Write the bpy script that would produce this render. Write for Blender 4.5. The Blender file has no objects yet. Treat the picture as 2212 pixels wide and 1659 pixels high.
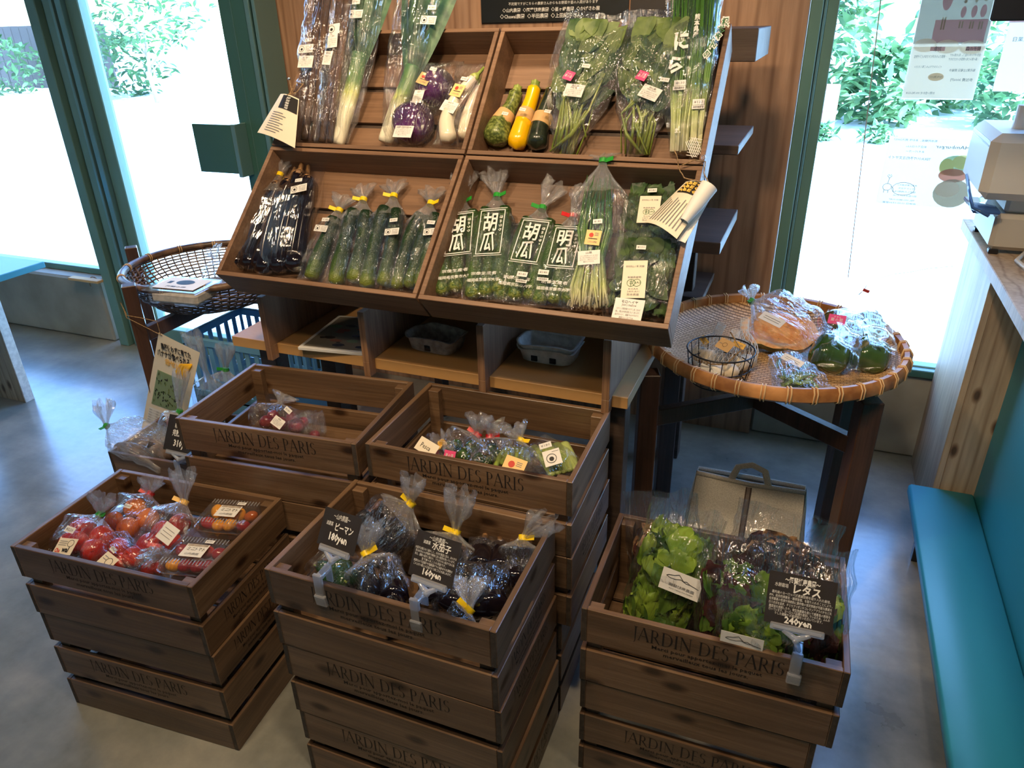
import bpy, math, random
from mathutils import Vector, Matrix, noise, Quaternion
rnd = random.Random(7)
SC = bpy.context.scene
COL = SC.collection
PI = math.pi

# ------------------------------------------------------------------ camera
W_PX, H_PX, F_PX = 2212.0, 1659.0, 1581.14
CAM_H = 1.6
R = ((0.92899858, -0.14757082, 0.3393884), (0.36949366, 0.42159437, -0.82808974), (-0.02088236, 0.89469606, 0.44618706))
RM = Matrix(R)
CAM = Vector((0, 0, CAM_H))
cd = bpy.data.cameras.new('camera'); cd.sensor_width = 36.0; cd.lens = F_PX / W_PX * 36.0
cd.clip_start = 0.05; cd.clip_end = 300
camo = bpy.data.objects.new('camera', cd); COL.objects.link(camo)
camo.matrix_world = Matrix.Translation(CAM) @ RM.to_4x4()
SC.camera = camo

# ------------------------------------------------------------------ world, sun, exposure
SC.view_settings.view_transform = 'Standard'
SC.view_settings.look = 'None'
SC.view_settings.exposure = 0.0
SC.view_settings.gamma = 1.0
SC.view_settings.use_curve_mapping = False
SC.cycles.max_bounces = 8
SC.cycles.transparent_max_bounces = 24
SC.cycles.glossy_bounces = 3
SC.cycles.caustics_reflective = False
SC.cycles.caustics_refractive = False
SC.cycles.sample_clamp_indirect = 4.0
SC.cycles.sample_clamp_direct = 0.0
wd = bpy.data.worlds.new('world'); SC.world = wd; wd.use_nodes = True
wn = wd.node_tree.nodes; wl = wd.node_tree.links
bg = wn['Background']
sky = wn.new('ShaderNodeTexSky'); sky.sky_type = 'NISHITA'; sky.sun_disc = False
sky.sun_elevation = math.radians(58); sky.sun_rotation = math.radians(100); sky.air_density = 1.3
tn = wn.new('ShaderNodeMix'); tn.data_type = 'RGBA'; tn.blend_type = 'MULTIPLY'; tn.inputs['Factor'].default_value = 1.0; tn.inputs[7].default_value = (.58, .84, 1.2, 1)
wl.new(sky.outputs[0], tn.inputs[6]); wl.new(tn.outputs[2], bg.inputs[0]); bg.inputs[1].default_value = 1.9

def light(name, kind, loc, energy, color, size=0.1, target=None, spot=None, blend=.6):
    l = bpy.data.lights.new(name, kind); l.energy = energy; l.color = color
    if kind in ('SPOT', 'POINT'): l.shadow_soft_size = size
    if kind == 'AREA': l.size = size
    if spot: l.spot_size = math.radians(spot); l.spot_blend = blend
    o = bpy.data.objects.new(name, l); COL.objects.link(o); o.location = loc
    if target is not None:
        d = (Vector(target) - Vector(loc)); o.rotation_euler = d.to_track_quat('-Z', 'Y').to_euler()
    return o
sun = light('sun', 'SUN', (0, 6, 9), 32.0, (.40, .74, 1.0)); sun.data.angle = .01
sun.rotation_euler = Vector((-.55, .12, -.95)).to_track_quat('-Z', 'Y').to_euler()
WARM = (1.0, .73, .46)
LAMPS = [((-1.15, .55, 2.62), (-1.1, 1.5, 1.0), 85), ((-.35, .60, 2.62), (-.5, 1.7, 1.0), 85), ((-2.2, 1.3, 2.62), (-2.6, 2.5, .4), 60), ((-.75, 1.65, 2.62), (-1.2, 2.75, 1.6), 95), ((-.55, .05, 2.62), (-.7, .95, .5), 30), ((.25, .9, 2.62), (-.02, 2.05, .75), 34)]  # the last spot is an added light to brighten the flat basket
for i, (a, b, e) in enumerate(LAMPS):
    light('spot_lamp', 'SPOT', a, e, WARM, .08, b, 95, .8)
# daylight through the big panes: portals only guide the sky light
for (x0, x1) in ((-5.2, -2.4), (-.06, 2.2)):
    p = light('daylight_portal', 'AREA', ((x0 + x1) / 2, 3.0, 1.4), 1, (1, 1, 1), 1)
    p.data.shape = 'RECTANGLE'; p.data.size = x1 - x0; p.data.size_y = 2.1
    p.rotation_euler = (math.radians(-90), 0, 0); p.data.cycles.is_portal = True

# ------------------------------------------------------------------ pixel -> place
def ray(px, py):
    d = Vector((px - W_PX / 2, -(py - H_PX / 2), -F_PX)); d.normalize()
    return RM @ d
AX = -(RM.col[2].to_3d()) if hasattr(RM.col[2], 'to_3d') else -Vector(RM.col[2])
def depth(P): return (Vector(P) - CAM).dot(AX)
def m(px, P): return px * depth(P) / F_PX
TL = dict(o=Vector((0, 1.468, 1.0)), v=Vector((0, .312, .288)).normalized())
TU = dict(o=Vector((0, 1.780, 1.288)), v=Vector((0, .265, .292)).normalized())
for t_ in (TL, TU): t_['n'] = Vector((0, -t_['v'].z, t_['v'].y))
def clampto(mb, k, wf=None, th=.48, t1=.93):
    for i, v in enumerate(mb.v):
        d = v - k.A; t = max(.01, min(t1, d.dot(k.ax) / k.L)); w_ = k.w * .48 * (wf(t) if wf else 1) ; q = d.dot(k.side); h = d.dot(k.up)
        hm = k.th * th * (1 if t < .6 else 1 - (t - .6) * .9)
        q = w_ * math.tanh(q / w_ * 1.1) if abs(q) > w_ * .6 else q; h = hm * math.tanh(h / hm) if abs(h) > hm * .6 else h
        mb.v[i] = k.A + k.ax * (t * k.L) + k.side * q + k.up * h
def at(px, py, pl):
    r = ray(px, py); k, h = pl
    if k == 'z': return CAM + r * ((h - CAM.z) / r.z)
    if k == 'y': return CAM + r * (h / r.y)
    if k == 'x': return CAM + r * (h / r.x)
    T = TL if k == 'L' else TU
    o = T['o'] + T['n'] * h
    return CAM + r * ((o - CAM).dot(T['n']) / r.dot(T['n']))

# ------------------------------------------------------------------ materials
MATS = {}
def nm(name):
    mt = bpy.data.materials.new(name); mt.use_nodes = True; MATS[name] = mt
    nt = mt.node_tree; return mt, nt, nt.nodes['Principled BSDF'], nt.nodes.new, nt.links.new
def ramp(new, stops):
    r = new('ShaderNodeValToRGB'); e = r.color_ramp.elements
    while len(e) < len(stops): e.new(0.5)
    for el, (p, c) in zip(e, stops): el.position = p; el.color = (*c, 1)
    return r
def srgb(r, g, b):
    f = lambda c: (c / 255 / 12.92) if c / 255 <= .04045 else ((c / 255 + .055) / 1.055) ** 2.4
    return (f(r), f(g), f(b))
def flat(name, col, rough=.5, metal=0, spec=.5, bump=0, bscale=60, coat=0, sub=0, trans=0):
    mt, nt, b, new, link = nm(name)
    b.inputs['Base Color'].default_value = (*col, 1); b.inputs['Roughness'].default_value = rough
    b.inputs['Metallic'].default_value = metal; b.inputs['Specular IOR Level'].default_value = spec
    b.inputs['Coat Weight'].default_value = coat
    if bump:
        n = new('ShaderNodeTexNoise'); n.inputs['Scale'].default_value = bscale; n.inputs['Detail'].default_value = 4
        tc = new('ShaderNodeTexCoord'); link(tc.outputs['Object'], n.inputs['Vector'])
        bp = new('ShaderNodeBump'); bp.inputs['Strength'].default_value = bump; bp.inputs['Distance'].default_value = .01
        link(n.outputs['Fac'], bp.inputs['Height']); link(bp.outputs[0], b.inputs['Normal'])
    return mt
def wood(name, c0, c1, c2, rough=.55, sx=1.0, scale=26, knots=True, axis='X', bump=.15, vary=.12, ring=0):
    mt, nt, b, new, link = nm(name)
    tc = new('ShaderNodeTexCoord'); oi = new('ShaderNodeObjectInfo')
    add = new('ShaderNodeVectorMath'); add.operation = 'ADD'
    mul = new('ShaderNodeVectorMath'); mul.operation = 'SCALE'; mul.inputs['Scale'].default_value = 37.0
    comb = new('ShaderNodeCombineXYZ')
    for i in range(3): link(oi.outputs['Random'], comb.inputs[i])
    link(comb.outputs[0], mul.inputs[0]); link(tc.outputs['Object'], add.inputs[0]); link(mul.outputs[0], add.inputs[1])
    mp = new('ShaderNodeMapping'); s = [scale] * 3; s['XYZ'.index(axis)] = sx * 1.6; mp.inputs['Scale'].default_value = s
    link(add.outputs[0], mp.inputs['Vector'])
    n1 = new('ShaderNodeTexNoise'); n1.inputs['Scale'].default_value = 1.0; n1.inputs['Detail'].default_value = 7; n1.inputs['Distortion'].default_value = .6
    n1.inputs['Roughness'].default_value = .62
    link(mp.outputs[0], n1.inputs['Vector'])
    r1 = ramp(new, [(.28, c0), (.5, c1), (.72, c2)]); link(n1.outputs['Fac'], r1.inputs[0])
    # fine fibres
    mp2 = new('ShaderNodeMapping'); s2 = [scale * 9] * 3; s2['XYZ'.index(axis)] = 4; mp2.inputs['Scale'].default_value = s2
    link(add.outputs[0], mp2.inputs['Vector'])
    n2 = new('ShaderNodeTexNoise'); n2.inputs['Scale'].default_value = 1; n2.inputs['Detail'].default_value = 3; link(mp2.outputs[0], n2.inputs['Vector'])
    mx = new('ShaderNodeMix'); mx.data_type = 'RGBA'; mx.blend_type = 'MULTIPLY'; mx.inputs['Factor'].default_value = .55
    r2 = ramp(new, [(.3, (.55, .5, .47)), (.62, (1, 1, 1))]); link(n2.outputs['Fac'], r2.inputs[0])
    link(r1.outputs[0], mx.inputs[6]); link(r2.outputs[0], mx.inputs[7]); cur = mx.outputs[2]
    if knots:
        mp3 = new('ShaderNodeMapping'); s3 = [9.0] * 3; s3['XYZ'.index(axis)] = 4.2; mp3.inputs['Scale'].default_value = s3
        link(add.outputs[0], mp3.inputs['Vector'])
        v = new('ShaderNodeTexVoronoi'); v.voronoi_dimensions = '2D'; v.inputs['Scale'].default_value = 1; sp_ = new('ShaderNodeSeparateXYZ'); cx_ = new('ShaderNodeCombineXYZ'); link(mp3.outputs[0], sp_.inputs[0]); link(sp_.outputs[0], cx_.inputs[0]); link(sp_.outputs[2], cx_.inputs[1]); link(cx_.outputs[0], v.inputs['Vector'])
        r3 = ramp(new, [(.05, (.12, .08, .06)), (.085, (.45, .36, .3)), (.14, (1, 1, 1))]); link(v.outputs['Distance'], r3.inputs[0])
        m3 = new('ShaderNodeMix'); m3.data_type = 'RGBA'; m3.blend_type = 'MULTIPLY'; m3.inputs['Factor'].default_value = .9
        link(cur, m3.inputs[6]); link(r3.outputs[0], m3.inputs[7]); cur = m3.outputs[2]
    if ring:
        w = new('ShaderNodeTexWave'); w.wave_type = 'BANDS'; w.bands_direction = 'X' if axis != 'X' else 'Z'
        mpw = new('ShaderNodeMapping'); sw = [ring] * 3; sw['XYZ'.index(axis)] = ring * .10; mpw.inputs['Scale'].default_value = sw
        link(add.outputs[0], mpw.inputs['Vector']); link(mpw.outputs[0], w.inputs['Vector'])
        w.inputs['Scale'].default_value = 1; w.inputs['Distortion'].default_value = 5.5; w.inputs['Detail'].default_value = 2.2; w.inputs['Detail Scale'].default_value = .8
        r4 = ramp(new, [(.0, (.50, .42, .38)), (.13, (.9, .88, .86)), (.4, (1, 1, 1))]); link(w.outputs['Fac'], r4.inputs[0])
        m4 = new('ShaderNodeMix'); m4.data_type = 'RGBA'; m4.blend_type = 'MULTIPLY'; m4.inputs['Factor'].default_value = .55
        link(cur, m4.inputs[6]); link(r4.outputs[0], m4.inputs[7]); cur = m4.outputs[2]
    hs = new('ShaderNodeHueSaturation'); mr = new('ShaderNodeMapRange'); mr.inputs[3].default_value = 1 - vary; mr.inputs[4].default_value = 1 + vary
    link(oi.outputs['Random'], mr.inputs[0]); link(mr.outputs[0], hs.inputs['Value']); link(cur, hs.inputs['Color'])
    link(hs.outputs[0], b.inputs['Base Color']); b.inputs['Roughness'].default_value = rough
    if bump:
        bp = new('ShaderNodeBump'); bp.inputs['Strength'].default_value = bump; bp.inputs['Distance'].default_value = .004
        link(n2.outputs['Fac'], bp.inputs['Height']); link(bp.outputs[0], b.inputs['Normal'])
    return mt
def along(name, stops, rough=.4, nscale=(60, 60, 60), namt=.12, bump=0, bscale=80, coat=0, spec=.5):
    """colour runs along the thing by its 't' attribute, broken by noise"""
    mt, nt, b, new, link = nm(name)
    a = new('ShaderNodeAttribute'); a.attribute_name = 't'
    tc = new('ShaderNodeTexCoord'); n = new('ShaderNodeTexNoise'); n.inputs['Scale'].default_value = nscale[0]; n.inputs['Detail'].default_value = 3
    link(tc.outputs['Object'], n.inputs['Vector'])
    mth = new('ShaderNodeMath'); mth.operation = 'MULTIPLY_ADD'; link(n.outputs['Fac'], mth.inputs[0]); mth.inputs[1].default_value = namt
    sb = new('ShaderNodeMath'); sb.operation = 'SUBTRACT'; link(a.outputs['Fac'], sb.inputs[0]); sb.inputs[1].default_value = namt * .5
    link(sb.outputs[0], mth.inputs[2])
    r = ramp(new, stops); link(mth.outputs[0], r.inputs[0]); link(r.outputs[0], b.inputs['Base Color'])
    b.inputs['Roughness'].default_value = rough; b.inputs['Coat Weight'].default_value = coat; b.inputs['Specular IOR Level'].default_value = spec
    if bump:
        n2 = new('ShaderNodeTexNoise'); n2.inputs['Scale'].default_value = bscale; link(tc.outputs['Object'], n2.inputs['Vector'])
        bp = new('ShaderNodeBump'); bp.inputs['Strength'].default_value = bump; bp.inputs['Distance'].default_value = .004
        link(n2.outputs['Fac'], bp.inputs['Height']); link(bp.outputs[0], b.inputs['Normal'])
    return mt
def mottled(name, c0, c1, scale=30, rough=.5, bump=0, lo=.4, hi=.6, coat=0, detail=4, dist=0):
    mt, nt, b, new, link = nm(name)
    tc = new('ShaderNodeTexCoord'); n = new('ShaderNodeTexNoise'); n.inputs['Scale'].default_value = scale; n.inputs['Detail'].default_value = detail
    n.inputs['Distortion'].default_value = dist
    link(tc.outputs['Object'], n.inputs['Vector']); r = ramp(new, [(lo, c0), (hi, c1)]); link(n.outputs['Fac'], r.inputs[0])
    link(r.outputs[0], b.inputs['Base Color']); b.inputs['Roughness'].default_value = rough; b.inputs['Coat Weight'].default_value = coat
    if bump:
        bp = new('ShaderNodeBump'); bp.inputs['Strength'].default_value = bump; bp.inputs['Distance'].default_value = .006
        link(n.outputs['Fac'], bp.inputs['Height']); link(bp.outputs[0], b.inputs['Normal'])
    return mt
def clear(name, gl=.10, rough=.06, tint=(1, 1, 1), bump=.6, bscale=38, haze=0.0, fres=1.45, fscale=1.0):
    """thin clear plastic or glass: mostly see-through, shiny by angle"""
    mt = bpy.data.materials.new(name); mt.use_nodes = True; MATS[name] = mt
    nt = mt.node_tree; nt.nodes.clear(); new = nt.nodes.new; link = nt.links.new
    out = new('ShaderNodeOutputMaterial'); tr = new('ShaderNodeBsdfTransparent'); tr.inputs[0].default_value = (*tint, 1)
    g = new('ShaderNodeBsdfGlossy'); g.inputs['Roughness'].default_value = rough; g.inputs['Color'].default_value = (1, 1, 1, 1)
    fr = new('ShaderNodeFresnel'); fr.inputs['IOR'].default_value = fres
    ma = new('ShaderNodeMath'); ma.operation = 'MULTIPLY_ADD'; ma.inputs[1].default_value = fscale; ma.inputs[2].default_value = gl; ma.use_clamp = True
    link(fr.outputs[0], ma.inputs[0]); mn = new('ShaderNodeMath'); mn.operation = 'MINIMUM'; mn.inputs[1].default_value = .36; link(ma.outputs[0], mn.inputs[0]); ma = mn
    mx = new('ShaderNodeMixShader'); link(ma.outputs[0], mx.inputs[0]); link(tr.outputs[0], mx.inputs[1]); link(g.outputs[0], mx.inputs[2])
    cur = mx.outputs[0]
    if haze:
        df = new('ShaderNodeBsdfTranslucent'); df.inputs[0].default_value = (.9, .92, .95, 1)
        d2 = new('ShaderNodeBsdfDiffuse'); d2.inputs[0].default_value = (.9, .92, .95, 1); a2 = new('ShaderNodeMixShader'); a2.inputs[0].default_value = .5
        link(df.outputs[0], a2.inputs[1]); link(d2.outputs[0], a2.inputs[2])
        m2 = new('ShaderNodeMixShader'); m2.inputs[0].default_value = haze; link(cur, m2.inputs[1]); link(a2.outputs[0], m2.inputs[2]); cur = m2.outputs[0]
    if bump:
        tc = new('ShaderNodeTexCoord')
        n = new('ShaderNodeTexNoise'); n.inputs['Scale'].default_value = bscale * .6; n.inputs['Detail'].default_value = 3; n.inputs['Distortion'].default_value = 1.5
        link(tc.outputs['Object'], n.inputs['Vector'])
        at_ = new('ShaderNodeAttribute'); at_.attribute_name = 't'; as_ = new('ShaderNodeAttribute'); as_.attribute_name = 's'
        cb = new('ShaderNodeCombineXYZ'); m1 = new('ShaderNodeMath'); m1.operation = 'MULTIPLY'; m1.inputs[1].default_value = 15; m2_ = new('ShaderNodeMath'); m2_.operation = 'MULTIPLY'; m2_.inputs[1].default_value = 3.2
        link(as_.outputs['Fac'], m1.inputs[0]); link(at_.outputs['Fac'], m2_.inputs[0]); link(m1.outputs[0], cb.inputs[0]); link(m2_.outputs[0], cb.inputs[1])
        oi = new('ShaderNodeObjectInfo'); m3_ = new('ShaderNodeMath'); m3_.operation = 'MULTIPLY'; m3_.inputs[1].default_value = 40; link(oi.outputs['Random'], m3_.inputs[0]); link(m3_.outputs[0], cb.inputs[2])
        v = new('ShaderNodeTexNoise'); v.inputs['Scale'].default_value = 1.0; v.inputs['Detail'].default_value = 3; v.inputs['Distortion'].default_value = 1.2; link(cb.outputs[0], v.inputs['Vector'])
        mz = new('ShaderNodeMath'); mz.operation = 'MULTIPLY'; mz.inputs[1].default_value = 1.6; link(v.outputs['Fac'], mz.inputs[0])
        ad = new('ShaderNodeMath'); ad.operation = 'ADD'; link(mz.outputs[0], ad.inputs[0]); link(n.outputs['Fac'], ad.inputs[1])
        bp = new('ShaderNodeBump'); bp.inputs['Strength'].default_value = bump; bp.inputs['Distance'].default_value = .012
        link(ad.outputs[0], bp.inputs['Height']); link(bp.outputs[0], g.inputs['Normal']); link(bp.outputs[0], fr.inputs['Normal'])
    link(cur, out.inputs[0]); return mt
def paper(name, col, tl=.5):
    mt = bpy.data.materials.new(name); mt.use_nodes = True; MATS[name] = mt
    nt = mt.node_tree; nt.nodes.clear(); new = nt.nodes.new; link = nt.links.new
    out = new('ShaderNodeOutputMaterial'); a = new('ShaderNodeBsdfDiffuse'); t = new('ShaderNodeBsdfTranslucent')
    a.inputs[0].default_value = (*col, 1); t.inputs[0].default_value = (*col, 1); mx = new('ShaderNodeMixShader'); mx.inputs[0].default_value = tl
    link(a.outputs[0], mx.inputs[1]); link(t.outputs[0], mx.inputs[2]); link(mx.outputs[0], out.inputs[0]); return mt
def leafmat(name, c0, c1, tl=.3, scale=22, rough=.5):
    mt, nt, b, new, link = nm(name)
    tc = new('ShaderNodeTexCoord'); n = new('ShaderNodeTexNoise'); n.inputs['Scale'].default_value = scale; n.inputs['Detail'].default_value = 3
    link(tc.outputs['Object'], n.inputs['Vector']); r = ramp(new, [(.35, c0), (.65, c1)]); link(n.outputs['Fac'], r.inputs[0])
    link(r.outputs[0], b.inputs['Base Color']); b.inputs['Roughness'].default_value = rough
    t = new('ShaderNodeBsdfTranslucent'); link(r.outputs[0], t.inputs[0]); mx = new('ShaderNodeMixShader'); mx.inputs[0].default_value = tl
    link(b.outputs[0], mx.inputs[1]); link(t.outputs[0], mx.inputs[2]); link(mx.outputs[0], nt.nodes['Material Output'].inputs[0]); return mt

wood('crate_wood', (.085, .053, .031), (.155, .092, .050), (.24, .152, .088), rough=.36, scale=22)
wood('crate_end_grain', (.03, .024, .018), (.055, .042, .03), (.09, .068, .05), rough=.75, scale=60, knots=False)
wood('tray_wood', (.145, .078, .042), (.21, .118, .066), (.27, .158, .092), rough=.5, scale=18, knots=False)
wood('post_wood', (.05, .026, .016), (.085, .042, .026), (.13, .062, .038), rough=.4, scale=20, knots=False, axis='Z')
wood('dark_board', (.055, .036, .027), (.085, .058, .043), (.12, .082, .062), rough=.5, scale=14, knots=False)
wood('ply_divider', (.22, .11, .055), (.32, .175, .09), (.42, .25, .14), rough=.6, scale=14, knots=False, axis='Z', ring=26)
wood('ply_pale', (.42, .31, .20), (.52, .40, .27), (.60, .48, .34), rough=.55, scale=7, knots=True, axis='Z', vary=.03, ring=8)
wood('panel_wood', (.32, .175, .10), (.44, .26, .155), (.54, .35, .225), rough=.5, scale=5.5, sx=.22, knots=False, axis='Z', vary=.02, ring=5.5)
flat('shelf_board', srgb(196, 150, 92), .5, bump=.05)
flat('ink', (.012, .01, .009), .6)
flat('burnt_ink', (.008, .005, .004), .7)
flat('white_ink', (.80, .80, .76), .6)
flat('red_ink', srgb(205, 60, 40), .6)
flat('pink_ink', srgb(225, 75, 130), .6)
flat('green_ink', srgb(50, 110, 60), .6)
flat('grey_ink', (.22, .22, .22), .6)
flat('card_white', (.78, .77, .73), .55)
flat('card_cream', (.80, .72, .56), .55)
flat('card_orange', srgb(240, 200, 130), .55)
flat('sign_black', (.022, .018, .016), .5)
flat('board_black', (.012, .014, .013), .35)
flat('tie_yellow', srgb(240, 205, 20), .35)
flat('tie_green', srgb(40, 150, 50), .35)
flat('tie_red', srgb(205, 30, 35), .35)
flat('tie_orange', srgb(240, 190, 90), .35)
flat('frame_green', srgb(100, 138, 126), .35, metal=.0, bump=.03, bscale=400)
flat('frame_green_dark', srgb(56, 96, 90), .3)
flat('frame_silver', srgb(120, 160, 160), .28, metal=.6)
flat('steel', (.6, .62, .62), .25, metal=1)
flat('teal_paint', srgb(44, 140, 152), .42, bump=.03, bscale=30)
flat('table_blue', srgb(70, 165, 190), .4)
flat('plastic_blue', srgb(105, 165, 205), .35)
flat('printer_white', srgb(214, 212, 205), .4)
flat('printer_beige', srgb(190, 183, 168), .45)
flat('black_plastic', (.015, .015, .018), .35)
flat('black_wire', (.012, .012, .013), .35)
flat('lens_blue', srgb(60, 95, 150), .1)
mottled('pulp_grey', srgb(150, 138, 124), srgb(182, 170, 155), 60, .85, .1)
mottled('pulp_white', srgb(214, 208, 196), srgb(234, 228, 216), 60, .85, .1)
mottled('twine', srgb(120, 95, 65), srgb(165, 135, 95), 200, .9)
mottled('concrete', srgb(138, 134, 120), srgb(172, 168, 152), 4, .8, .15, .3, .7)
mottled('gravel', (.70, .68, .64), (.86, .85, .82), 3, .9)
mottled('linen', srgb(178, 174, 162), srgb(198, 194, 182), 320, .95, .3)
mottled('straw_rim', srgb(150, 98, 52), srgb(196, 140, 84), 14, .45, .2)
flat('straw_pale', srgb(225, 190, 140), .5)
mottled('willow_rim', srgb(70, 52, 40), srgb(118, 92, 72), 22, .4, .3)
flat('paper_brown', srgb(205, 165, 110), .7)
clear('film', .030, .08, bump=1.0, bscale=22, haze=.006, fscale=1.5)
clear('film_crisp', .022, .08, bump=.75, bscale=16, haze=.006, fscale=1.3)
clear('film_soft', .006, .10, bump=.18, bscale=10, haze=.003, fscale=.8)
clear('film_tail', .10, .12, bump=.8, bscale=60, haze=.10)
clear('film_neck', .07, .12, bump=1.0, bscale=60, haze=.14)
clear('film_top', .05, .07, bump=1.0, bscale=18, haze=.012)
clear('film_cloudy', .03, .14, bump=.6, bscale=30, haze=.12)
clear('hard_clear', .09, .06, bump=.05, bscale=8, haze=.05)
clear('acrylic', .14, .08, tint=(.86, .88, .92), bump=.35, bscale=50, haze=.33)
clear('pane', .0, .0, bump=0, fres=1.35, fscale=.5)
paper('poster_paper', (.84, .78, .68), .62)
paper('poster_pic', (.42, .44, .40), .5)
paper('poster_pink', (.62, .42, .46), .5)
paper('poster_yellow', (.72, .68, .35), .55)
paper('poster_red', (.55, .26, .2), .5)
paper('poster_brown', (.42, .38, .30), .5)
paper('poster_green', (.36, .5, .34), .5)
paper('poster_ink', (.10, .13, .14), .3)
paper('poster_peach', (.74, .62, .46), .5)
along('cucumber_skin', [(0, srgb(112, 124, 52)), (.12, srgb(66, 90, 36)), (.4, srgb(34, 60, 28)), (1, srgb(22, 44, 24))], .32, (30, 40, 40), .35, bump=.6, bscale=260)
along('cucumber_light', [(0, srgb(120, 132, 62)), (.12, srgb(70, 98, 44)), (.5, srgb(48, 78, 36)), (.8, srgb(66, 92, 48)), (1, srgb(30, 56, 28))], .35, (120, 40, 40), .7, bump=.9, bscale=200)
flat('eggplant_skin', (.0065, .0045, .0085), .12, coat=.7, spec=.6)
along('round_eggplant_skin', [(0, srgb(120, 40, 110)), (.25, srgb(82, 28, 88)), (.6, srgb(40, 14, 48)), (1, srgb(22, 10, 26))], .16, (12, 12, 12), .4, coat=.6)
along('pale_eggplant_skin', [(0, srgb(228, 216, 190)), (.6, srgb(226, 216, 196)), (1, srgb(206, 190, 186))], .2, (10, 10, 10), .2, coat=.4)
mottled('calyx_brown', srgb(96, 70, 48), srgb(168, 128, 84), 60, .6)
mottled('calyx_green', srgb(120, 140, 60), srgb(160, 172, 92), 40, .5)
along('leek_skin', [(0, srgb(236, 230, 206)), (.42, srgb(230, 228, 190)), (.55, srgb(190, 200, 110)), (.68, srgb(104, 138, 80)), (1, srgb(70, 108, 78))], .4, (20, 60, 60), .06)
leafmat('leek_leaf', srgb(40, 76, 58), srgb(80, 116, 84), .15, 30)
along('burdock_skin', [(0, srgb(70, 52, 36)), (.5, srgb(92, 66, 44)), (1, srgb(60, 42, 30))], .8, (30, 30, 30), .8, bump=1, bscale=60)
mottled('zucchini_stripe', srgb(70, 84, 36), srgb(128, 140, 72), 130, .35, .1, .42, .6, coat=.2)
flat('zucchini_yellow', srgb(242, 186, 6), .25, coat=.4)
mottled('zucchini_black', (.012, .018, .012), (.028, .038, .022), 60, .25, 0, coat=.3)
leafmat('spinach_leaf', srgb(82, 108, 54), srgb(132, 152, 88), .25, 24)
leafmat('spinach_leaf_dark', srgb(40, 70, 40), srgb(78, 108, 60), .2, 24)
along('spinach_stem', [(0, srgb(130, 150, 56)), (1, srgb(150, 166, 78))], .4, (30, 30, 30), .4)
along('chive_stalk', [(0, srgb(226, 222, 190)), (.18, srgb(190, 202, 130)), (.4, srgb(92, 132, 58)), (1, srgb(56, 100, 46))], .4, (30, 30, 30), .2)
leafmat('mallow_leaf', srgb(28, 52, 26), srgb(72, 98, 48), .15, 30)
mottled('tomato_red', srgb(178, 34, 26), srgb(200, 58, 40), 14, .14, coat=.5)
mottled('tomato_orange', srgb(176, 84, 26), srgb(212, 118, 38), 10, .16, coat=.5)
flat('tomato_yellow', srgb(245, 165, 30), .18, coat=.5)
flat('tomato_dark', srgb(150, 20, 30), .18, coat=.5)
mottled('pepper_green', srgb(34, 66, 16), srgb(62, 96, 28), 9, .14, coat=.6)
mottled('pepper_dark', srgb(22, 52, 22), srgb(40, 78, 30), 9, .14, coat=.6)
mottled('pumpkin_rind', srgb(66, 74, 44), srgb(120, 120, 82), 22, .5)
mottled('pumpkin_flesh', srgb(236, 160, 88), srgb(250, 196, 130), 40, .5, .2)
mottled('garlic_skin', srgb(222, 206, 176), srgb(242, 232, 212), 30, .45)
mottled('peapod', srgb(86, 116, 50), srgb(132, 156, 80), 20, .35)
mottled('pakchoi_stem', srgb(140, 160, 80), srgb(176, 192, 116), 16, .35)
mottled('sweet_potato_grey', srgb(62, 46, 40), srgb(100, 78, 66), 30, .7)
mottled('onion_red', srgb(110, 30, 48), srgb(160, 64, 78), 24, .3)
leafmat('lettuce_green', srgb(98, 138, 34), srgb(166, 196, 72), .35, 16)
leafmat('lettuce_deep', srgb(56, 92, 34), srgb(104, 138, 52), .3, 16)
leafmat('lettuce_red', srgb(40, 20, 22), srgb(84, 46, 40), .25, 26)
leafmat('tree_leaf', srgb(40, 80, 40), srgb(84, 120, 66), .3, 2)
leafmat('hedge_leaf', srgb(44, 92, 52), srgb(130, 165, 110), .3, 2)
flat('fence_dark', srgb(70, 60, 58), .8)
flat('bark', srgb(150, 135, 120), .9)
flat('box_red', srgb(200, 110, 90), .6)
flat('plaster', srgb(190, 182, 168), .85)
flat('ceiling_dark', srgb(92, 86, 80), .85)
# floor: trowelled grey concrete with a worn sheen
mt, nt, b, new, link = nm('floor_concrete')
tc = new('ShaderNodeTexCoord'); n = new('ShaderNodeTexNoise'); n.inputs['Scale'].default_value = 3.2; n.inputs['Detail'].default_value = 8; n.inputs['Roughness'].default_value = .62
link(tc.outputs['Object'], n.inputs['Vector']); r = ramp(new, [(.3, srgb(104, 108, 104)), (.5, srgb(140, 142, 134)), (.7, srgb(172, 170, 158))]); link(n.outputs['Fac'], r.inputs[0])
link(r.outputs[0], b.inputs['Base Color']); b.inputs['Coat Weight'].default_value = 1.0; b.inputs['Coat Roughness'].default_value = .2; rr = new('ShaderNodeMapRange'); rr.inputs[3].default_value = .2; rr.inputs[4].default_value = .42
link(n.outputs['Fac'], rr.inputs[0]); link(rr.outputs[0], b.inputs['Roughness'])
w = new('ShaderNodeTexWave'); w.wave_type = 'RINGS'; w.inputs['Scale'].default_value = 9; w.inputs['Distortion'].default_value = 14; w.inputs['Detail'].default_value = 2; w.inputs['Detail Scale'].default_value = .5
link(tc.outputs['Object'], w.inputs['Vector']); n3 = new('ShaderNodeTexNoise'); n3.inputs['Scale'].default_value = 1.7; link(tc.outputs['Object'], n3.inputs['Vector'])
mm = new('ShaderNodeMath'); mm.operation = 'MULTIPLY'; link(w.outputs['Fac'], mm.inputs[0]); link(n3.outputs['Fac'], mm.inputs[1])
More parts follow.
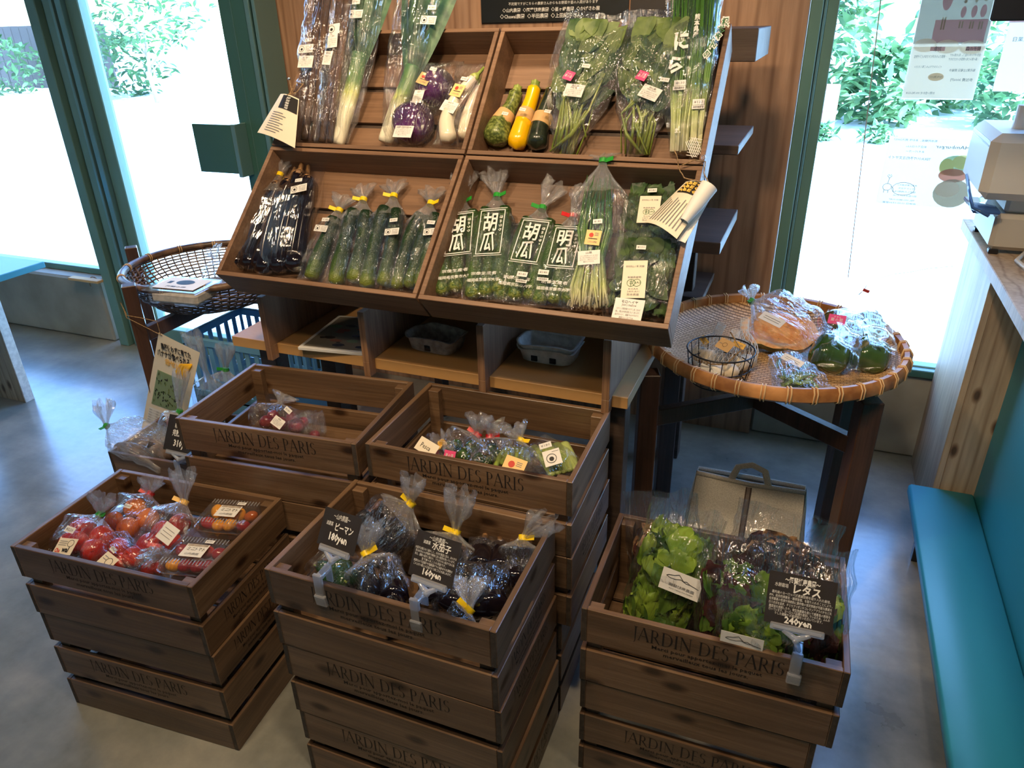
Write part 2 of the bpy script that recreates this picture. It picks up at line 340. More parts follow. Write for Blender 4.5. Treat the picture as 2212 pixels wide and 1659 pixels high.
bp = new('ShaderNodeBump'); bp.inputs['Strength'].default_value = .12; bp.inputs['Distance'].default_value = .002; link(mm.outputs[0], bp.inputs['Height']); link(bp.outputs[0], b.inputs['Normal'])
b.inputs['Specular IOR Level'].default_value = .6
# woven straw: alternating strands
def weave(name, c0, c1, scale, bump=.8, gap=False):
    mt, nt, b, new, link = nm(name)
    tc = new('ShaderNodeTexCoord'); mp = new('ShaderNodeMapping'); mp.inputs['Scale'].default_value = (scale, scale * .33, scale); link(tc.outputs['Object'], mp.inputs['Vector'])
    br = new('ShaderNodeTexBrick'); br.inputs['Scale'].default_value = 1; br.inputs['Color1'].default_value = (*c0, 1); br.inputs['Color2'].default_value = (*c1, 1)
    br.inputs['Mortar'].default_value = (c0[0] * .35, c0[1] * .28, c0[2] * .2, 1); br.inputs['Mortar Size'].default_value = .09; br.inputs['Brick Width'].default_value = 1.4; br.inputs['Row Height'].default_value = .35
    br.inputs['Mortar Smooth'].default_value = .4
    link(mp.outputs[0], br.inputs['Vector']); link(br.outputs['Color'], b.inputs['Base Color']); b.inputs['Roughness'].default_value = .5
    bp = new('ShaderNodeBump'); bp.inputs['Strength'].default_value = bump; bp.inputs['Distance'].default_value = .003; bp.invert = True
    link(br.outputs['Fac'], bp.inputs['Height']); link(bp.outputs[0], b.inputs['Normal'])
    return mt
weave('straw_weave', srgb(214, 172, 118), srgb(236, 200, 150), 90, .4)

# ------------------------------------------------------------------ mesh builder
class MB:
    def __init__(s): s.v = []; s.f = []; s.mi = []; s.t = []; s.mats = []; s.s = None
    def mat(s, name):
        if name not in s.mats: s.mats.append(name)
        return s.mats.index(name)
    def add(s, vs, fs, mat, t=0.0):
        o = len(s.v); k = s.mat(mat)
        s.v += [Vector(v) for v in vs]; s.f += [[i + o for i in f] for f in fs]; s.mi += [k] * len(fs)
        s.t += t if isinstance(t, list) else [t] * len(vs)
    def box(s, lo, hi, mat, M=None):
        x0, y0, z0 = lo; x1, y1, z1 = hi
        vs = [Vector(p) for p in ((x0, y0, z0), (x1, y0, z0), (x1, y1, z0), (x0, y1, z0), (x0, y0, z1), (x1, y0, z1), (x1, y1, z1), (x0, y1, z1))]
        if M: vs = [M @ v for v in vs]
        s.add(vs, [(3, 2, 1, 0), (4, 5, 6, 7), (0, 1, 5, 4), (1, 2, 6, 5), (2, 3, 7, 6), (3, 0, 4, 7)], mat)
    def bbox(s, lo, hi, mat, r=.002, M=None):
        """box with bevelled edges"""
        x0, y0, z0 = lo; x1, y1, z1 = hi; c = Vector(((x0 + x1) / 2, (y0 + y1) / 2, (z0 + z1) / 2)); h = Vector(((x1 - x0) / 2, (y1 - y0) / 2, (z1 - z0) / 2))
        r = min(r, h.x * .45, h.y * .45, h.z * .45)
        vs = []; idx = {}
        for sx in (-1, 1):
            for sy in (-1, 1):
                for sz in (-1, 1):
                    for ax in range(3):
                        p = Vector((sx * (h.x - (r if ax != 0 else 0)), sy * (h.y - (r if ax != 1 else 0)), sz * (h.z - (r if ax != 2 else 0))))
                        idx[(sx, sy, sz, ax)] = len(vs); vs.append(c + p)
        g = lambda *a: idx[a]; fs = []
        for sg in (-1, 1):
            fs.append([g(sg, -1, -1, 0), g(sg, 1, -1, 0), g(sg, 1, 1, 0), g(sg, -1, 1, 0)][::sg])
            fs.append([g(-1, sg, -1, 1), g(-1, sg, 1, 1), g(1, sg, 1, 1), g(1, sg, -1, 1)][::sg])
            fs.append([g(-1, -1, sg, 2), g(1, -1, sg, 2), g(1, 1, sg, 2), g(-1, 1, sg, 2)][::sg])
        for a in (-1, 1):
            for c_ in (-1, 1):
                k = a * c_
                fs.append([g(a, c_, -1, 0), g(a, c_, 1, 0), g(a, c_, 1, 1), g(a, c_, -1, 1)][::-k])
                fs.append([g(a, -1, c_, 0), g(a, 1, c_, 0), g(a, 1, c_, 2), g(a, -1, c_, 2)][::k])
                fs.append([g(-1, a, c_, 1), g(1, a, c_, 1), g(1, a, c_, 2), g(-1, a, c_, 2)][::-k])
                for e in (-1, 1):
                    fs.append([g(a, c_, e, 0), g(a, c_, e, 1), g(a, c_, e, 2)][::k * e])
        if M: vs = [M @ v for v in vs]
        s.add(vs, fs, mat)
    def tube(s, pts, rad, mat, seg=10, sq=1.0, up=None, cap=True, lobes=0, lamp=0, phase=0, closed=False):
        pts = [Vector(p) for p in pts]; n = len(pts)
        if not isinstance(rad, (list, tuple)): rad = [rad] * n
        L = 0; ts = [0]
        for i in range(1, n): L += (pts[i] - pts[i - 1]).length; ts.append(L)
        ts = [t / max(L, 1e-9) for t in ts]
        tan = []
        for i in range(n):
            if closed: d = pts[(i + 1) % n] - pts[i - 1]
            else: d = pts[min(i + 1, n - 1)] - pts[max(i - 1, 0)]
            tan.append(d.normalized() if d.length > 1e-9 else Vector((0, 0, 1)))
        u = Vector(up) if up is not None else (Vector((0, 0, 1)) if abs(tan[0].z) < .9 else Vector((1, 0, 0)))
        vs = []; tt = []; fs = []
        for i in range(n):
            u = (u - tan[i] * u.dot(tan[i]));
            u = u.normalized() if u.length > 1e-6 else tan[i].orthogonal().normalized()
            w_ = tan[i].cross(u)
            for k in range(seg):
                a = 2 * PI * k / seg + phase; r_ = rad[i] * (1 + (lamp * math.cos(lobes * a) if lobes else 0))
                vs.append(pts[i] + u * (math.sin(a) * r_ * sq) + w_ * (math.cos(a) * r_)); tt.append(ts[i])
        m_ = n if closed else n - 1
        for i in range(m_):
            for k in range(seg):
                j = (i + 1) % n
                fs.append((i * seg + k, i * seg + (k + 1) % seg, j * seg + (k + 1) % seg, j * seg + k))
        if cap and not closed:
            fs.append(tuple(range(seg))[::-1]); fs.append(tuple((n - 1) * seg + k for k in range(seg)))
        s.add(vs, fs, mat, tt)
    def blob(s, c, r, mat, axis=(0, 0, 1), prof=None, seg=18, rings=12, lobes=0, lamp=.05, squash=1.0, dent=.0, up=None):
        """a fruit: r across, prof(t) radius from bottom to top, axis length = squash*2r"""
        ax = Vector(axis).normalized(); pts = []; rad = []
        for i in range(rings + 1):
            a = PI * i / rings; y = -math.cos(a) * r * squash; q = math.sin(a) * r
            if dent and i > rings * .6: y -= dent * r * ((i / rings - .6) / .4) ** 2
            if prof: q *= prof(i / rings)
            pts.append(Vector(c) + ax * y); rad.append(max(q, r * .02))
        o = len(s.v); s.tube(pts, rad, mat, seg, up=up, lobes=lobes, lamp=lamp)
        n_ = len(pts) * seg
        u = [i // seg / rings for i in range(n_)]; s.t[o:o + n_] = u
    def leaf(s, base, d, nrm, L, w_, mat, curl=.3, fold=.2, wav=0.0, nu=5, nv=2, shape=None, seed=0):
        d = Vector(d).normalized(); nrm = Vector(nrm); nrm = (nrm - d * nrm.dot(d)); nrm = nrm.normalized() if nrm.length > 1e-6 else d.orthogonal().normalized()
        sd = d.cross(nrm); vs = []; tt = []; fs = []; rr_ = random.Random(seed)
        p1 = rr_.random() * 6
        for i in range(nu + 1):
            t = i / nu; wd_ = w_ * .5 * (shape(t) if shape else math.sin(PI * min(1, max(.02, t ** .8))) + .04)
            ang = curl * t; cx = Vector(base) + d * (L * (math.sin(ang) / ang if abs(ang) > 1e-3 else 1) * t) - nrm * (L * t * ang * .5)
            for j in range(-nv, nv + 1):
                q = j / nv
                z = fold * abs(q) * wd_ + wav * L * math.sin(t * 17 + q * 3 + p1) * abs(q)
                vs.append(cx + sd * (q * wd_) + nrm * z); tt.append(t)
        k = 2 * nv + 1
        for i in range(nu):
            for j in range(k - 1): fs.append((i * k + j, i * k + j + 1, (i + 1) * k + j + 1, (i + 1) * k + j))
        s.add(vs, fs, mat, tt)
    def build(s, name, parent=None, smooth=True, world=True, sharp=None):
        me = bpy.data.meshes.new(name); vs = s.v
        loc = Vector((0, 0, 0))
        if parent is not None and world:
            inv = parent.matrix_basis.inverted(); q = parent.parent
            while q is not None: inv = inv @ q.matrix_basis.inverted(); q = q.parent
            vs = [inv @ v for v in vs]
        elif parent is None and world:
            xs = [v.x for v in vs]; ys = [v.y for v in vs]; zs = [v.z for v in vs]
            loc = Vector(((min(xs) + max(xs)) / 2, (min(ys) + max(ys)) / 2, min(zs))); vs = [v - loc for v in vs]
        me.from_pydata([tuple(v) for v in vs], [], s.f)
        for mn in s.mats: me.materials.append(MATS[mn])
        me.polygons.foreach_set('material_index', s.mi)
        me.polygons.foreach_set('use_smooth', [smooth] * len(s.f))
        a = me.attributes.new('t', 'FLOAT', 'POINT'); a.data.foreach_set('value', s.t)
        if s.s: a = me.attributes.new('s', 'FLOAT', 'POINT'); a.data.foreach_set('value', s.s)
        if smooth and sharp: me.set_sharp_from_angle(angle=math.radians(sharp))
        me.update(); o = bpy.data.objects.new(name, me); COL.objects.link(o)
        if parent is not None: o.parent = parent
        else: o.location = loc
        return o
def thing(name, label, cat, loc=(0, 0, 0), rz=0, group=None):
    o = bpy.data.objects.new(name, None); COL.objects.link(o); o.empty_display_size = .05
    o.location = loc; o.rotation_euler = (0, 0, rz)
    o.matrix_basis = Matrix.Translation(Vector(loc)) @ Matrix.Rotation(rz, 4, 'Z')
    o['label'] = label; o['category'] = cat
    if group: o['group'] = group
    return o
def tag(o, label, cat, group=None):
    o['label'] = label; o['category'] = cat
    if group: o['group'] = group
    return o
def struct(o): o['kind'] = 'structure'; return o

# ------------------------------------------------------------------ writing
_TC = {}
def text_mesh(body, bold=0.0):
    k = (body, bold)
    if k in _TC: return _TC[k]
    c = bpy.data.curves.new('lettering', 'FONT'); c.body = body; c.resolution_u = 1; c.offset = bold; c.align_x = 'CENTER'; c.align_y = 'CENTER'
    o = bpy.data.objects.new('lettering', c); COL.objects.link(o); bpy.context.view_layer.update()
    me = bpy.data.meshes.new_from_object(o.evaluated_get(bpy.context.evaluated_depsgraph_get()))
    vs = [v.co.copy() for v in me.vertices]; fs = [tuple(p.vertices) for p in me.polygons]
    bpy.data.objects.remove(o); bpy.data.curves.remove(c); bpy.data.meshes.remove(me)
    _TC[k] = (vs, fs); return _TC[k]
def write(mb, body, M, size, mat, w_=None, bold=0.0, flip=False):
    """text in the xy plane of M, centred; w_ fits the width"""
    vs, fs = text_mesh(body, bold)
    if not vs: return
    x0 = min(v.x for v in vs); x1 = max(v.x for v in vs); y0 = min(v.y for v in vs); y1 = max(v.y for v in vs)
    sx = size if w_ is None else w_ / max(x1 - x0, 1e-6); cx = (x0 + x1) / 2; cy = (y0 + y1) / 2
    sy = size if w_ is None else (size if size else sx)
    fl = -1 if flip else 1
    mb.add([M @ Vector(((v.x - cx) * sx * fl, (v.y - cy) * sy, 0)) for v in vs], [f if fl > 0 else f[::-1] for f in fs], mat)
def frame(c, xd, yd):
    x = Vector(xd).normalized(); y = Vector(yd); y = (y - x * y.dot(x)).normalized(); z = x.cross(y)
    M = Matrix((x, y, z)).transposed().to_4x4(); M.translation = Vector(c); return M
def rotM(M, deg): return M @ Matrix.Rotation(math.radians(deg), 4, 'Z')

# serif capitals drawn as strokes, unit height
def glyph(ch):
    P = []
    def q(*p): P.append(list(p))
    def bar(x0, y0, x1, y1, w0, w1=None):
        w1 = w0 if w1 is None else w1; dx, dy = x1 - x0, y1 - y0; l = math.hypot(dx, dy); nx, ny = -dy / l, dx / l
        q((x0 - nx * w0 / 2, y0 - ny * w0 / 2), (x1 - nx * w1 / 2, y1 - ny * w1 / 2), (x1 + nx * w1 / 2, y1 + ny * w1 / 2), (x0 + nx * w0 / 2, y0 + ny * w0 / 2))
    def serif(x, y, w_=.26): q((x - w_ / 2, y - .012), (x + w_ / 2, y - .012), (x + w_ / 2, y + .012), (x - w_ / 2, y + .012))
    def arc(cx, cy, rx, ry, a0, a1, wt, wn=.03, n=12):
        pr = None
        for i in range(n + 1):
            a = math.radians(a0 + (a1 - a0) * i / n); w_ = wn + (wt - wn) * abs(math.cos(a)) ** 1.3
            o = (cx + math.cos(a) * (rx + w_ / 2), cy + math.sin(a) * (ry + .012)); ii = (cx + math.cos(a) * (rx - w_ / 2), cy + math.sin(a) * (ry - .012))
            if pr: q(pr[1], pr[0], o, ii) if a1 > a0 else q(pr[0], pr[1], ii, o)
            pr = (o, ii)
    T = .13
    if ch == 'J': bar(.17, 1, .15, -.12, T, .05); serif(.17, 1, .3); arc(.02, -.10, .12, .14, 0, -80, .04); return P, .32
    if ch == 'I': bar(.16, 0, .16, 1, T); serif(.16, 1, .3); serif(.16, 0, .3); return P, .36
    if ch == 'A': bar(.06, 0, .42, 1.03, .04); bar(.42, 1.03, .80, 0, T); bar(.19, .36, .66, .36, .028); serif(.06, 0, .2); serif(.80, 0, .26); return P, .88
    if ch == 'D': bar(.17, 0, .17, 1, T); serif(.14, 1, .24); serif(.14, 0, .24); bar(.17, .985, .4, .985, .028); bar(.17, .015, .4, .015, .028); arc(.4, .5, .42, .485, -90, 90, T, n=16); return P, .94
    if ch == 'N': bar(.14, 0, .14, 1, .04); bar(.12, 1, .80, 0, T); bar(.80, 0, .80, 1, .04); serif(.11, 1, .2); serif(.14, 0, .24); serif(.80, 1, .24); return P, .96
    if ch == 'E': bar(.16, 0, .16, 1, T); serif(.12, 1, .2); serif(.12, 0, .2); bar(.16, .985, .52, .985, .03); bar(.16, .52, .46, .52, .03); bar(.16, .015, .56, .015, .03); bar(.51, 1, .53, .86, .03); bar(.55, 0, .58, .15, .03); return P, .64
    if ch == 'S': arc(.30, .76, .19, .225, 30, 270, T); arc(.28, .27, .21, .255, 90, -150, T); return P, .58
    if ch in 'PR':
        bar(.16, 0, .16, 1, T); serif(.14, 1, .26); serif(.16, 0, .28); bar(.16, .985, .36, .985, .028); bar(.16, .49, .36, .49, .028); arc(.36, .735, .2, .25, -90, 90, T)
        if ch == 'R': bar(.36, .50, .74, 0, T, .07); serif(.78, .0, .16); return P, .80
        return P, .66
    return P, .35
def caps(mb, s, M, width, mat, hgt=None):
    x = 0; out = []
    for ch in s:
        P, adv = glyph(ch)
        for p in P: out.append([(a + x, b_) for a, b_ in p])
        x += adv + .05
    k = width / x
    for p in out: mb.add([M @ Vector(((a - x / 2) * k, (b_ - .5) * (hgt or k), 0)) for a, b_ in p], [(0, 1, 2, 3)], mat)
    return k

# ================================================================== THE ROOM
b_ = MB(); b_.box((-6.5, -3.6, -.08), (3.2, 2.99, 0), 'floor_concrete'); struct(b_.build('floor', smooth=False))
b_ = MB(); b_.box((-6.5, -3.6, 2.75), (3.2, 3.0, 2.85), 'ceiling_dark'); struct(b_.build('ceiling', smooth=False))
b_ = MB(); b_.box((-6.5, -3.7, 0), (3.2, -3.6, 2.75), 'plaster'); struct(b_.build('wall_rear', smooth=False))
b_ = MB(); b_.box((-6.6, -3.6, 0), (-6.5, 3.0, 2.75), 'plaster'); struct(b_.build('wall_left', smooth=False))
b_ = MB(); b_.box((3.2, -3.6, 0), (3.3, 3.0, 2.75), 'plaster'); struct(b_.build('wall_right', smooth=False))
# panelled wall between the door and the right window
b_ = MB()
for i in range(5):
    x0 = -2.31 + i * .444; b_.bbox((x0 + .0005, 2.865, 0), (x0 + .4435, 2.985, 2.75), 'panel_wood', .0015)
struct(b_.build('wall_back', smooth=False))
# low concrete walls under the panes
b_ = MB(); b_.bbox((-6.5, 2.72, 0), (-3.55, 2.93, .365), 'concrete', .012); struct(b_.build('wall_back_left', smooth=False))
b_ = MB(); b_.bbox((-.09, 2.885, 0), (3.2, 2.985, .355), 'concrete', .01); struct(b_.build('wall_back_right', smooth=False))
b_ = MB(); b_.box((-6.5, 2.72, 2.35), (3.2, 2.99, 2.75), 'plaster'); struct(b_.build('wall_back_upper', smooth=False))

def window(name, x0, x1, z0, z1, y, thick=.05, fw=.05, mat='frame_green', dark='frame_green_dark'):
    t = MB()
    t.bbox((x0, y, z0), (x0 + fw, y + thick, z1), mat, .004); t.bbox((x1 - fw, y, z0), (x1, y + thick, z1), mat, .004)
    t.bbox((x0 + fw, y, z0), (x1 - fw, y + thick, z0 + fw * .7), mat, .003); t.bbox((x0 + fw, y, z1 - fw), (x1 - fw, y + thick, z1), mat, .003)
    o = struct(t.build(name, smooth=False))
    g = MB(); yy = y + thick * .5
    g.box((x0 + fw * .8, yy, z0 + fw * .5), (x1 - fw * .8, yy + .004, z1 - fw * .8), 'pane'); g.build('pane', o, smooth=False)
    return o
w1 = window('window_1', -6.5, -3.50, .365, 2.35, 2.80)
w3 = window('window_2', -.085, 3.2, .355, 2.35, 2.90)
b_ = MB(); b_.bbox((-.085, 2.866, .355), (3.2, 2.90, .385), 'frame_green_dark', .003)
b_.bbox((-.088, 2.875, .385), (-.048, 2.90, 2.35), 'frame_green', .003); b_.bbox((-.046, 2.885, .385), (-.036, 2.90, 2.35), 'frame_silver', .002)
b_.bbox((-.036, 2.888, .385), (-.0, 2.90, 2.35), 'frame_green', .002); struct(b_.build('trim_1', smooth=False))
# door jamb with its grooved profile, then the glazed door leaf
b_ = MB()
for (xa, xb, ya, mt_) in ((-3.49, -3.425, 2.70, 'frame_green'), (-3.425, -3.395, 2.735, 'frame_green_dark'), (-3.395, -3.335, 2.715, 'frame_green'), (-3.335, -3.318, 2.70, 'frame_silver'), (-3.318, -3.305, 2.715, 'frame_green_dark'), (-3.305, -3.27, 2.705, 'frame_silver')):
    b_.bbox((xa, ya, 0), (xb, 2.86, 2.35), mt_, .003)
struct(b_.build('trim_2', smooth=False))
b_ = MB()
b_.bbox((-3.268, 2.73, .01), (-3.19, 2.78, 2.3), 'frame_green', .004); b_.bbox((-2.40, 2.73, .01), (-2.262, 2.78, 2.3), 'frame_green_dark', .004)
b_.bbox((-3.19, 2.73, .01), (-2.40, 2.78, .13), 'frame_green', .004); b_.bbox((-3.19, 2.73, 2.22), (-2.40, 2.78, 2.3), 'frame_green', .004)
b_.box((-2.335, 2.727, .02), (-2.333, 2.731, 2.29), 'frame_silver')
door = struct(b_.build('door_1', smooth=False))
g = MB(); g.box((-3.2, 2.752, .12), (-2.39, 2.757, 2.23), 'pane'); g.build('pane', door, smooth=False)
h = MB(); h.bbox((-2.60, 2.655, 1.005), (-2.385, 2.668, 1.213), 'frame_green_dark', .002); h.bbox((-2.385, 2.655, .99), (-2.362, 2.73, 1.215), 'frame_silver', .002)
h.bbox((-2.60, 2.668, 1.195), (-2.5, 2.69, 1.21), 'frame_silver', .002); h.build('door_handle', door, smooth=False)
b_ = MB()
b_.bbox((-2.26, 2.72, 0), (-2.235, 2.86, 2.35), 'frame_silver', .003); b_.bbox((-2.235, 2.735, 0), (-2.222, 2.86, 2.35), 'frame_green_dark', .002); b_.bbox((-2.222, 2.72, 0), (-2.205, 2.86, 2.35), 'frame_silver', .002)
struct(b_.build('trim_3', smooth=False))
# ------------------------------------------------------------------ outside
b_ = MB()
n_ = 40
vs = []; fs = []
for i in range(n_ + 1):
    y = 3.0 + 32 * (i / n_) ** 1.5
    for j in range(31):
        x = -34 + 56 * j / 30
        z = -.12 + max(0, y - 6) * .036 + .03 * noise.noise(Vector((x * .3, y * .3, 0)))
        vs.append((x, y, z if y > 3.5 else -.12))
for i in range(n_):
    for j in range(30): fs.append((i * 31 + j, i * 31 + j + 1, (i + 1) * 31 + j + 1, (i + 1) * 31 + j))
b_.add(vs, fs, 'gravel'); struct(b_.build('ground'))
def gz(y): return -.12 + max(0, y - 6) * .036
def shrub(name, c, r, h, nleaf, leaf, label, cat, L=.16, trunk=None, group=None, seed=0, density=1):
    rr_ = random.Random(seed); t = thing(name, label, cat, c, 0, group); mb = MB(); c = Vector(c)
    for k in range(nleaf):
        a = rr_.random() * 2 * PI; q = rr_.random() ** .4; z = rr_.random()
        prof = math.sin(PI * min(1, z * .85 + .12))
        p = c + Vector((math.cos(a) * r * q * prof, math.sin(a) * r * q * prof, (trunk or 0) + z * h))
        d = Vector((rr_.uniform(-1, 1), rr_.uniform(-1, 1), rr_.uniform(-.3, 1))); mb.leaf(p, d, Vector((rr_.uniform(-1, 1), rr_.uniform(-1, 1), 1)), L * rr_.uniform(.6, 1.3), L * .35, leaf, curl=.6, nu=3, nv=1)
    mb.build('foliage', t)
    if trunk:
        s_ = MB(); top = c + Vector((.05, 0, trunk + h * .6)); s_.tube([c, c + Vector((-.06, 0, trunk * .5)), c + Vector((.04, 0, trunk)), top], [.055, .045, .035, .01], 'bark', 7)
        for k in range(5):
            a = k * 1.3; s_.tube([c + Vector((0, 0, trunk * (.6 + .1 * k))), c + Vector((math.cos(a) * r * .6, math.sin(a) * r * .6, trunk + h * (.1 + .12 * k)))], [.022, .006], 'bark', 5)
        s_.build('trunk', t)
    return t
pb = at(312, 92, ('y', 13)); shrub('garden_tree', (pb.x, 13, gz(13)), 1.7, 2.6, 900, 'tree_leaf', 'young leafy tree with a pale bare trunk outside the glass door', 'tree', L=.22, trunk=1.0, seed=3)
f_ = MB(); fy = 15.0
pl0 = at(-60, 70, ('y', fy)); pl1 = at(225, 58, ('y', fy))
for i in range(26):
    xa = pl0.x - 3 + (pl1.x - pl0.x + 3) * i / 26
    f_.bbox((xa, fy, gz(fy) - .02), (xa + (pl1.x - pl0.x + 3) / 26 - .03, fy + .04, gz(fy) + 1.5), 'fence_dark', .004)
f_.bbox((pl0.x - 3, fy + .04, gz(fy) + .4), (pl1.x, fy + .1, gz(fy) + .5), 'fence_dark'); tag(f_.build('board_fence', smooth=False), 'dark board fence far outside, beyond the white ground at top left', 'fence')
for i, (px, r_, lab) in enumerate(((-40, 1.3, 'low green shrub outside in front of the dark board fence, far left'), (235, 1.0, 'dark green shrub outside between the fence and the young tree'))):
    q = at(px, 60, ('y', 13.6)); shrub('shrub', (q.x, 13.8, gz(13.8)), r_, 1.3, 420, 'tree_leaf', lab, 'shrub', L=.24, seed=20 + i)
for i, (px, y, r_, h_, nl, L_, lab) in enumerate(((1790, 13.0, .75, 2.0, 620, .30, 'tall green hedge plant outside the right window, nearest the wood panelling'), (1925, 12.4, .7, 1.0, 520, .26, 'grassy bush outside the right window, left of the hanging flyer'), (2080, 13.8, .9, 2.1, 650, .30, 'big green hedge plant outside, behind the flyer with children'), (2215, 12.4, .7, 1.1, 420, .26, 'bush outside at the far right edge of the window'))):
    q = at(px, 120, ('y', y)); shrub('hedge_plant', (q.x, y, gz(y)), r_, h_, nl, 'hedge_leaf', lab, 'bush', L=L_, seed=40 + i, group='hedge plants outside the right window')
for i, (px, py, lab) in enumerate(((1788, 205, 'small grass tuft on the white ground beside the pinkish outdoor box'), (1912, 215, 'small green weed on the white ground below the hedge outside'))):
    q = at(px, py, ('z', -.08)); y = min(q.y, 11); q = at(px, py, ('y', y)); shrub('weed', (q.x, y, gz(y) - .02), .2, .22, 120, 'hedge_leaf', lab, 'weed', L=.14, seed=60 + i)
q = at(1790, 178, ('y', 11.6)); b_ = MB(); b_.bbox((q.x - .2, 11.55, gz(11.6) - .05), (q.x + .16, 11.8, gz(11.6) + .62), 'box_red', .01)
b_.bbox((q.x - .17, 11.54, gz(11.6) + .3), (q.x + .13, 11.55, gz(11.6) + .55), 'card_white', .004); tag(b_.build('outdoor_box', smooth=False), 'faded red box standing outside beyond the right window', 'box')

# ================================================================== CRATES
CW, CD, SL, GP, TH = .509, .342, .0918, .0214, .0125
def panel(parent, length, slats, textslat, where, sub=True, bigmat='crate_wood', wear=0, seed=0, tw=.60):
    """one side of a crate, built along local x then laid into place by M; lettering belongs to the board"""
    M, loc_rot = where; mb = MB(); z = 0; rr_ = random.Random(seed)
    H = slats * SL + (slats - 1) * GP
    for k in range(slats):
        z1 = H - k * (SL + GP); z0 = z1 - SL
        mb.bbox((0, 0, z0 + .0006), (length, TH, z1 - .0006), 'crate_wood', .0014)
        mb.box((-.0003, .0012, z0 + .002), (0, TH - .001, z1 - .002), 'crate_end_grain'); mb.box((length, .0012, z0 + .002), (length + .0003, TH - .001, z1 - .002), 'crate_end_grain')
        if k in textslat:
            c = Vector((length * .50, -.0004, z0 + SL * .66)); F = frame(c, (1, 0, 0), (0, 0, 1))
            caps(mb, 'JARDIN DES PARIS', F, length * tw, 'burnt_ink', .034 if length > .4 else .028)
            if sub:
                write(mb, 'Merci pour apportez-moi le paquet', frame(c - Vector((0, 0, SL * .31)), (1, 0, 0), (0, 0, 1)), .013, 'burnt_ink', w_=length * .44 if length > .4 else length * .46, bold=.012)
                write(mb, 'merveilleux tous les jours.', frame(c - Vector((0, 0, SL * .47)), (1, 0, 0), (0, 0, 1)), .013, 'burnt_ink', w_=length * .34 if length > .4 else length * .36, bold=.012)
    o = mb.build(M, parent, smooth=False, world=False)
    o.location = loc_rot[0]; o.rotation_euler = (0, 0, loc_rot[1]); return o
def crate(x, y, th, ztop, slats, ft, st, label, s=1.0, base=None, seed=0, group='stacked wooden garden crates'):
    W, D = CW, CD; H = slats * SL + (slats - 1) * GP
    t = thing('wooden_crate', label, 'crate', (x, y, ztop - H * s), th, group); t.scale = (s, s, s)
    pi = TH * 0
    panel(t, W - 2 * TH, slats, ft, ('front_panel', (Vector((TH, 0, 0)), 0)), seed=seed)
    panel(t, W - 2 * TH, slats, ft, ('back_panel', (Vector((W - TH, D, 0)), PI)), seed=seed + 1)
    panel(t, D, slats, st, ('side_panel', (Vector((W, 0, 0)), PI / 2)), seed=seed + 2)
    panel(t, D, slats, st, ('side_panel', (Vector((0, D, 0)), -PI / 2)), seed=seed + 3)
    for cx in (TH, W - TH - .03):
        for cy in (TH, D - TH - .022):
            p_ = MB(); p_.bbox((cx, cy, .004), (cx + .03, cy + .022, H - .008), 'crate_wood', .001); p_.build('corner_post', t, smooth=False, world=False)
    bz = base if base is not None else .002
    bb = MB()
    for k in range(4):
        y0 = TH + .002 + k * (D - 2 * TH - .004) / 4; bb.bbox((TH + .001, y0, bz), (W - TH - .001, y0 + (D - 2 * TH) / 4 - .012, bz + .009), 'crate_wood', .001)
    bb.build('base_board', t, smooth=False, world=False)
    return t
H2 = 2 * SL + GP; H3 = 3 * SL + 2 * GP
LZ, MZ, BZ = .5235, .6148, .7125
crate(-1.615, .823, .077, LZ, 2, (0,), (1,), 'wooden slatted crate full of tomatoes, top of the left front stack', base=.06, seed=1)
crate(-1.610, .826, .075, LZ - H2 - .0005, 3, (1,), (0,), 'deep wooden crate standing on the floor under the tomato crate', seed=5)
crate(-.916, .885, .009, MZ, 2, (0,), (1,), 'wooden slatted crate full of bagged aubergines, top of the middle front stack', base=.035, seed=9)
crate(-.912, .886, .006, MZ - H2 - .0005, 2, (0,), (0,), 'wooden lettered crate second from the top of the middle front stack', seed=13)
crate(-.905, .887, .01, MZ - 2 * H2 - .001, 2, (0,), (1,), 'wooden crate at the bottom of the middle front stack, cut by the picture edge', seed=17)
crate(-.314, 1.118, .02, .502 * 1.0, 2, (0,), (1,), 'wooden slatted crate full of bagged lettuce, top of the right front stack', s=1.0155, base=.01, seed=21)
crate(-.312, 1.12, .02, .502 - H2 * 1.0155 - .0005, 3, (1,), (0,), 'deep wooden crate on the floor under the lettuce crate', s=.958, seed=25)
crate(-1.413, 1.185, .09, BZ, 2, (0,), (1,), 'wooden crate holding a few bags of shallots, top of the back left stack', seed=29, base=.03)
crate(-1.408, 1.188, .075, BZ - H2 - .0005, 2, (1,), (0,), 'wooden crate second in the back left stack, half hidden behind the tomato crate', seed=33)
crate(-1.404, 1.19, .08, BZ - 2 * H2 - .001, 3, (1,), (0,), 'deep wooden crate at the foot of the back left stack', seed=37, s=(BZ - 2 * H2 - .001) / H3)
crate(-.888, 1.242, .019, BZ, 2, (0,), (), 'wooden crate with bagged peppers and green stems, top of the back right stack', seed=41, base=.03)
crate(-.885, 1.244, .012, BZ - H2 - .0005, 2, (1,), (0,), 'wooden crate second in the back right stack with lettering on its side', seed=45)
crate(-.882, 1.246, .016, BZ - 2 * H2 - .001, 3, (1,), (0,), 'deep wooden crate at the foot of the back right stack', seed=49, s=(BZ - 2 * H2 - .001) / H3)
crate(-2.08, 1.45, .08, H3 + .0005, 3, (1,), (1,), 'deep wooden crate with bagged sweet potatoes beside the blue-lit floor, behind the tomato crate', seed=53, base=.15)

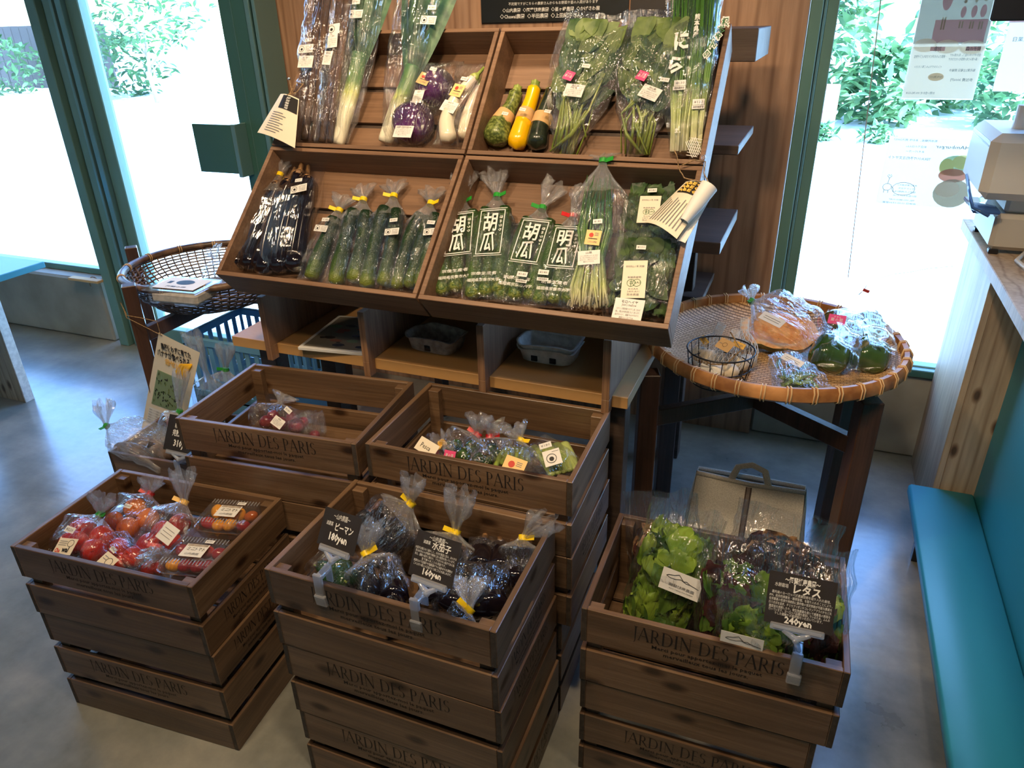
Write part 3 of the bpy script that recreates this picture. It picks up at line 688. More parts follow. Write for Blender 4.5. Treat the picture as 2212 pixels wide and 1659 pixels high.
# ================================================================== DISPLAY RACK
rack = thing('display_rack', 'dark wooden display rack carrying the four tilted trays above a shelf with dividers', 'display rack', (-.95, 1.61, 0))
b_ = MB(); b_.bbox((-1.59, 1.61, .712), (-.347, 2.02, .744), 'shelf_board', .001); b_.build('shelf', rack, smooth=False)
for i, (xx, zt, z0) in enumerate(((-1.425, .900, .700), (-1.087, .895, .700), (-.731, .902, .702), (-.395, .907, .706))):
    b_ = MB(); b_.bbox((xx - .012, 1.578, .745), (xx + .008, 1.99, zt), 'ply_divider', .0012); b_.bbox((xx - .012, 1.578, z0), (xx + .008, 1.6095, .7455), 'ply_divider', .001)
    b_.build('divider', rack, smooth=False)
b_ = MB(); b_.bbox((-1.42, 1.995, .745), (-.39, 2.01, 1.1), 'dark_board', .001); b_.build('back_board', rack, smooth=False)
for (xx, yy, h) in ((-.39, 1.68, .711), (-1.50, 1.68, .711), (-.47, 1.97, .711), (-1.50, 1.97, .711)):
    b_ = MB(); b_.bbox((xx - .03, yy - .03, 0), (xx + .03, yy + .03, h), 'dark_board', .002); b_.build('leg', rack, smooth=False)
for (ya, yb, z0, z1, xr) in ((2.12, 2.55, .98, 1.015, -.215), (2.17, 2.6, 1.25, 1.275, -.200), (2.2, 2.62, 1.485, 1.565, -.185), (2.5, 2.8, at(1500, 645, ('y', 2.55)).z, at(1500, 632, ('y', 2.55)).z, at(1522, 635, ('y', 2.55)).x)):
    b_ = MB(); b_.bbox((-1.46, ya, z0), (xr, yb, z1), 'dark_board', .002); b_.build('support_board', rack, smooth=False)
for xx in (-1.40, -.36):
    b_ = MB(); b_.bbox((xx - .02, 2.56, 0), (xx + .02, 2.62, 1.62), 'dark_board', .002); b_.build('upright', rack, smooth=False)

def tray(T, v0, v1, x0, x1, label):
    """tilted shallow wooden tray; rim in plane T"""
    t = thing('produce_tray', label, 'tray', tuple(T['o'] + Vector((x0, 0, 0)) + T['v'] * v0), 0, 'tilted wooden trays of the display')
    M = Matrix((Vector((1, 0, 0)), T['v'], T['n'])).transposed().to_4x4(); M.translation = T['o']
    D, w_ = .098, .0125
    fr = MB()
    fr.bbox((x0, v0, -D), (x1, v0 + w_, 0), 'tray_wood', .0012, M); fr.bbox((x0, v1 - w_, -D), (x1, v1, 0), 'tray_wood', .0012, M)
    fr.bbox((x0, v0 + w_, -D), (x0 + w_, v1 - w_, 0), 'tray_wood', .0012, M); fr.bbox((x1 - w_, v0 + w_, -D), (x1, v1 - w_, 0), 'tray_wood', .0012, M)
    fr.build('frame', t, smooth=False)
    L = v1 - v0 - 2 * w_
    for k in range(3):
        a = v0 + w_ + k * (L / 3) + (.009 if k else 0); q = MB(); q.bbox((x0 + w_, a, -D), (x1 - w_, v0 + w_ + (k + 1) * (L / 3) - (.009 if k < 2 else 0), -D + .010), 'tray_wood', .001, M); q.build('bottom_slat', t, smooth=False)
    return t
for T_, va, vb in ((TL, .012, .415), (TU, .012, .385)):
    Mb = Matrix((Vector((1, 0, 0)), T_['v'], T_['n'])).transposed().to_4x4(); Mb.translation = T_['o']
    b_ = MB(); b_.bbox((-1.45, va, -.118), (-.25, vb, -.101), 'dark_board', .001, Mb); b_.build('gap_shade_board', rack, smooth=False)  # added backing boards, dark so the tray slat gaps look shaded
VL = (Vector((0, 1.780, 1.288)) - TL['o']).length; VU = (Vector((0, 2.045, 1.58)) - TU['o']).length
tray(TL, 0, VL - .002, -1.462, -.8495, 'tilted wooden tray holding aubergine and cucumber bags, lower left of the display')
tray(TL, 0, VL - .002, -.8435, -.238, 'tilted wooden tray holding printed cucumber bags and leafy greens, lower right of the display')
tray(TU, .002, VU, -1.462, -.8495, 'tilted wooden tray holding leeks and round aubergines, upper left of the display')
tray(TU, .002, VU, -.8435, -.238, 'tilted wooden tray holding courgettes and water spinach, upper right of the display')

# ================================================================== PACKED PRODUCE
def sm(a, b, x):
    x = max(0, min(1, (x - a) / (b - a))); return x * x * (3 - 2 * x)
def onb(k, px, py, d=.002):
    r = ray(px, py); o = k.A + k.up * (k.th * .5 + d); return CAM + r * ((o - CAM).dot(k.up) / r.dot(k.up))
class Pack:
    """frame of a bag: bottom A, neck N, up = towards the looker, side = across"""
    def __init__(s, A, N, up, w, th):
        s.A = Vector(A); s.N = Vector(N); s.ax = (s.N - s.A).normalized(); s.L = (s.N - s.A).length
        up = Vector(up); s.up = (up - s.ax * up.dot(s.ax)).normalized(); s.side = s.ax.cross(s.up); s.w = w; s.th = th
    def p(s, t, q, h=0.0): return s.A + s.ax * (s.L * t) + s.side * (q * s.w * .5) + s.up * h
def film(root, k, seed=0, mat='film', tie=None, tail=.06, necked=True, bulge=1.0, bottom=.96, wr=1.0, tdir=None, w0=1.0, name='film_bag', wfun=None, top=0):
    rr_ = random.Random(seed); n = 44; m_ = 30; mb = MB(); vs = []; fs = []
    o = Vector((rr_.random() * 50, rr_.random() * 50, rr_.random() * 50)); ph = rr_.random() * 6
    for i in range(m_ + 1):
        t = i / m_
        if necked:
            nk = sm(.70, 1, t); a = (k.w / 2) * ((bottom + (1 - bottom) * sm(0, .3, t)) * (1 - nk) + .0 * nk) + .009 * nk
            b = (k.th / 2) * ((.25 + .75 * sm(0, .18, t)) * (1 - nk)) + .008 * nk
        else:
            a = (k.w / 2) * (bottom + (1 - bottom) * sm(0, .3, t)); b = (k.th / 2) * ((.3 + .7 * sm(0, .15, t)) * (1 - .93 * sm(.62, 1, t)))
        if wfun: a *= wfun(t)
        fold = .012 * wr * (1 - .6 * sm(.8, 1, t)) ; pl = (.05 + .28 * sm(.55, .95, t)) * wr if necked else .06 * wr
        for j in range(n):
            ph_ = 2 * PI * j / n; c_, s_ = math.cos(ph_), math.sin(ph_)
            cx = math.copysign(abs(c_) ** .8, c_); sx = math.copysign(abs(s_) ** .85, s_)
            q = k.A + k.ax * (k.L * t)
            nz = noise.noise((q + k.side * cx * a * 1.0 + k.up * sx * b) * 26 + o)
            f = 1 + pl * math.sin(ph_ * 11 + ph + 3 * noise.noise(Vector((t * 3, j * .1, ph)))) * .5
            r_ = nz * fold
            jag = 0 if necked else sm(.8, 1, t) * k.L * .06 * noise.noise(Vector((cx * 2.2, ph, 3)))
            vs.append(q + k.ax * jag + k.side * (cx * (a * f + r_ * .6)) + k.up * (sx * (b * f + r_)))
    rings = m_ + 1
    if necked and tail:
        td = Vector(tdir).normalized() if tdir is not None else (k.ax + k.side * rr_.uniform(-.3, .3) + k.up * rr_.uniform(.05, .35)).normalized()
        s2 = (k.side - td * k.side.dot(td)).normalized(); u2 = s2.cross(td)
        for i in range(1, 10):
            t = i / 9; a = .006 + (.020 + .004 * rr_.random()) * sm(0, .9, t); b = .005 + .012 * sm(0, .9, t)
            bend = k.up * (-.01 * t * t)
            for j in range(n):
                ph_ = 2 * PI * j / n; f = 1 + .42 * math.sin(ph_ * 7 + ph + t * 1.5) + .25 * math.sin(ph_ * 13 + t * 3)
                e = tail * t * (1 + .16 * math.sin(ph_ * 5 + ph))
                vs.append(k.N + td * e + bend + s2 * (math.cos(ph_) * a * f) + u2 * (math.sin(ph_) * b * f))
        rings += 9
    for i in range(rings - 1):
        for j in range(n): fs.append((i * n + j, i * n + (j + 1) % n, (i + 1) * n + (j + 1) % n, (i + 1) * n + j))
    fs.append(tuple(range(n))[::-1])
    body = [f for f in fs if max(f) < (m_ - 6) * n or len(f) > 4]
    neck = [f for f in fs if f not in body] if False else [f for f in fs if not (max(f) < (m_ - 6) * n or len(f) > 4)]
    tt_ = [i // n / m_ for i in range(len(vs))]; mb.s = [abs((i % n) / n * 2 - 1) for i in range(len(vs))]
    if necked:
        mb.add(vs, body, mat, tt_); k2 = mb.mat('film_neck'); mb.f += [list(f) for f in neck]; mb.mi += [k2] * len(neck)
    else:
        mb.add(vs, fs, mat, tt_)
        if top: k2 = mb.mat('film_top'); mb.mi = [k2 if len(f) == 4 and min(f) > top * m_ * n else q_ for f, q_ in zip(mb.f, mb.mi)]
    mb.build(name, root)
    if necked and tie:
        tb = MB(); tb.tube([k.N - k.ax * .006, k.N + k.ax * .006], .0105, 'tie_' + tie, 14, cap=True)
        d = (k.side * rr_.choice((-1, 1)) + k.up * .5).normalized(); F = frame(k.N + d * .018, d, k.ax); tb.box((-.012, -.0055, -.0006), (.012, .0055, .0006), 'tie_' + tie, F)
        tb.build('tie', root, smooth=True, sharp=40)
def card(root, name, c, xd, yd, w, h, mat, items=(), rot=0, label=None, bend=0.0, corner=0):
    """flat printed card; items = (text, x, y, height, material[, width, bold]) or ('#', x, y, w, h, mat) blocks, in card fractions"""
    M = rotM(frame(c, xd, yd), rot); mb = MB()
    mb.box((-w / 2, -h / 2, -.0006), (w / 2, h / 2, 0), mat, M)
    F = M @ Matrix.Translation((0, 0, .0004))
    for it in items:
        if it[0] == '#':
            _, x, y, ww, hh, mt = it; mb.box(((x - .5) * w - ww * w / 2, (y - .5) * h - hh * h / 2, 0), ((x - .5) * w + ww * w / 2, (y - .5) * h + hh * h / 2, .0002), mt, F)
        elif it[0] == 'o':
            _, x, y, r_, mt = it; n = 20; cc = Vector(((x - .5) * w, (y - .5) * h, .0003)); r_ *= h
            mb.add([F @ (cc + Vector((math.cos(2 * PI * i / n) * r_, math.sin(2 * PI * i / n) * r_, 0))) for i in range(n)], [tuple(range(n))], mt)
        elif it[0] == 'ring':
            _, x, y, r_, mt = it; n = 20; cc = Vector(((x - .5) * w, (y - .5) * h, .0003)); r_ *= h
            vv = [F @ (cc + Vector((math.cos(2 * PI * i / n) * q, math.sin(2 * PI * i / n) * q, 0))) for q in (r_, r_ * .88) for i in range(n)]
            mb.add(vv, [(i, (i + 1) % n, n + (i + 1) % n, n + i) for i in range(n)], mt)
        elif it[0] == 'line':
            _, pts, th, mt = it
            for (xa, ya), (xb, yb) in zip(pts, pts[1:]):
                a = Vector(((xa - .5) * w, (ya - .5) * h, .0003)); b = Vector(((xb - .5) * w, (yb - .5) * h, .0003)); d = (b - a).normalized(); nn = Vector((-d.y, d.x, 0)) * th * .5
                mb.add([F @ (a - nn - d * th * .3), F @ (b - nn + d * th * .3), F @ (b + nn + d * th * .3), F @ (a + nn - d * th * .3)], [(0, 1, 2, 3)], mt)
        else:
            body, x, y, hh, mt = it[:5]; ww = it[5] if len(it) > 5 else None; bd = it[6] if len(it) > 6 else 0.0; fl = it[7] if len(it) > 7 else False
            write(mb, body, F @ Matrix.Translation(((x - .5) * w, (y - .5) * h, .0003)), hh * h * 1.25, mt, (ww * w) if ww else None, bd, fl)
    o = mb.build(name, root, smooth=False)
    if label: o['label'] = label
    return o
YAMA = [('ring', .24, .48, .36, 'ink'), ('YAMAUCHI', .24, .93, .10, 'ink', .36), ('o', .25, .44, .15, 'ink'), ('#', .73, .78, .44, .035, 'grey_ink'), ('農薬・化学肥料', .73, .60, .13, 'grey_ink', .42), ('有機質肥料使用', .73, .40, .13, 'grey_ink', .42), ('山内農園', .73, .20, .15, 'grey_ink', .40)]
def farm(root, c, xd, yd, w=.046, rot=0): card(root, 'farm_label', c, xd, yd, w, w * .5, 'card_white', YAMA, rot)
def price(root, c, xd, yd, txt='¥180', w=.022, rot=0): card(root, 'price_sticker', c, xd, yd, w, w * .5, 'card_white', [(txt, .5, .5, .5, 'grey_ink', .75)], rot)
def orange(root, c, xd, yd, w=.034, rot=0):
    card(root, 'farm_label', c, xd, yd, w, w * 1.0, 'card_orange', [('o', .36, .66, .15, 'red_ink'), ('#', .7, .82, .26, .03, 'grey_ink'), ('#', .7, .74, .26, .03, 'grey_ink'), ('#', .7, .66, .26, .03, 'grey_ink'), ('#', .5, .42, .6, .05, 'ink'), ('こだわり野菜', .5, .2, .12, 'grey_ink', .6)], rot)
def note(root, c, xd, yd, head, w=.045, h=.03, rot=0, sub=None, mat='card_white'):
    L = ['とろりとした食感が魅力のなすで、焼くと甘みが', '増し、煮込みや炒め物にもよく合います。', '皮がやわらかく、素揚げもおすすめです。', '農家さんのおすすめ。']
    it = [(head, .5, .84, .13, 'ink', min(.8, .09 * len(head) + .1))]
    if sub: it.append((sub, .5, .68, .14, 'grey_ink', .5))
    for i, l in enumerate(L): it.append((l, .5, (.50 if sub else .62) - i * .14, .09, 'grey_ink', .82 if i < 3 else .5))
    card(root, 'description_card', c, xd, yd, w, h, mat, it, rot)
def veg_in(root, name, kind, pts, r, seed=0, up=None, lab=None):
    mb = MB(); P = [Vector(p) for p in pts]; rr_ = random.Random(seed)
    def sample(n):
        out = []
        for i in range(n + 1):
            t = i / n * (len(P) - 1); j = min(int(t), len(P) - 2); f = t - j; p0 = P[max(j - 1, 0)]; p1 = P[j]; p2 = P[j + 1]; p3 = P[min(j + 2, len(P) - 1)]
            out.append(.5 * ((2 * p1) + (p2 - p0) * f + (2 * p0 - 5 * p1 + 4 * p2 - p3) * f * f + (3 * p1 - p0 - 3 * p2 + p3) * f ** 3))
        return out
    S = sample(18); n = len(S)
    def rad(fn): return [max(fn(i / (n - 1)), .02) * r for i in range(n)]
    ends = lambda t, a=.10: math.sqrt(max(0, 1 - (1 - min(1, t / a)) ** 2)) * math.sqrt(max(0, 1 - (1 - min(1, (1 - t) / a)) ** 2))
    if kind == 'cucumber': mb.tube(S, rad(lambda t: ends(t, .09) * (.93 + .07 * math.sin(t * 9 + seed))), 'cucumber_skin', 14, lobes=7, lamp=.025)
    elif kind == 'cucumber_light': mb.tube(S, rad(lambda t: ends(t, .09) * (.93 + .07 * math.sin(t * 9 + seed))), 'cucumber_light', 14, lobes=8, lamp=.035)
    elif kind == 'eggplant':
        mb.tube(S, rad(lambda t: ends(t, .10) * (1.05 - .38 * t)), 'eggplant_skin', 18)
    elif kind == 'pale': mb.tube(S, rad(lambda t: ends(t, .10) * (1.05 - .42 * t)), 'pale_eggplant_skin', 18)
    elif kind == 'leek': mb.tube(S, rad(lambda t: (.9 if t < .05 else 1) * (1 + .1 * t)), 'leek_skin', 14, lobes=3, lamp=.03)
    elif kind == 'burdock': mb.tube(S, rad(lambda t: .75 + .3 * math.sin(t * 5 + seed) * .3 + .25 * t), 'burdock_skin', 10, lobes=2, lamp=.07)
    elif kind == 'zucchini': pass
    elif kind == 'potato': mb.tube(S, rad(lambda t: ends(t, .42) * (1 + .06 * math.sin(t * 11 + seed))), 'sweet_potato_grey', 14, lobes=3, lamp=.05)
    elif kind == 'stem': mb.tube(S, rad(lambda t: 1 - .2 * t), 'spinach_stem', 7)
    elif kind == 'choi': mb.tube(S, rad(lambda t: ends(t, .06) * (1.1 - .25 * t)), 'pakchoi_stem', 10, sq=.6, lobes=3, lamp=.08)
    o = mb.build(name, root)
    if kind in ('eggplant', 'pale'):
        cb = MB(); mt_ = 'calyx_brown' if kind == 'eggplant' else 'calyx_green'; d = (S[-1] - S[-4]).normalized(); b0 = S[-1] - d * r * .35
        cb.tube([b0 - d * r * .25, b0 + d * r * .25, b0 + d * r * .6, b0 + d * r * 1.7], [r * .68, r * .5, r * .22, r * .17], mt_, 12, lobes=5, lamp=.14)
        cb.build('calyx', o)
    return o

# ---- long thin packs of cucumbers and aubergines in the lower left tray
def bagspec(name, label, cat, bpx, npx, wpx, plane, th, group=None, lift=None):
    if lift is None: lift = (.105 if npx[1] < 0 else .085 if npx[1] < 40 else 0) if plane[0] == 'U' else (.065 if npx[1] < 350 and plane[0] == 'L' else 0)
    A = at(*bpx, plane); N = at(*npx, (plane[0], plane[1] + lift)) if plane[0] != 'y' else at(*npx, plane)
    up = {'L': TL['n'], 'U': TU['n'], 'z': Vector((0, 0, 1)), 'y': Vector((0, -1, 0))}[plane[0]]
    k = Pack(A, N, up, m(wpx, (A + N) / 2), th); t = thing(name, label, cat, tuple(A), 0, group); return t, k
INL = ('L', -.058)
GC = 'bagged cucumbers in the lower left tray'
def cuc_bag(label, b_px, n_px, w_px, qs, seed, tie='yellow', fl=None, pr=None, group=GC, r=.0145, plane=INL, tdir=None, tail=.045, kind='cucumber'):
    t, k = bagspec('bagged_cucumbers', label, 'bag of cucumbers', b_px, n_px, w_px, plane, .046, group)
    rr_ = random.Random(seed)
    for i, q in enumerate(qs):
        e = .90 if i % 2 == 0 else .86; bow = rr_.uniform(-.09, .09)
        veg_in(t, 'cucumber', kind, [k.p(.02 + .02 * i, q * 1.0, -.002), k.p(.3, q + bow, 0), k.p(.6, q * .96 + bow, .001), k.p(e, q * .72, .0)], r, seed + i)
    film(t, k, seed, tie=tie, tail=tail, tdir=tdir)
    if fl: farm(t, at(*fl, ('L', -.028)), k.side, k.ax, .04, rr_.uniform(-8, 8))
    if pr: price(t, at(*pr, ('L', -.028)), k.side, k.ax, rot=rr_.uniform(-6, 6))
    return t, k
cuc_bag('slim bag with one cucumber and yellow tie, beside the dark aubergine bags', (668, 607), (733, 455), 66, (0,), 11, fl=(693, 493), pr=(703, 474), r=.0235)
cuc_bag('cucumber bag with yellow tie standing upright, second cucumber bag from the left', (742, 618), (785, 432), 96, (-.46, .42), 12, r=.0215)
cuc_bag('cucumber bag with yellow tie and a label on its right side, third from the left', (806, 626), (851, 424), 86, (-.44, .46), 13, fl=(846, 500), pr=(850, 475), r=.0205)
cuc_bag('cucumber bag with yellow tie leaning on the right wall of the lower left tray', (876, 630), (931, 440), 96, (-.5, .05, .52), 14, fl=(930, 500), pr=(931, 480), r=.0185)
def egg_bag(label, b_px, n_px, w_px, qs, seed, plane=INL, tie=None, necked=False, group='bagged long aubergines in the lower left tray', r=.030, th=.074, ang=0, tail=.05):
    t, k = bagspec('bagged_aubergines', label, 'bag of aubergines', b_px, n_px, w_px, plane, th, group)
    rr_ = random.Random(seed)
    for i, q in enumerate(qs):
        bow = rr_.uniform(-.10, .10)
        veg_in(t, 'aubergine', 'eggplant', [k.p(.03, q, 0), k.p(.3, q + bow, .002), k.p(.62, q * .9 + bow * .6, .002), k.p(.86 + .06 * (i % 2), q * .62, .0)], r, seed + i)
    film(t, k, seed, 'film_soft', tie=tie, necked=necked, tail=tail, bottom=.85, wr=.3)
    return t, k
egg_bag('shiny bag of long dark aubergines at the far left end of the lower left tray', (530, 590), (605, 378), 118, (-.5, .08, .55), 31, tie='yellow', necked=True)
t, k = egg_bag('large flat-topped bag of long dark aubergines with a white label near its top', (602, 598), (652, 352), 128, (-.55, -.02, .55), 32)
farm(t, at(645, 407, ('L', -.018)), k.side, k.ax, .05, 6); price(t, at(645, 389, ('L', -.018)), k.side, k.ax)
# ---- printed cucumber bags in the lower right tray
def printed(root, k, ln, q0, big, small, t0, t1):
    """the white bag print: framed big characters and two lines below"""
    mb = MB(); c = k.p((t0 + t1) / 2, q0, ln); F = frame(c, k.side, k.ax); w = k.w * .56; h = k.L * (t1 - t0)
    for (x0, y0, x1, y1) in ((-w / 2, -h / 2, w / 2, -h / 2 + .0022), (-w / 2, h / 2 - .0022, w / 2, h / 2), (-w / 2, -h / 2, -w / 2 + .0022, h / 2), (w / 2 - .0022, -h / 2, w / 2, h / 2),
                             (-w / 2 - .004, -h / 2 - .005, w / 2 + .004, -h / 2 - .0035), (-w / 2 - .004, h / 2 + .0035, w / 2 + .004, h / 2 + .005)):
        mb.box((x0, y0, 0), (x1, y1, .0003), 'white_ink', F)
    n = len(big)
    for i, ch in enumerate(big): write(mb, ch, F @ Matrix.Translation((-w * .06, h * (.5 - (i + .5) / n) * .9, .0004)), h / n * .92, 'white_ink', w * .56, .016)
    write(mb, 'きゅうり', F @ Matrix.Translation((w * .36, h * .18, .0004)) @ Matrix.Rotation(-PI / 2, 4, 'Z'), .010, 'white_ink', h * .36, .02)
    F2 = frame(k.p(.17, q0 * .5, ln), k.side, k.ax); write(mb, '宗像生産者', F2 @ Matrix.Translation((0, .010, 0)), .010, 'white_ink', k.w * .56, .004); write(mb, '福岡県宗像市大字', F2 @ Matrix.Translation((0, -.008, 0)), .010, 'white_ink', k.w * .70, .004)
    mb.build('bag_print', root, smooth=False)
GP_ = 'printed cucumber bags in the lower right tray'
for i, (lab, b_px, n_px, w_px, qs, tie, big, pr) in enumerate((
    ('printed cucumber bag with a green tie, against the left wall of the lower right tray', (984, 640), (1001, 436), 104, (-.62, .0, .6), 'green', '胡瓜', None),
    ('printed cucumber bag with a green tie and the tallest tail, second from the left', (1043, 650), (1074, 424), 100, (-.5, .06, .6), 'green', '胡瓜', None),
    ('printed cucumber bag with a green tie and two price labels, third from the left', (1106, 656), (1172, 450), 108, (-.6, .0, .58), 'green', '胡瓜', (1128, 592)),
    ('printed cucumber bag with a red tie beside the green chive bundle', (1190, 664), (1238, 468), 104, (-.58, .02, .6), 'red', '明瓜', (1174, 588)))):
    pl = ('L', -.062 + .010 * (i % 2)); t, k = cuc_bag(lab, b_px, n_px, w_px, qs, 50 + i, tie=tie, group=GP_, r=.0205, plane=pl, tail=.075, kind='cucumber_light')
    printed(t, k, .027, .1, big, None, .38, .80)
    if pr:
        price(t, at(*pr, ('L', -.024)), k.side, k.ax, '¥140', .026); card(t, 'farm_label', at(pr[0] - 2, pr[1] + 15, ('L', -.024)), k.side, k.ax, .028, .008, 'card_white', [('減農薬栽培', .5, .5, .5, 'ink', .8)])
# ---- garlic chive bundle with green tie
t, k = bagspec('bagged_chives', 'tall bag of green chives with a green tie in the lower right tray', 'bag of chives', (1268, 672), (1303, 348), 116, ('L', -.06), .06)
mb = MB(); rr_ = random.Random(5)
for i in range(110):
    q = rr_.uniform(-.78, .78); h = rr_.uniform(-.024, .024); e = rr_.uniform(.62, .9); pinch = .55
    s_ = [k.p(.01 + .05 * rr_.random(), q * .95 + rr_.uniform(-.15, .15), h * .6), k.p(.14, q * .85, h), k.p(.34, q * pinch, h), k.p(.52, q * .82, h), k.p(e, q * (1.0 - .5 * e) + rr_.uniform(-.12, .12), h * .8)]
    mb.tube(s_, [.0026, .0030, .0026, .0026, .0008], 'chive_stalk', 5)
mb.build('stalks', t); film(t, k, 61, 'film', tie='green', tail=.018)
for i in range(16):
    pass
orange(t, onb(k, 1281, 513), k.side, k.ax, .036, -6); note(t, onb(k, 1272, 556), k.side, k.ax, '山菜', .052, .034, 5); price(t, onb(k, 1291, 478), k.side, k.ax, rot=4)
# ---- flat bags of leafy greens
def leafy_bag(name, label, cat, b_px, n_px, w_px, plane, th, nleaf, L, lw, seed, mats, shape=None, group=None, filmmat='film_crisp', stems=0, curl=.6):
    t, k = bagspec(name, label, cat, b_px, n_px, w_px, plane, th, group); rr_ = random.Random(seed)
    mb = MB()
    for i in range(nleaf):
        tt_ = rr_.uniform(.03, .8); q = rr_.uniform(-.82, .82); h = rr_.uniform(-.45, .42) * th
        d = k.ax * rr_.uniform(-.3, 1) + k.side * rr_.uniform(-.8, .8) + k.up * rr_.uniform(-.15, .15)
        mb.leaf(k.p(tt_, q * .85, h), d, k.up + k.side * rr_.uniform(-.5, .5), L * rr_.uniform(.7, 1.15), lw * rr_.uniform(.7, 1.15), rr_.choice(mats), curl=rr_.uniform(-.2, curl), fold=rr_.uniform(-.1, .35), wav=.03, nu=6, seed=i, shape=shape)
    clampto(mb, k); mb.build('leaves', t)
    if stems:
        sb = MB()
        for i in range(stems):
            q = rr_.uniform(-.5, .5); sb.tube([k.p(.02, q, rr_.uniform(-.3, .3) * th), k.p(.3, q * .8 + rr_.uniform(-.2, .2), rr_.uniform(-.3, .3) * th), k.p(.6, q * .8 + rr_.uniform(-.3, .3), 0)], [.004, .0035, .002], 'spinach_stem', 6)
        sb.build('stems', t)
    film(t, k, seed, filmmat, necked=False, bottom=.97, wr=.8)
    return t, k
def jas(root, k, c, w=.052, h=.094, rot=0):
    card(root, 'certified_label', c, k.side, k.ax, w, h, 'card_cream', [('研究所', .24, .84, .05, 'grey_ink', .26), ('山ノ草', .5, .84, .05, 'grey_ink', .26), ('阿蘇', .78, .84, .05, 'grey_ink', .2), ('有機農産物', .5, .55, .05, 'grey_ink', .56), ('ring', .38, .40, .10, 'green_ink'), ('ring', .62, .40, .10, 'green_ink'), ('JAS', .66, .40, .06, 'green_ink', .26), ('line', ((.38, .31), (.38, .49)), .0012, 'green_ink'), ('line', ((.32, .40), (.38, .36), (.44, .40)), .001, 'green_ink'), ('line', ((.32, .45), (.38, .41), (.44, .45)), .001, 'green_ink'), ('KOAA', .5, .24, .05, 'grey_ink', .4), ('2409-A01', .5, .17, .05, 'grey_ink', .5), ('熊本県産', .5, .09, .055, 'grey_ink', .5)], rot)
t, k = leafy_bag('bagged_greens', 'flat bag of dark leafy greens with thin stems behind the hanging leaflet', 'bag of greens', (1398, 540), (1410, 392), 138, ('L', -.062), .05, 120, .075, .035, 71, ['mallow_leaf', 'spinach_leaf_dark'], stems=16)
jas(t, k, at(1402, 452, ('L', -.032)), .05, .075, -3); price(t, at(1409, 411, ('L', -.032)), k.side, k.ax, '¥180')
t, k = leafy_bag('bagged_greens', 'puffed bag of dark leafy greens with two cards, front corner of the lower right tray', 'bag of greens', (1374, 688), (1404, 510), 154, ('L', -.05), .062, 190, .085, .042, 72, ['mallow_leaf', 'mallow_leaf', 'spinach_leaf_dark'])
jas(t, k, at(1370, 603, ('L', -.012)), .054, .096, 4); price(t, at(1385, 534, ('L', -.016)), k.side, k.ax, '¥150')
note(t, at(1357, 668, ('L', -.006)), (1, 0, 0), k.ax, 'モロヘイヤ', .066, .052, 0, sub="Jew's mallow")

# ---- upper left tray
GU = ('U', -.055)
def top_px(x, y): return (x, y)
t, k = bagspec('bagged_burdock', 'long clear bag of brown burdock roots at the far left of the upper left tray', 'bag of burdock', (660, 306), (700, -60), 74, GU, .05, 'long burdock bags')
veg_in(t, 'burdock_root', 'burdock', [k.p(.01, -.1, 0), k.p(.35, .0, 0), k.p(.7, -.15, 0), k.p(.97, -.25, 0)], .013, 1)
veg_in(t, 'burdock_root', 'burdock', [k.p(.01, .5, -.01), k.p(.35, .5, 0), k.p(.7, .4, 0), k.p(.97, .5, 0)], .012, 2)
film(t, k, 81, 'film_crisp', necked=False)
farm(t, onb(k, 660, 105), k.side, k.ax, .05, 0); note(t, onb(k, 660, 133), k.side, k.ax, '土ごぼう', .05, .036, -4); price(t, onb(k, 666, 86), k.side, k.ax)
t, k = bagspec('bagged_burdock', 'narrow clear bag of dark burdock roots leaning beside the first leek', 'bag of burdock', (702, 310), (752, -60), 58, ('U', -.03), .045, 'long burdock bags')
veg_in(t, 'burdock_root', 'burdock', [k.p(.01, -.3, 0), k.p(.35, -.2, 0), k.p(.7, -.3, 0), k.p(.97, -.25, 0)], .013, 3)
veg_in(t, 'burdock_root', 'burdock', [k.p(.01, .35, -.004), k.p(.35, .4, 0), k.p(.7, .3, 0), k.p(.97, .3, 0)], .012, 4)
film(t, k, 82, 'film_crisp', necked=False)
card(t, 'farm_label', onb(k, 722, 62), k.side, k.ax, .034, .03, 'card_white', YAMA[:3], 4); note(t, onb(k, 718, 88), k.side, k.ax, 'ごぼう', .032, .04, 4)
note(t, onb(k, 707, 125), k.side, k.ax, '新ごぼう', .028, .04, -6)
def leek(label, P, w_px, b_px, n_px, seed, lab, pr):
    t, k = bagspec('bagged_leek', label, 'bagged leek', b_px, n_px, w_px, GU, .05, 'bagged leeks with green tops')
    pts = [onb(k, x, y, -k.th * .5 + (h + .06) * .2) for x, y, h in P]; n = len(pts)
    veg_in(t, 'stalk', 'leek', pts, .0215, seed); e = pts[-1]; rr_ = random.Random(seed); mb = MB()
    for i in range(9):
        q = (i - 4) / 4 * .8 + rr_.uniform(-.1, .1); L = k.L * rr_.uniform(.42, .58) * 1.15
        d = (k.ax + k.side * q * .32)
        mb.leaf(e - k.ax * .03 + k.side * q * .012, d, k.up + k.side * q * .8, L, .034, 'leek_leaf', curl=rr_.uniform(-.12, .15), fold=.35, nu=8, shape=lambda t_: .55 + .6 * math.sin(PI * min(1, t_ * .8 + .1)), seed=i)
    mb.build('leaves', t)
    film(t, k, seed, 'film_crisp', necked=False, bottom=.7, wfun=lambda t_: .55 + .5 * sm(0, .6, t_))
    farm(t, onb(k, *lab), k.side, k.ax, .048, -2); price(t, onb(k, *pr), k.side, k.ax, w=.026)
    return t, k
leek('bagged leek with a long white stalk, first leek from the left', [(727, 312, -.07), (742, 262, -.068), (762, 190, -.062), (778, 118, -.055)], 104, (738, 310), (790, -70), 91, (767, 30), (769, 4))
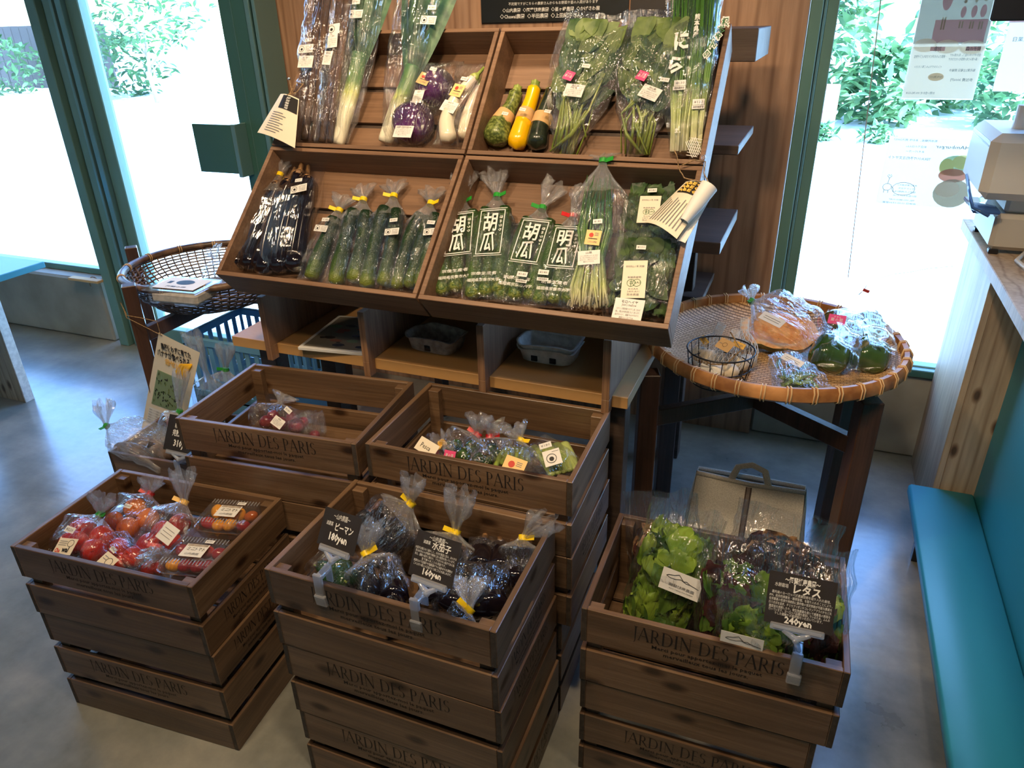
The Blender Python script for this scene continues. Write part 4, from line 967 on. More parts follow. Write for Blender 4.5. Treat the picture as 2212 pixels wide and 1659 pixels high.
leek('bagged leek with yellow-green stalk, second leek, rising behind the round aubergines', [(832, 308, -.075), (858, 235, -.07), (880, 185, -.065), (893, 145, -.055)], 98, (842, 308), (918, -70), 92, (925, 43), (933, 16))
def round_egg(name, label, c_px, r_px, plane, seed, axis, mat='round_eggplant_skin'):
    c = at(*c_px, plane); r = m(r_px, c); t = thing('bagged_round_aubergine', label, 'bagged aubergine', tuple(c - Vector((0, 0, r))), 0, 'round purple aubergines')
    mb = MB(); ax = Vector(axis).normalized(); mb.blob(c, r * .93, mat, ax, seg=24, rings=16, lobes=5, lamp=.025, squash=1.02); o = mb.build('aubergine', t)
    cb = MB(); cb.tube([c + ax * r * .75, c + ax * r * .95, c + ax * r * 1.05, c + ax * r * 1.3], [r * .5, r * .3, r * .14, r * .12], 'calyx_brown', 12, lobes=5, lamp=.2); cb.build('calyx', o)
    k = Pack(c - TU['v'] * r * 1.12, c + TU['v'] * r * 1.5, TU['n'], r * 2.2, r * 2.05); film(t, k, seed, 'film_crisp', necked=False); return t, c, r, k
t, c, r, k = round_egg('', 'bagged round purple aubergine resting on the tray edge with an orange label', (893, 266), 50, ('U', -.045), 101, (-.1, .6, .3))
orange(t, at(876, 243, ('U', .006)), (1, 0, 0), TU['v'], .042, 0); note(t, at(871, 284, ('U', .008)), (1, 0, 0), TU['v'], '丸なす (プロスペローサ)', .056, .036, 0); price(t, at(893, 222, ('U', .006)), (1, 0, 0), TU['v'], '¥200')
t, c, r, k = round_egg('', 'bagged dark round aubergine lying behind the front one in the upper left tray', (943, 190), 44, ('U', -.052), 102, (.3, .6, .2))
orange(t, at(916, 170, ('U', 0)), (1, .3, .2), TU['v'], .036, -35); note(t, at(903, 208, ('U', 0)), (1, 0, 0), TU['v'], '丸なす', .03, .04, 0); price(t, at(936, 149, ('U', 0)), (1, 0, 0), TU['v'], rot=-15)
t, k = bagspec('bagged_white_aubergines', 'bag of pale long aubergines at the right end of the upper left tray', 'bag of aubergines', (975, 318), (1030, 140), 96, ('U', -.055), .06)
veg_in(t, 'aubergine', 'pale', [at(970, 306, ('U', -.03)), at(965, 262, ('U', -.03)), at(985, 215, ('U', -.035)), at(1030, 163, ('U', -.04))], .023, 1)
veg_in(t, 'aubergine', 'pale', [at(1005, 300, ('U', -.07)), at(1008, 265, ('U', -.07)), at(1020, 225, ('U', -.07)), at(1038, 180, ('U', -.065))], .022, 2)
film(t, k, 103, 'film_crisp', necked=False)
orange(t, at(988, 195, ('U', -.016)), (1, -.12, 0), TU['v'], .038, -10); note(t, at(970, 230, ('U', -.012)), (1, -.1, 0), TU['v'], '白なす', .05, .033, -14); price(t, at(1003, 170, ('U', -.02)), (1, -.1, 0), TU['v'], rot=-10)

# ---- upper right tray: courgettes
def courgette(label, pts, rb, rt, mat, lobes, sp, seed, stickmat='card_white'):
    P = [at(x, y, ('U', h)) for x, y, h in pts]; t = thing('courgette', label, 'courgette', tuple(P[0]), 0)
    n = 18; S = []
    for i in range(n + 1):
        f = i / n * (len(P) - 1); j = min(int(f), len(P) - 2); S.append(P[j].lerp(P[j + 1], f - j))
    for _ in range(3): S = [S[0]] + [(S[i - 1] + S[i] * 2 + S[i + 1]) / 4 for i in range(1, n)] + [S[n]]
    rad = []
    for i in range(n + 1):
        t_ = i / n; e = math.sqrt(max(.01, 1 - (1 - min(1, t_ / .13)) ** 2)); rad.append((rb + (rt - rb) * sm(.0, .75, t_)) * e)
    rad[-1] *= .8
    mb = MB(); mb.tube(S, rad, mat, 20, lobes=lobes, lamp=.035 if lobes else 0); mb.build('body', t)
    d = (S[-1] - S[-3]).normalized(); sb = MB(); sb.tube([S[-1] - d * .004, S[-1] + d * .004, S[-1] + d * .014, S[-1] + d * .019], [rt * .95, rt * .62, rt * .55, rt * .6], 'calyx_green', 14, lobes=5, lamp=.22); sb.build('stem', t)
    i = int(n * .48); d = (S[i + 1] - S[i - 1]).normalized(); bb = MB(); r_ = max(rad[i - 1], rad[i + 1]) * 1.045 + .0004
    bb.tube([S[i] - d * .017, S[i] - d * .0165, S[i] + d * .0165, S[i] + d * .017], [rad[i - 1] * 1.03, rad[i - 1] * 1.04 + .0004, r_ * (rad[i + 1] / max(rad[i - 1], 1e-6)) * .99 + .0006, rad[i + 1] * 1.03], 'paper_brown', 24); bb.build('paper_band', t, sharp=50)
    price(t, at(*sp, ('U', -.055 + rb + .008)), (1, 0, 0), TU['v'], '¥160', .018, rot=-10)
    return t
courgette('striped green courgette, leftmost of the three with paper bands', [(1068, 312, -.058), (1080, 268, -.06), (1105, 230, -.064), (1115, 200, -.066)], .038, .018, 'zucchini_stripe', 5, (1091, 245), 1)
courgette('bright yellow courgette with a paper band, middle of the three', [(1114, 322, -.062), (1128, 270, -.064), (1148, 215, -.066), (1154, 190, -.066)], .0285, .0185, 'zucchini_yellow', 6, (1129, 236), 2)
courgette('black-green courgette with a paper band, beside the water spinach', [(1158, 322, -.060), (1164, 280, -.062), (1183, 225, -.064), (1196, 196, -.066)], .0295, .021, 'zucchini_black', 0, (1183, 240), 3)
# ---- water spinach
def spinach_bag(label, b_px, n_px, w_px, stems, leaves, seed, sl):
    t, k = bagspec('bagged_water_spinach', label, 'bag of water spinach', b_px, n_px, w_px, GU, .075, 'water spinach bags'); rr_ = random.Random(seed)
    sb = MB()
    for pts, r in stems: sb.tube([onb(k, x, y, -k.th * .5 + h + .045) for x, y, h in pts], [r, r, r * .8, r * .5][:len(pts)], 'spinach_stem', 8)
    for i in range(16):
        q = rr_.uniform(-.4, .4); sb.tube([k.p(.02, q, -.02), k.p(.22, q + rr_.uniform(-.15, .15), rr_.uniform(-.02, .02)), k.p(.5, rr_.uniform(-.6, .6), rr_.uniform(-.02, .02))], [.0045, .004, .0022], 'spinach_stem', 6)
    wf = lambda t_: .52 + .48 * sm(0, .7, t_)
    clampto(sb, k, wf); sb.build('stems', t); mb = MB()
    for i in range(leaves):
        u_ = rr_.random(); tt_ = .30 + .52 * u_; q = rr_.uniform(-.7, .7) * (.45 + .55 * u_); h = rr_.uniform(-.034, .030)
        d = k.ax * rr_.uniform(.2, 1) + k.side * rr_.uniform(-.7, .7)
        mb.leaf(k.p(tt_, q, h), d, k.up + k.side * rr_.uniform(-.5, .5), .140 * rr_.uniform(.6, 1.1), .066 * rr_.uniform(.6, 1.1), 'spinach_leaf' if rr_.random() < .72 else 'spinach_leaf_dark', curl=rr_.uniform(.0, 1.0), fold=rr_.uniform(.0, .35), wav=.015, nu=7, seed=i)
    clampto(mb, k, wf); mb.build('leaves', t)
    film(t, k, seed, 'film', necked=False, bottom=.5, wfun=lambda t_: .52 + .48 * sm(0, .7, t_))
    M_ = sl; card(t, 'pink_seal', onb(k, *M_[0]), (1, 0, 0), TU['v'], .026, .026, 'pink_ink', [('夏の菜', .5, .42, .26, 'white_ink', .8), ('やまと', .5, .70, .14, 'white_ink', .6)], -20)
    note(t, onb(k, *M_[1]), (1, 0, 0), TU['v'], '空心菜', .05, .036, M_[3], sub='Water Spinach'); price(t, onb(k, *M_[2]), (1, 0, 0), TU['v'], '¥150', rot=-8)
spinach_bag('bag of water spinach standing beside the courgettes, left of the two', (1212, 334), (1302, 28), 168, [([(1185, 330, -.05), (1235, 290, -.03), (1275, 240, -.02), (1310, 160, -.03)], .0062), ([(1190, 320, -.06), (1205, 270, -.05), (1220, 200, -.04)], .005), ([(1290, 300, -.05), (1262, 270, -.04), (1230, 215, -.03)], .003)], 95, 111, ((1229, 163), (1240, 195), (1266, 142), -6))
spinach_bag('bag of water spinach with crossing stems, right of the two, beside the chive bags', (1372, 334), (1428, 22), 160, [([(1385, 338, -.05), (1352, 290, -.03), (1330, 245, -.03), (1395, 190, -.03)], .0062), ([(1330, 330, -.06), (1320, 280, -.05), (1370, 200, -.04)], .005), ([(1400, 335, -.05), (1372, 270, -.04), (1430, 215, -.03)], .0045), ([(1345, 240, -.03), (1390, 205, -.03), (1430, 170, -.03)], .0035)], 90, 112, ((1387, 163), (1404, 200), (1436, 172), -22))
def stalk_bag(name, label, cat, b_px, n_px, w_px, n, seed, title, r=.003, dark=False, plane=GU):
    t, k = bagspec(name, label, cat, b_px, n_px, w_px, plane, .05); rr_ = random.Random(seed); mb = MB()
    for i in range(n):
        q = rr_.uniform(-.82, .82); h = rr_.uniform(-.02, .02); mb.tube([k.p(.02, q * .45, h * .6), k.p(.18, q * .5, h), k.p(.5, q * .85 + rr_.uniform(-.1, .1), h), k.p(.97, q + rr_.uniform(-.15, .15), h)], [r * 1.2, r, r, r * .5], 'chive_stalk', 5)
    mb.build('stalks', t); film(t, k, seed, 'film_crisp', necked=False, bottom=.62, wfun=lambda t_: .7 + .3 * sm(0, .5, t_)); return t, k
t, k = stalk_bag('bagged_garlic_chives', 'tall printed bag of garlic chives with large white characters at the right of the display', 'bag of garlic chives', (1466, 338), (1494, -60), 92, 90, 121, '')
mb = MB()
for ch, px, py, s_ in (('に', 1472, 88, .05), ('ら', 1460, 140, .046)): write(mb, ch, frame(onb(k, px, py), k.side, k.ax), s_, 'white_ink', .034, .04); mb.build('bag_print', t, smooth=False); mb = MB()
for i, ch in enumerate('熊本県産'): write(mb, ch, frame(onb(k, 1507 - i * 1.5, 36 + i * 13), k.side, k.ax), .016, 'white_ink', .013, .02)
write(mb, 'ま。', frame(onb(k, 1464, 282), k.side, k.ax), .014, 'white_ink', .014, .02)
mb.build('bag_print', t, smooth=False); price(t, onb(k, 1469, 179), k.side, k.ax, '¥130', .028); card(t, 'farm_label', onb(k, 1467, 190), k.side, k.ax, .03, .009, 'card_white', [('減農薬栽培', .5, .5, .5, 'ink', .8)])
t, k = stalk_bag('bagged_spring_onions', 'clear bag of thin spring onions with green writing, rightmost in the upper right tray', 'bag of spring onions', (1502, 342), (1532, -60), 62, 70, 122, '', r=.0028)
mb = MB()
for i, (ch, px, py) in enumerate((('根', 1567, 48), ('ち', 1559, 64), ('ゃ', 1552, 78), ('ん', 1541, 95), ('の', 1527, 117))):
    F = frame(onb(k, px, py), k.side, k.ax); write(mb, ch, F, .026, 'white_ink', .021, .09); write(mb, ch, F @ Matrix.Translation((0, 0, .0006)), .022, 'green_ink', .016, .02)
mb.build('bag_print', t, smooth=False); mb = MB(); F = frame(onb(k, 1500, 318), k.side, k.ax)
for i in range(7): mb.box((-.014 + i * .004, -.022, 0), (-.0125 + i * .004, .022, .0003), 'white_ink', rotM(F, 25)); mb.box((-.014, -.022 + i * .007, 0), (.013, -.0207 + i * .007, .0003), 'white_ink', rotM(F, -12))
mb.build('bag_print', t, smooth=False); price(t, onb(k, 1509, 220), k.side, k.ax, '¥130', .028); card(t, 'farm_label', onb(k, 1508, 231), k.side, k.ax, .03, .009, 'card_white', [('減農薬栽培', .5, .5, .5, 'ink', .8)])

# ================================================================== BLACKBOARDS AND LEAFLETS
def board(name, label, x0, x1, z0, z1, y, items, mat='board_black'):
    t = thing(name, label, 'sign', ((x0 + x1) / 2, y, z0)); mb = MB(); mb.bbox((x0, y, z0), (x1, y + .008, z1), mat, .001)
    for it in items:
        body, px, py, wpx, bold = it; c = at(px, py, ('y', y - .0006)); write(mb, body, frame(c, (1, 0, 0), (0, 0, 1)), None, 'white_ink', m(wpx, c), bold)
    mb.build('panel', t, smooth=False); return t
board('wall_sign', 'black sign with white farm names on the wood panelling, above the trays', -1.262, -.692, 1.588, 2.0, 2.856,
      [('不定期ですがこちらの農家さんからもお野菜や苗の入荷があります', 1193, 6, 204, .004), ('〇山内農園  〇阿蘇健康農園  〇星ヶ峰農園  〇かげさわ屋', 1188, 20, 222, .012), ('〇Chawal農園  〇半田農園  〇上田紀子さん', 1166, 34, 186, .012)])
t = board('wall_sign', 'second black sign with vertical writing, right of the farm name sign', -.686, -.44, 1.572, 2.0, 2.858, [], 'sign_black')
mb = MB()
for i, ch in enumerate('栽培期間'): write(mb, ch, frame(at(1453, -8 + i * 11, ('y', 2.857)), (1, 0, 0), (0, 0, 1)), None, 'white_ink', .014, .01)
mb.build('writing', t, smooth=False); mb = MB()
for i, ch in enumerate('ります。'): write(mb, ch, frame(at(1441, -6 + i * 11, ('y', 2.857)), (1, 0, 0), (0, 0, 1)), None, 'white_ink', .012, .01)
mb.build('writing', t, smooth=False)

def sheet(root, name, quad, mat, bend, n=8, items=None, dirn=None):
    """a curled paper from four corners (bl, br, tr, tl)"""
    mb = MB(); vs = []; fs = []; bl, br, tr, tl = [Vector(q) for q in quad]; nn = (br - bl).cross(tl - bl).normalized()
    for s_ in (0, 1):
        for i in range(n + 1):
            for j in range(n + 1):
                u, v = i / n, j / n; p = bl.lerp(br, u).lerp(tl.lerp(tr, u), v) + nn * (bend * math.sin(PI * u) * (1 - .3 * v) - s_ * .0006); vs.append(p)
    k = (n + 1) ** 2
    for i in range(n):
        for j in range(n):
            a = i * (n + 1) + j; fs.append((a, a + n + 1, a + n + 2, a + 1)); fs.append((k + a, k + a + 1, k + a + n + 2, k + a + n + 1))
    mb.add(vs, fs, mat)
    def P(u, v, h=.0012): return bl.lerp(br, u).lerp(tl.lerp(tr, u), v) + nn * (bend * math.sin(PI * u) * (1 - .3 * v) + h)
    for it in items or ():
        u0, v0, u1, v1, mt = it; g = 6
        for a in range(g): mb.add([P(u0 + (u1 - u0) * a / g, v0), P(u0 + (u1 - u0) * (a + 1) / g, v0), P(u0 + (u1 - u0) * (a + 1) / g, v1), P(u0 + (u1 - u0) * a / g, v1)], [(0, 1, 2, 3)], mt)
    o = mb.build(name, root, sharp=60); return o, P
def twine(root, pts, r=.0014):
    mb = MB(); P = [Vector(p) for p in pts]; S = []
    for i in range(len(P) - 1):
        for j in range(5): S.append(P[i].lerp(P[i + 1], j / 5) + Vector((rnd.uniform(-1, 1), rnd.uniform(-1, 1), rnd.uniform(-1, 1))) * .0008)
    S.append(P[-1]); mb.tube(S, r, 'twine', 6); mb.build('twine', root)
rows = [(.18, .10 + .055 * i, .18 + .5 * (.7 + .3 * ((i * 7) % 5) / 4), .118 + .055 * i, 'grey_ink') for i in range(9)]
q = [at(556, 286, ('U', .02)), at(637, 320, ('U', .045)), at(646, 214, ('U', .03)), at(606, 203, ('U', .01))]
t = thing('hanging_leaflet', 'cream leaflet hung by twine at the left corner between the two tray rows', 'leaflet', tuple(q[1]))
o, P = sheet(t, 'paper', q, 'card_cream', .012, items=rows + [(.30, .66, .98, .97, 'ink')])
mb = MB()
for i, w_ in enumerate(('JUST', 'THE WAY', 'PEAR', 'PEAR', 'WORKS')): write(mb, w_, frame(P(.62, .91 - i * .055, .003), P(.8, .8) - P(.4, .8), P(.6, .95) - P(.6, .7)), .008, 'white_ink', .016, .04)
mb.build('lettering', t, smooth=False)
twine(t, [P(.5, .98), at(628, 200, ('U', .02)), at(640, 178, ('U', .015)), at(655, 182, ('U', .012)), at(640, 200, ('U', .02)), P(.5, .98)])
sb = MB(); sb.blob(at(625, 170, ('U', .012)), .0045, 'steel', seg=10, rings=8); sb.tube([at(625, 172, ('U', .01)), at(628, 186, ('U', .012)), at(632, 200, ('U', .02))], .0012, 'twine', 6); sb.build('pin', t)
q = [at(1392, 480, ('L', .012)), at(1462, 516, ('L', .03)), at(1540, 404, ('L', .05)), at(1482, 392, ('L', .012))]
t = thing('hanging_leaflet', 'curled cream leaflet hung by twine over the lower right tray bags', 'leaflet', tuple(q[1]))
rows2 = [(.06 + .09 * i, .08, .065 + .09 * i + .02, .60 - .04 * (i % 3), 'grey_ink') for i in range(10)]
o, P = sheet(t, 'paper', q, 'card_cream', .015, items=rows2 + [(.1, .72, .75, .97, 'ink')])
mb = MB()
for i in range(4):
    for j in range(3): c = P(.2 + .15 * i, .77 + .075 * j, .003); write(mb, 'ABEG'[i], frame(c, P(.8, .8) - P(.4, .8), P(.6, .95) - P(.6, .7)), .010, 'tie_orange', .010, .05)
mb.build('lettering', t, smooth=False)
rl = MB(); c0 = at(1478, 478, ('L', .045)); c1 = at(1532, 402, ('L', .06)); rl.tube([c0, c0.lerp(c1, .5), c1], [.010, .017, .02], 'card_white', 18, cap=False); rl.build('rolled_corner', t)
o2, P2 = sheet(t, 'back_sheet', [at(1462, 520, ('L', .012)), at(1480, 525, ('L', .02)), at(1545, 410, ('L', .03)), at(1536, 402, ('L', .02))], 'card_white', .003)
twine(t, [P(.62, 1.0), at(1478, 385, ('L', .03)), at(1466, 362, ('U', .0)), at(1462, 335, ('U', .02)), at(1458, 325, ('U', .022))])
twine(t, [P(.9, 1.0), at(1520, 372, ('L', .02)), at(1524, 350, ('U', .0)), at(1500, 345, ('U', .018)), at(1472, 358, ('U', .01))])
sb = MB(); sb.blob(at(1520, 340, ('U', .012)), .006, 'hard_clear', seg=10, rings=8); sb.build('pin', t)

# ================================================================== ON THE SHELF
SZ = .7445
a = at(644, 756, ('z', SZ)); b = at(790, 770, ('z', SZ)); c = at(704, 712, ('z', SZ)); xd = (b - a).normalized(); yd = (c - a).normalized()
t = thing('picture_sheet', 'white-edged printed picture lying flat in the first compartment of the shelf', 'picture', tuple(a))
yp = Vector((-xd.y, xd.x, 0)); M = frame(a, xd, yp); w_, h_ = .24, .26
mb = MB(); mb.bbox((0, 0, .0002), (w_, h_, .010), 'card_white', .001, M); mb.build('mount', t, smooth=False)
mb = MB(); mb.box((.012, .012, .0102), (w_ - .012, h_ - .012, .0106), 'poster_brown', M); rr_ = random.Random(3)
for i in range(26):
    x, y = rr_.uniform(.03, w_ - .04), rr_.uniform(.03, h_ - .05); F = M @ Matrix.Translation((x, y, .0109 + .00002 * i)); n = 8; s_ = rr_.uniform(.008, .03)
    mb.add([F @ Vector((math.cos(6.283 * k / n) * s_ * rr_.uniform(.6, 1.2), math.sin(6.283 * k / n) * s_ * .5, 0)) for k in range(n)], [tuple(range(n))], rr_.choice(['ink', 'poster_green', 'ink', 'poster_red', 'poster_brown']))
mb.build('picture', t, smooth=False)
def pulp(label, c, L, W, H, mat, rz, z, n_holes, nest=False, group=None):
    t = thing('pulp_tray', label, 'tray', (c.x, c.y, z), rz, group); mb = MB(); n = 40
    def ringp(sx, sy, zz, k=4.5, wob=0):
        return [Vector((math.copysign(abs(math.cos(2 * PI * i / n)) ** (2 / k), math.cos(2 * PI * i / n)) * sx, math.copysign(abs(math.sin(2 * PI * i / n)) ** (2 / k), math.sin(2 * PI * i / n)) * sy, zz + wob * math.sin(i * 2 * PI / n * 4 + .8))) for i in range(n)]
    prof = [(.80, .0), (.86, .06), (.93, .6), (.96, .93), (1.04, .95), (1.05, 1.0), (.95, .99), (.90, .6), (.82, .10), (.70, .07)]
    vs = []; fs = []
    for s_, q in prof: vs += ringp(L / 2 * s_, W / 2 * s_, q * H, wob=.004 if .9 < q else 0)
    for i in range(len(prof) - 1):
        for j in range(n): fs.append((i * n + j, i * n + (j + 1) % n, (i + 1) * n + (j + 1) % n, (i + 1) * n + j))
    fs.append(tuple(range(n))[::-1]); fs.append(tuple((len(prof) - 1) * n + j for j in range(n))); mb.add(vs, fs, mat)
    for i in range(n_holes):
        x = (i - (n_holes - 1) / 2) * L * .32; mb.box((x - .009, -W * .475, H * .18), (x + .009, -W * .43, H * .55), 'black_plastic', Matrix.Rotation(.0, 4, 'X'))
    mb.build('shell', t, world=False); return t
c = at(930, 762, ('z', SZ)); pulp('grey-brown moulded pulp tray lying empty in the middle compartment', c + Vector((0, .045, 0)), .165, .115, .045, 'pulp_grey', -.10, SZ, 1)
c = at(1178, 785, ('z', SZ)); pulp('white moulded pulp tray, lower of the two nested in the right compartment', c + Vector((0, .045, 0)), .17, .12, .042, 'pulp_white', -.04, SZ, 2, group='white pulp trays')
pulp('white moulded pulp tray nested on top of another in the right compartment', c + Vector((0, .047, 0)), .172, .122, .042, 'pulp_white', -.02, SZ + .0125, 0, group='white pulp trays')

# ================================================================== BAGS IN THE CRATES
UPZ = Vector((0, -.35, .94)).normalized()
def pilebag(name, label, cat, A, N, w, th, seed, balls=(), matb='tomato_red', longs=(), tie=None, tail=.05, tdir=None, necked=True, up=UPZ, group=None, kind='eggplant', fm='film_crisp', vname='tomato', wr=1.0, sq=.92):
    k = Pack(A, N, up, w, th); t = thing(name, label, cat, tuple(Vector(A) - Vector((0, 0, th / 2))), 0, group)
    for i, (c, r) in enumerate(balls):
        mb = MB(); rr_ = random.Random(seed + i); ax = Vector((rr_.uniform(-.8, .8), rr_.uniform(-.9, -.1), rr_.uniform(.0, .9)))
        lob, la = (5, .02) if vname == 'tomato' else ((4, .09) if 'pepper' in vname else (0, 0))
        mb.blob(c, r, matb, ax, seg=20, rings=12, lobes=lob, lamp=la, squash=sq, dent=.12 if vname == 'tomato' else .25 if 'pepper' in vname else 0); o = mb.build(vname, t)
        if vname in ('green_pepper',): sb = MB(); a_ = ax.normalized(); sb.tube([Vector(c) + a_ * r * sq * .8, Vector(c) + a_ * r * sq * 1.15], [r * .13, r * .10], 'calyx_green', 7); sb.build('stem', o)
    for i, (pts, r) in enumerate(longs): veg_in(t, vname, kind, pts, r, seed + i)
    film(t, k, seed, fm, tie=tie, tail=tail, tdir=tdir, necked=necked, wr=wr); return t, k
def zc(px, py, z): return at(px, py, ('z', z))
def balls(lst, z, k=.97): return [(zc(x, y, z + dz), m(r, zc(x, y, z)) * k) for x, y, r, dz in lst]
GT = 'bagged tomatoes in the left front crate'
z0 = .468
t, k = pilebag('bagged_tomatoes', 'bag of long red tomatoes with a green tie at the near left corner', 'bag of tomatoes', zc(150, 1205, z0), zc(216, 1112, z0 + .055), m(118, zc(190, 1160, z0)), .085, 201,
    balls([(158, 1172, 27, 0), (204, 1190, 29, 0), (222, 1160, 25, .01), (178, 1142, 25, .01)], z0), tie='green', tail=.06, tdir=(.25, .1, 1), group=GT, vname='tomato', sq=1.2)
card(t, 'farm_label', onb(k, 141, 1180, .006), k.side, k.ax, .052, .04, 'card_cream', [('Cha', .2, .22, .28, 'red_ink', .3, .03), ('wal', .6, .3, .36, 'ink', .36, .04), ('ring', .72, .7, .22, 'ink'), ('#', .3, .8, .42, .04, 'grey_ink'), ('#', .3, .68, .42, .04, 'grey_ink'), ('#', .3, .56, .42, .04, 'grey_ink')], 10); price(t, onb(k, 151, 1144, .006), k.side, k.ax, '¥220', .03)
t, k = pilebag('bagged_tomatoes', 'bag of orange tomatoes with a red tie at the back of the crate', 'bag of tomatoes', zc(258, 1155, z0), zc(324, 1068, z0 + .045), m(110, zc(290, 1110, z0)), .082, 202,
    balls([(292, 1098, 24, .01), (318, 1122, 27, 0), (276, 1142, 26, 0), (246, 1126, 22, -.005)], z0), 'tomato_orange', tie='red', tail=.05, tdir=(.1, .1, 1), group=GT)
price(t, onb(k, 276, 1093), k.side, k.ax)
t, k = pilebag('bagged_tomatoes', 'bag of red tomatoes with a tall gathered top in the centre of the crate', 'bag of tomatoes', zc(325, 1210, z0), zc(398, 1085, z0 + .085), m(104, zc(360, 1150, z0)), .085, 203,
    balls([(318, 1176, 27, 0), (352, 1150, 27, .005), (388, 1132, 25, .0), (372, 1176, 25, 0)], z0), tie='orange', tail=.085, tdir=(0, .12, 1), group=GT)
card(t, 'farm_label', onb(k, 362, 1152, .004), k.side, k.ax, .05, .042, 'card_white', [('#', .5, .7, .7, .03, 'grey_ink'), ('#', .5, .5, .7, .03, 'grey_ink'), ('#', .5, .3, .7, .03, 'grey_ink')], -12)
t, k = pilebag('bagged_tomatoes', 'small bag of ribbed red tomatoes at the near edge of the crate', 'bag of tomatoes', zc(235, 1170, z0 - .01), zc(298, 1235, z0), m(74, zc(270, 1200, z0)), .07, 204,
    balls([(258, 1183, 23, 0), (288, 1203, 25, 0), (262, 1212, 20, -.01)], z0), necked=False, group=GT)
card(t, 'farm_label', onb(k, 232, 1212, .01), (1, .1, 0), (0, 1, .4), .045, .034, 'card_cream', [('ring', .62, .5, .3, 'ink'), ('#', .26, .7, .3, .05, 'grey_ink'), ('#', .26, .5, .3, .05, 'grey_ink')], -20); price(t, onb(k, 245, 1187, .004), (1, 0, 0), (0, 1, .4), rot=-20)
t, k = pilebag('bagged_tomatoes', 'small crumpled bag with a red tie beside the front plastic punnet', 'bag of tomatoes', zc(318, 1245, z0 - .01), zc(346, 1182, z0 + .03), m(70, zc(320, 1220, z0)), .06, 205,
    balls([(322, 1228, 19, -.015), (345, 1225, 17, -.015)], z0), tie='red', tail=.045, tdir=(.3, -.5, .1), group=GT)
def clamshell(label, px, py, z, L, W, H, rz, seed):
    c = zc(px, py, z); t = thing('plastic_punnet', label, 'punnet', (c.x, c.y, z - H / 2), rz, 'clear punnets of small tomatoes'); rr_ = random.Random(seed)
    for name, zs in (('base', ((.80, .0), (.86, .02), (.95, .5), (1.0, .52))), ('lid', ((1.0, .54), (.95, .56), (.90, .88), (.84, 1.0), (.70, 1.0), (.66, .93)))):
        mb = MB(); n = 48; vs = []; fs = []
        for s_, q in zs:
            for i in range(n):
                a = 2 * PI * i / n; k_ = 6; x = math.copysign(abs(math.cos(a)) ** (2 / k_), math.cos(a)); y = math.copysign(abs(math.sin(a)) ** (2 / k_), math.sin(a)); rib = 1 + (.012 * (-1) ** i if .05 < q < .95 else 0)
                vs.append(Vector((x * L / 2 * s_ * rib, y * W / 2 * s_ * rib, q * H)))
        for i in range(len(zs) - 1):
            for j in range(n): fs.append((i * n + j, i * n + (j + 1) % n, (i + 1) * n + (j + 1) % n, (i + 1) * n + j))
        fs.append(tuple(range(n))[::-1] if name == 'base' else tuple((len(zs) - 1) * n + j for j in range(n))); mb.add(vs, fs, 'hard_clear')
        if name == 'lid':
            for i in range(16): x = -L * .40 + i * L * .8 / 15; mb.box((x, W * .26, H * 1.0), (x + .0018, W * .40, H * 1.03), 'acrylic'); mb.box((x, -W * .40, H * 1.0), (x + .0018, -W * .26, H * 1.03), 'acrylic')
        mb.build(name, t, world=False, sharp=40)
    i = 0
    for gx in range(4):
        for gy in range(2):
            mb = MB(); r = .0158 * rr_.uniform(.92, 1.06); mb.blob(((gx - 1.5) * L * .205 + rr_.uniform(-.003, .003), (gy - .5) * W * .40, H * .40 + rr_.uniform(0, .008)), r, rr_.choice(['tomato_yellow', 'tomato_yellow', 'tomato_orange', 'tomato_dark', 'tomato_red']), (rr_.uniform(-1, 1), rr_.uniform(-1, 1), .3), seg=12, rings=8, squash=1.25); mb.build('cherry_tomato', t, world=False)
    M = Matrix.Translation((-.0, 0, H * 1.04)); cm = t.matrix_basis @ M
    card(t, 'farm_label', cm.to_translation(), cm.to_3x3() @ Vector((1, 0, 0)), cm.to_3x3() @ Vector((0, 1, 0)), .056, .044, 'card_white', [('ミニ', .32, .6, .26, 'ink', .34), ('トマト', .72, .6, .26, 'ink', .4), ('山内農園', .5, .22, .15, 'grey_ink', .6), ('#', .5, .9, .9, .16, 'pulp_grey')], 0)
    price(t, (cm @ Matrix.Translation((.02, .034, 0))).to_translation(), cm.to_3x3() @ Vector((1, 0, 0)), cm.to_3x3() @ Vector((0, 1, 0)))
clamshell('clear plastic punnet of small yellow and red tomatoes at the back right of the crate', 497, 1122, .485, .152, .116, .048, .22, 5)
clamshell('clear ribbed plastic punnet of small tomatoes nearest the front right corner', 425, 1208, .49, .152, .116, .048, .22, 8)

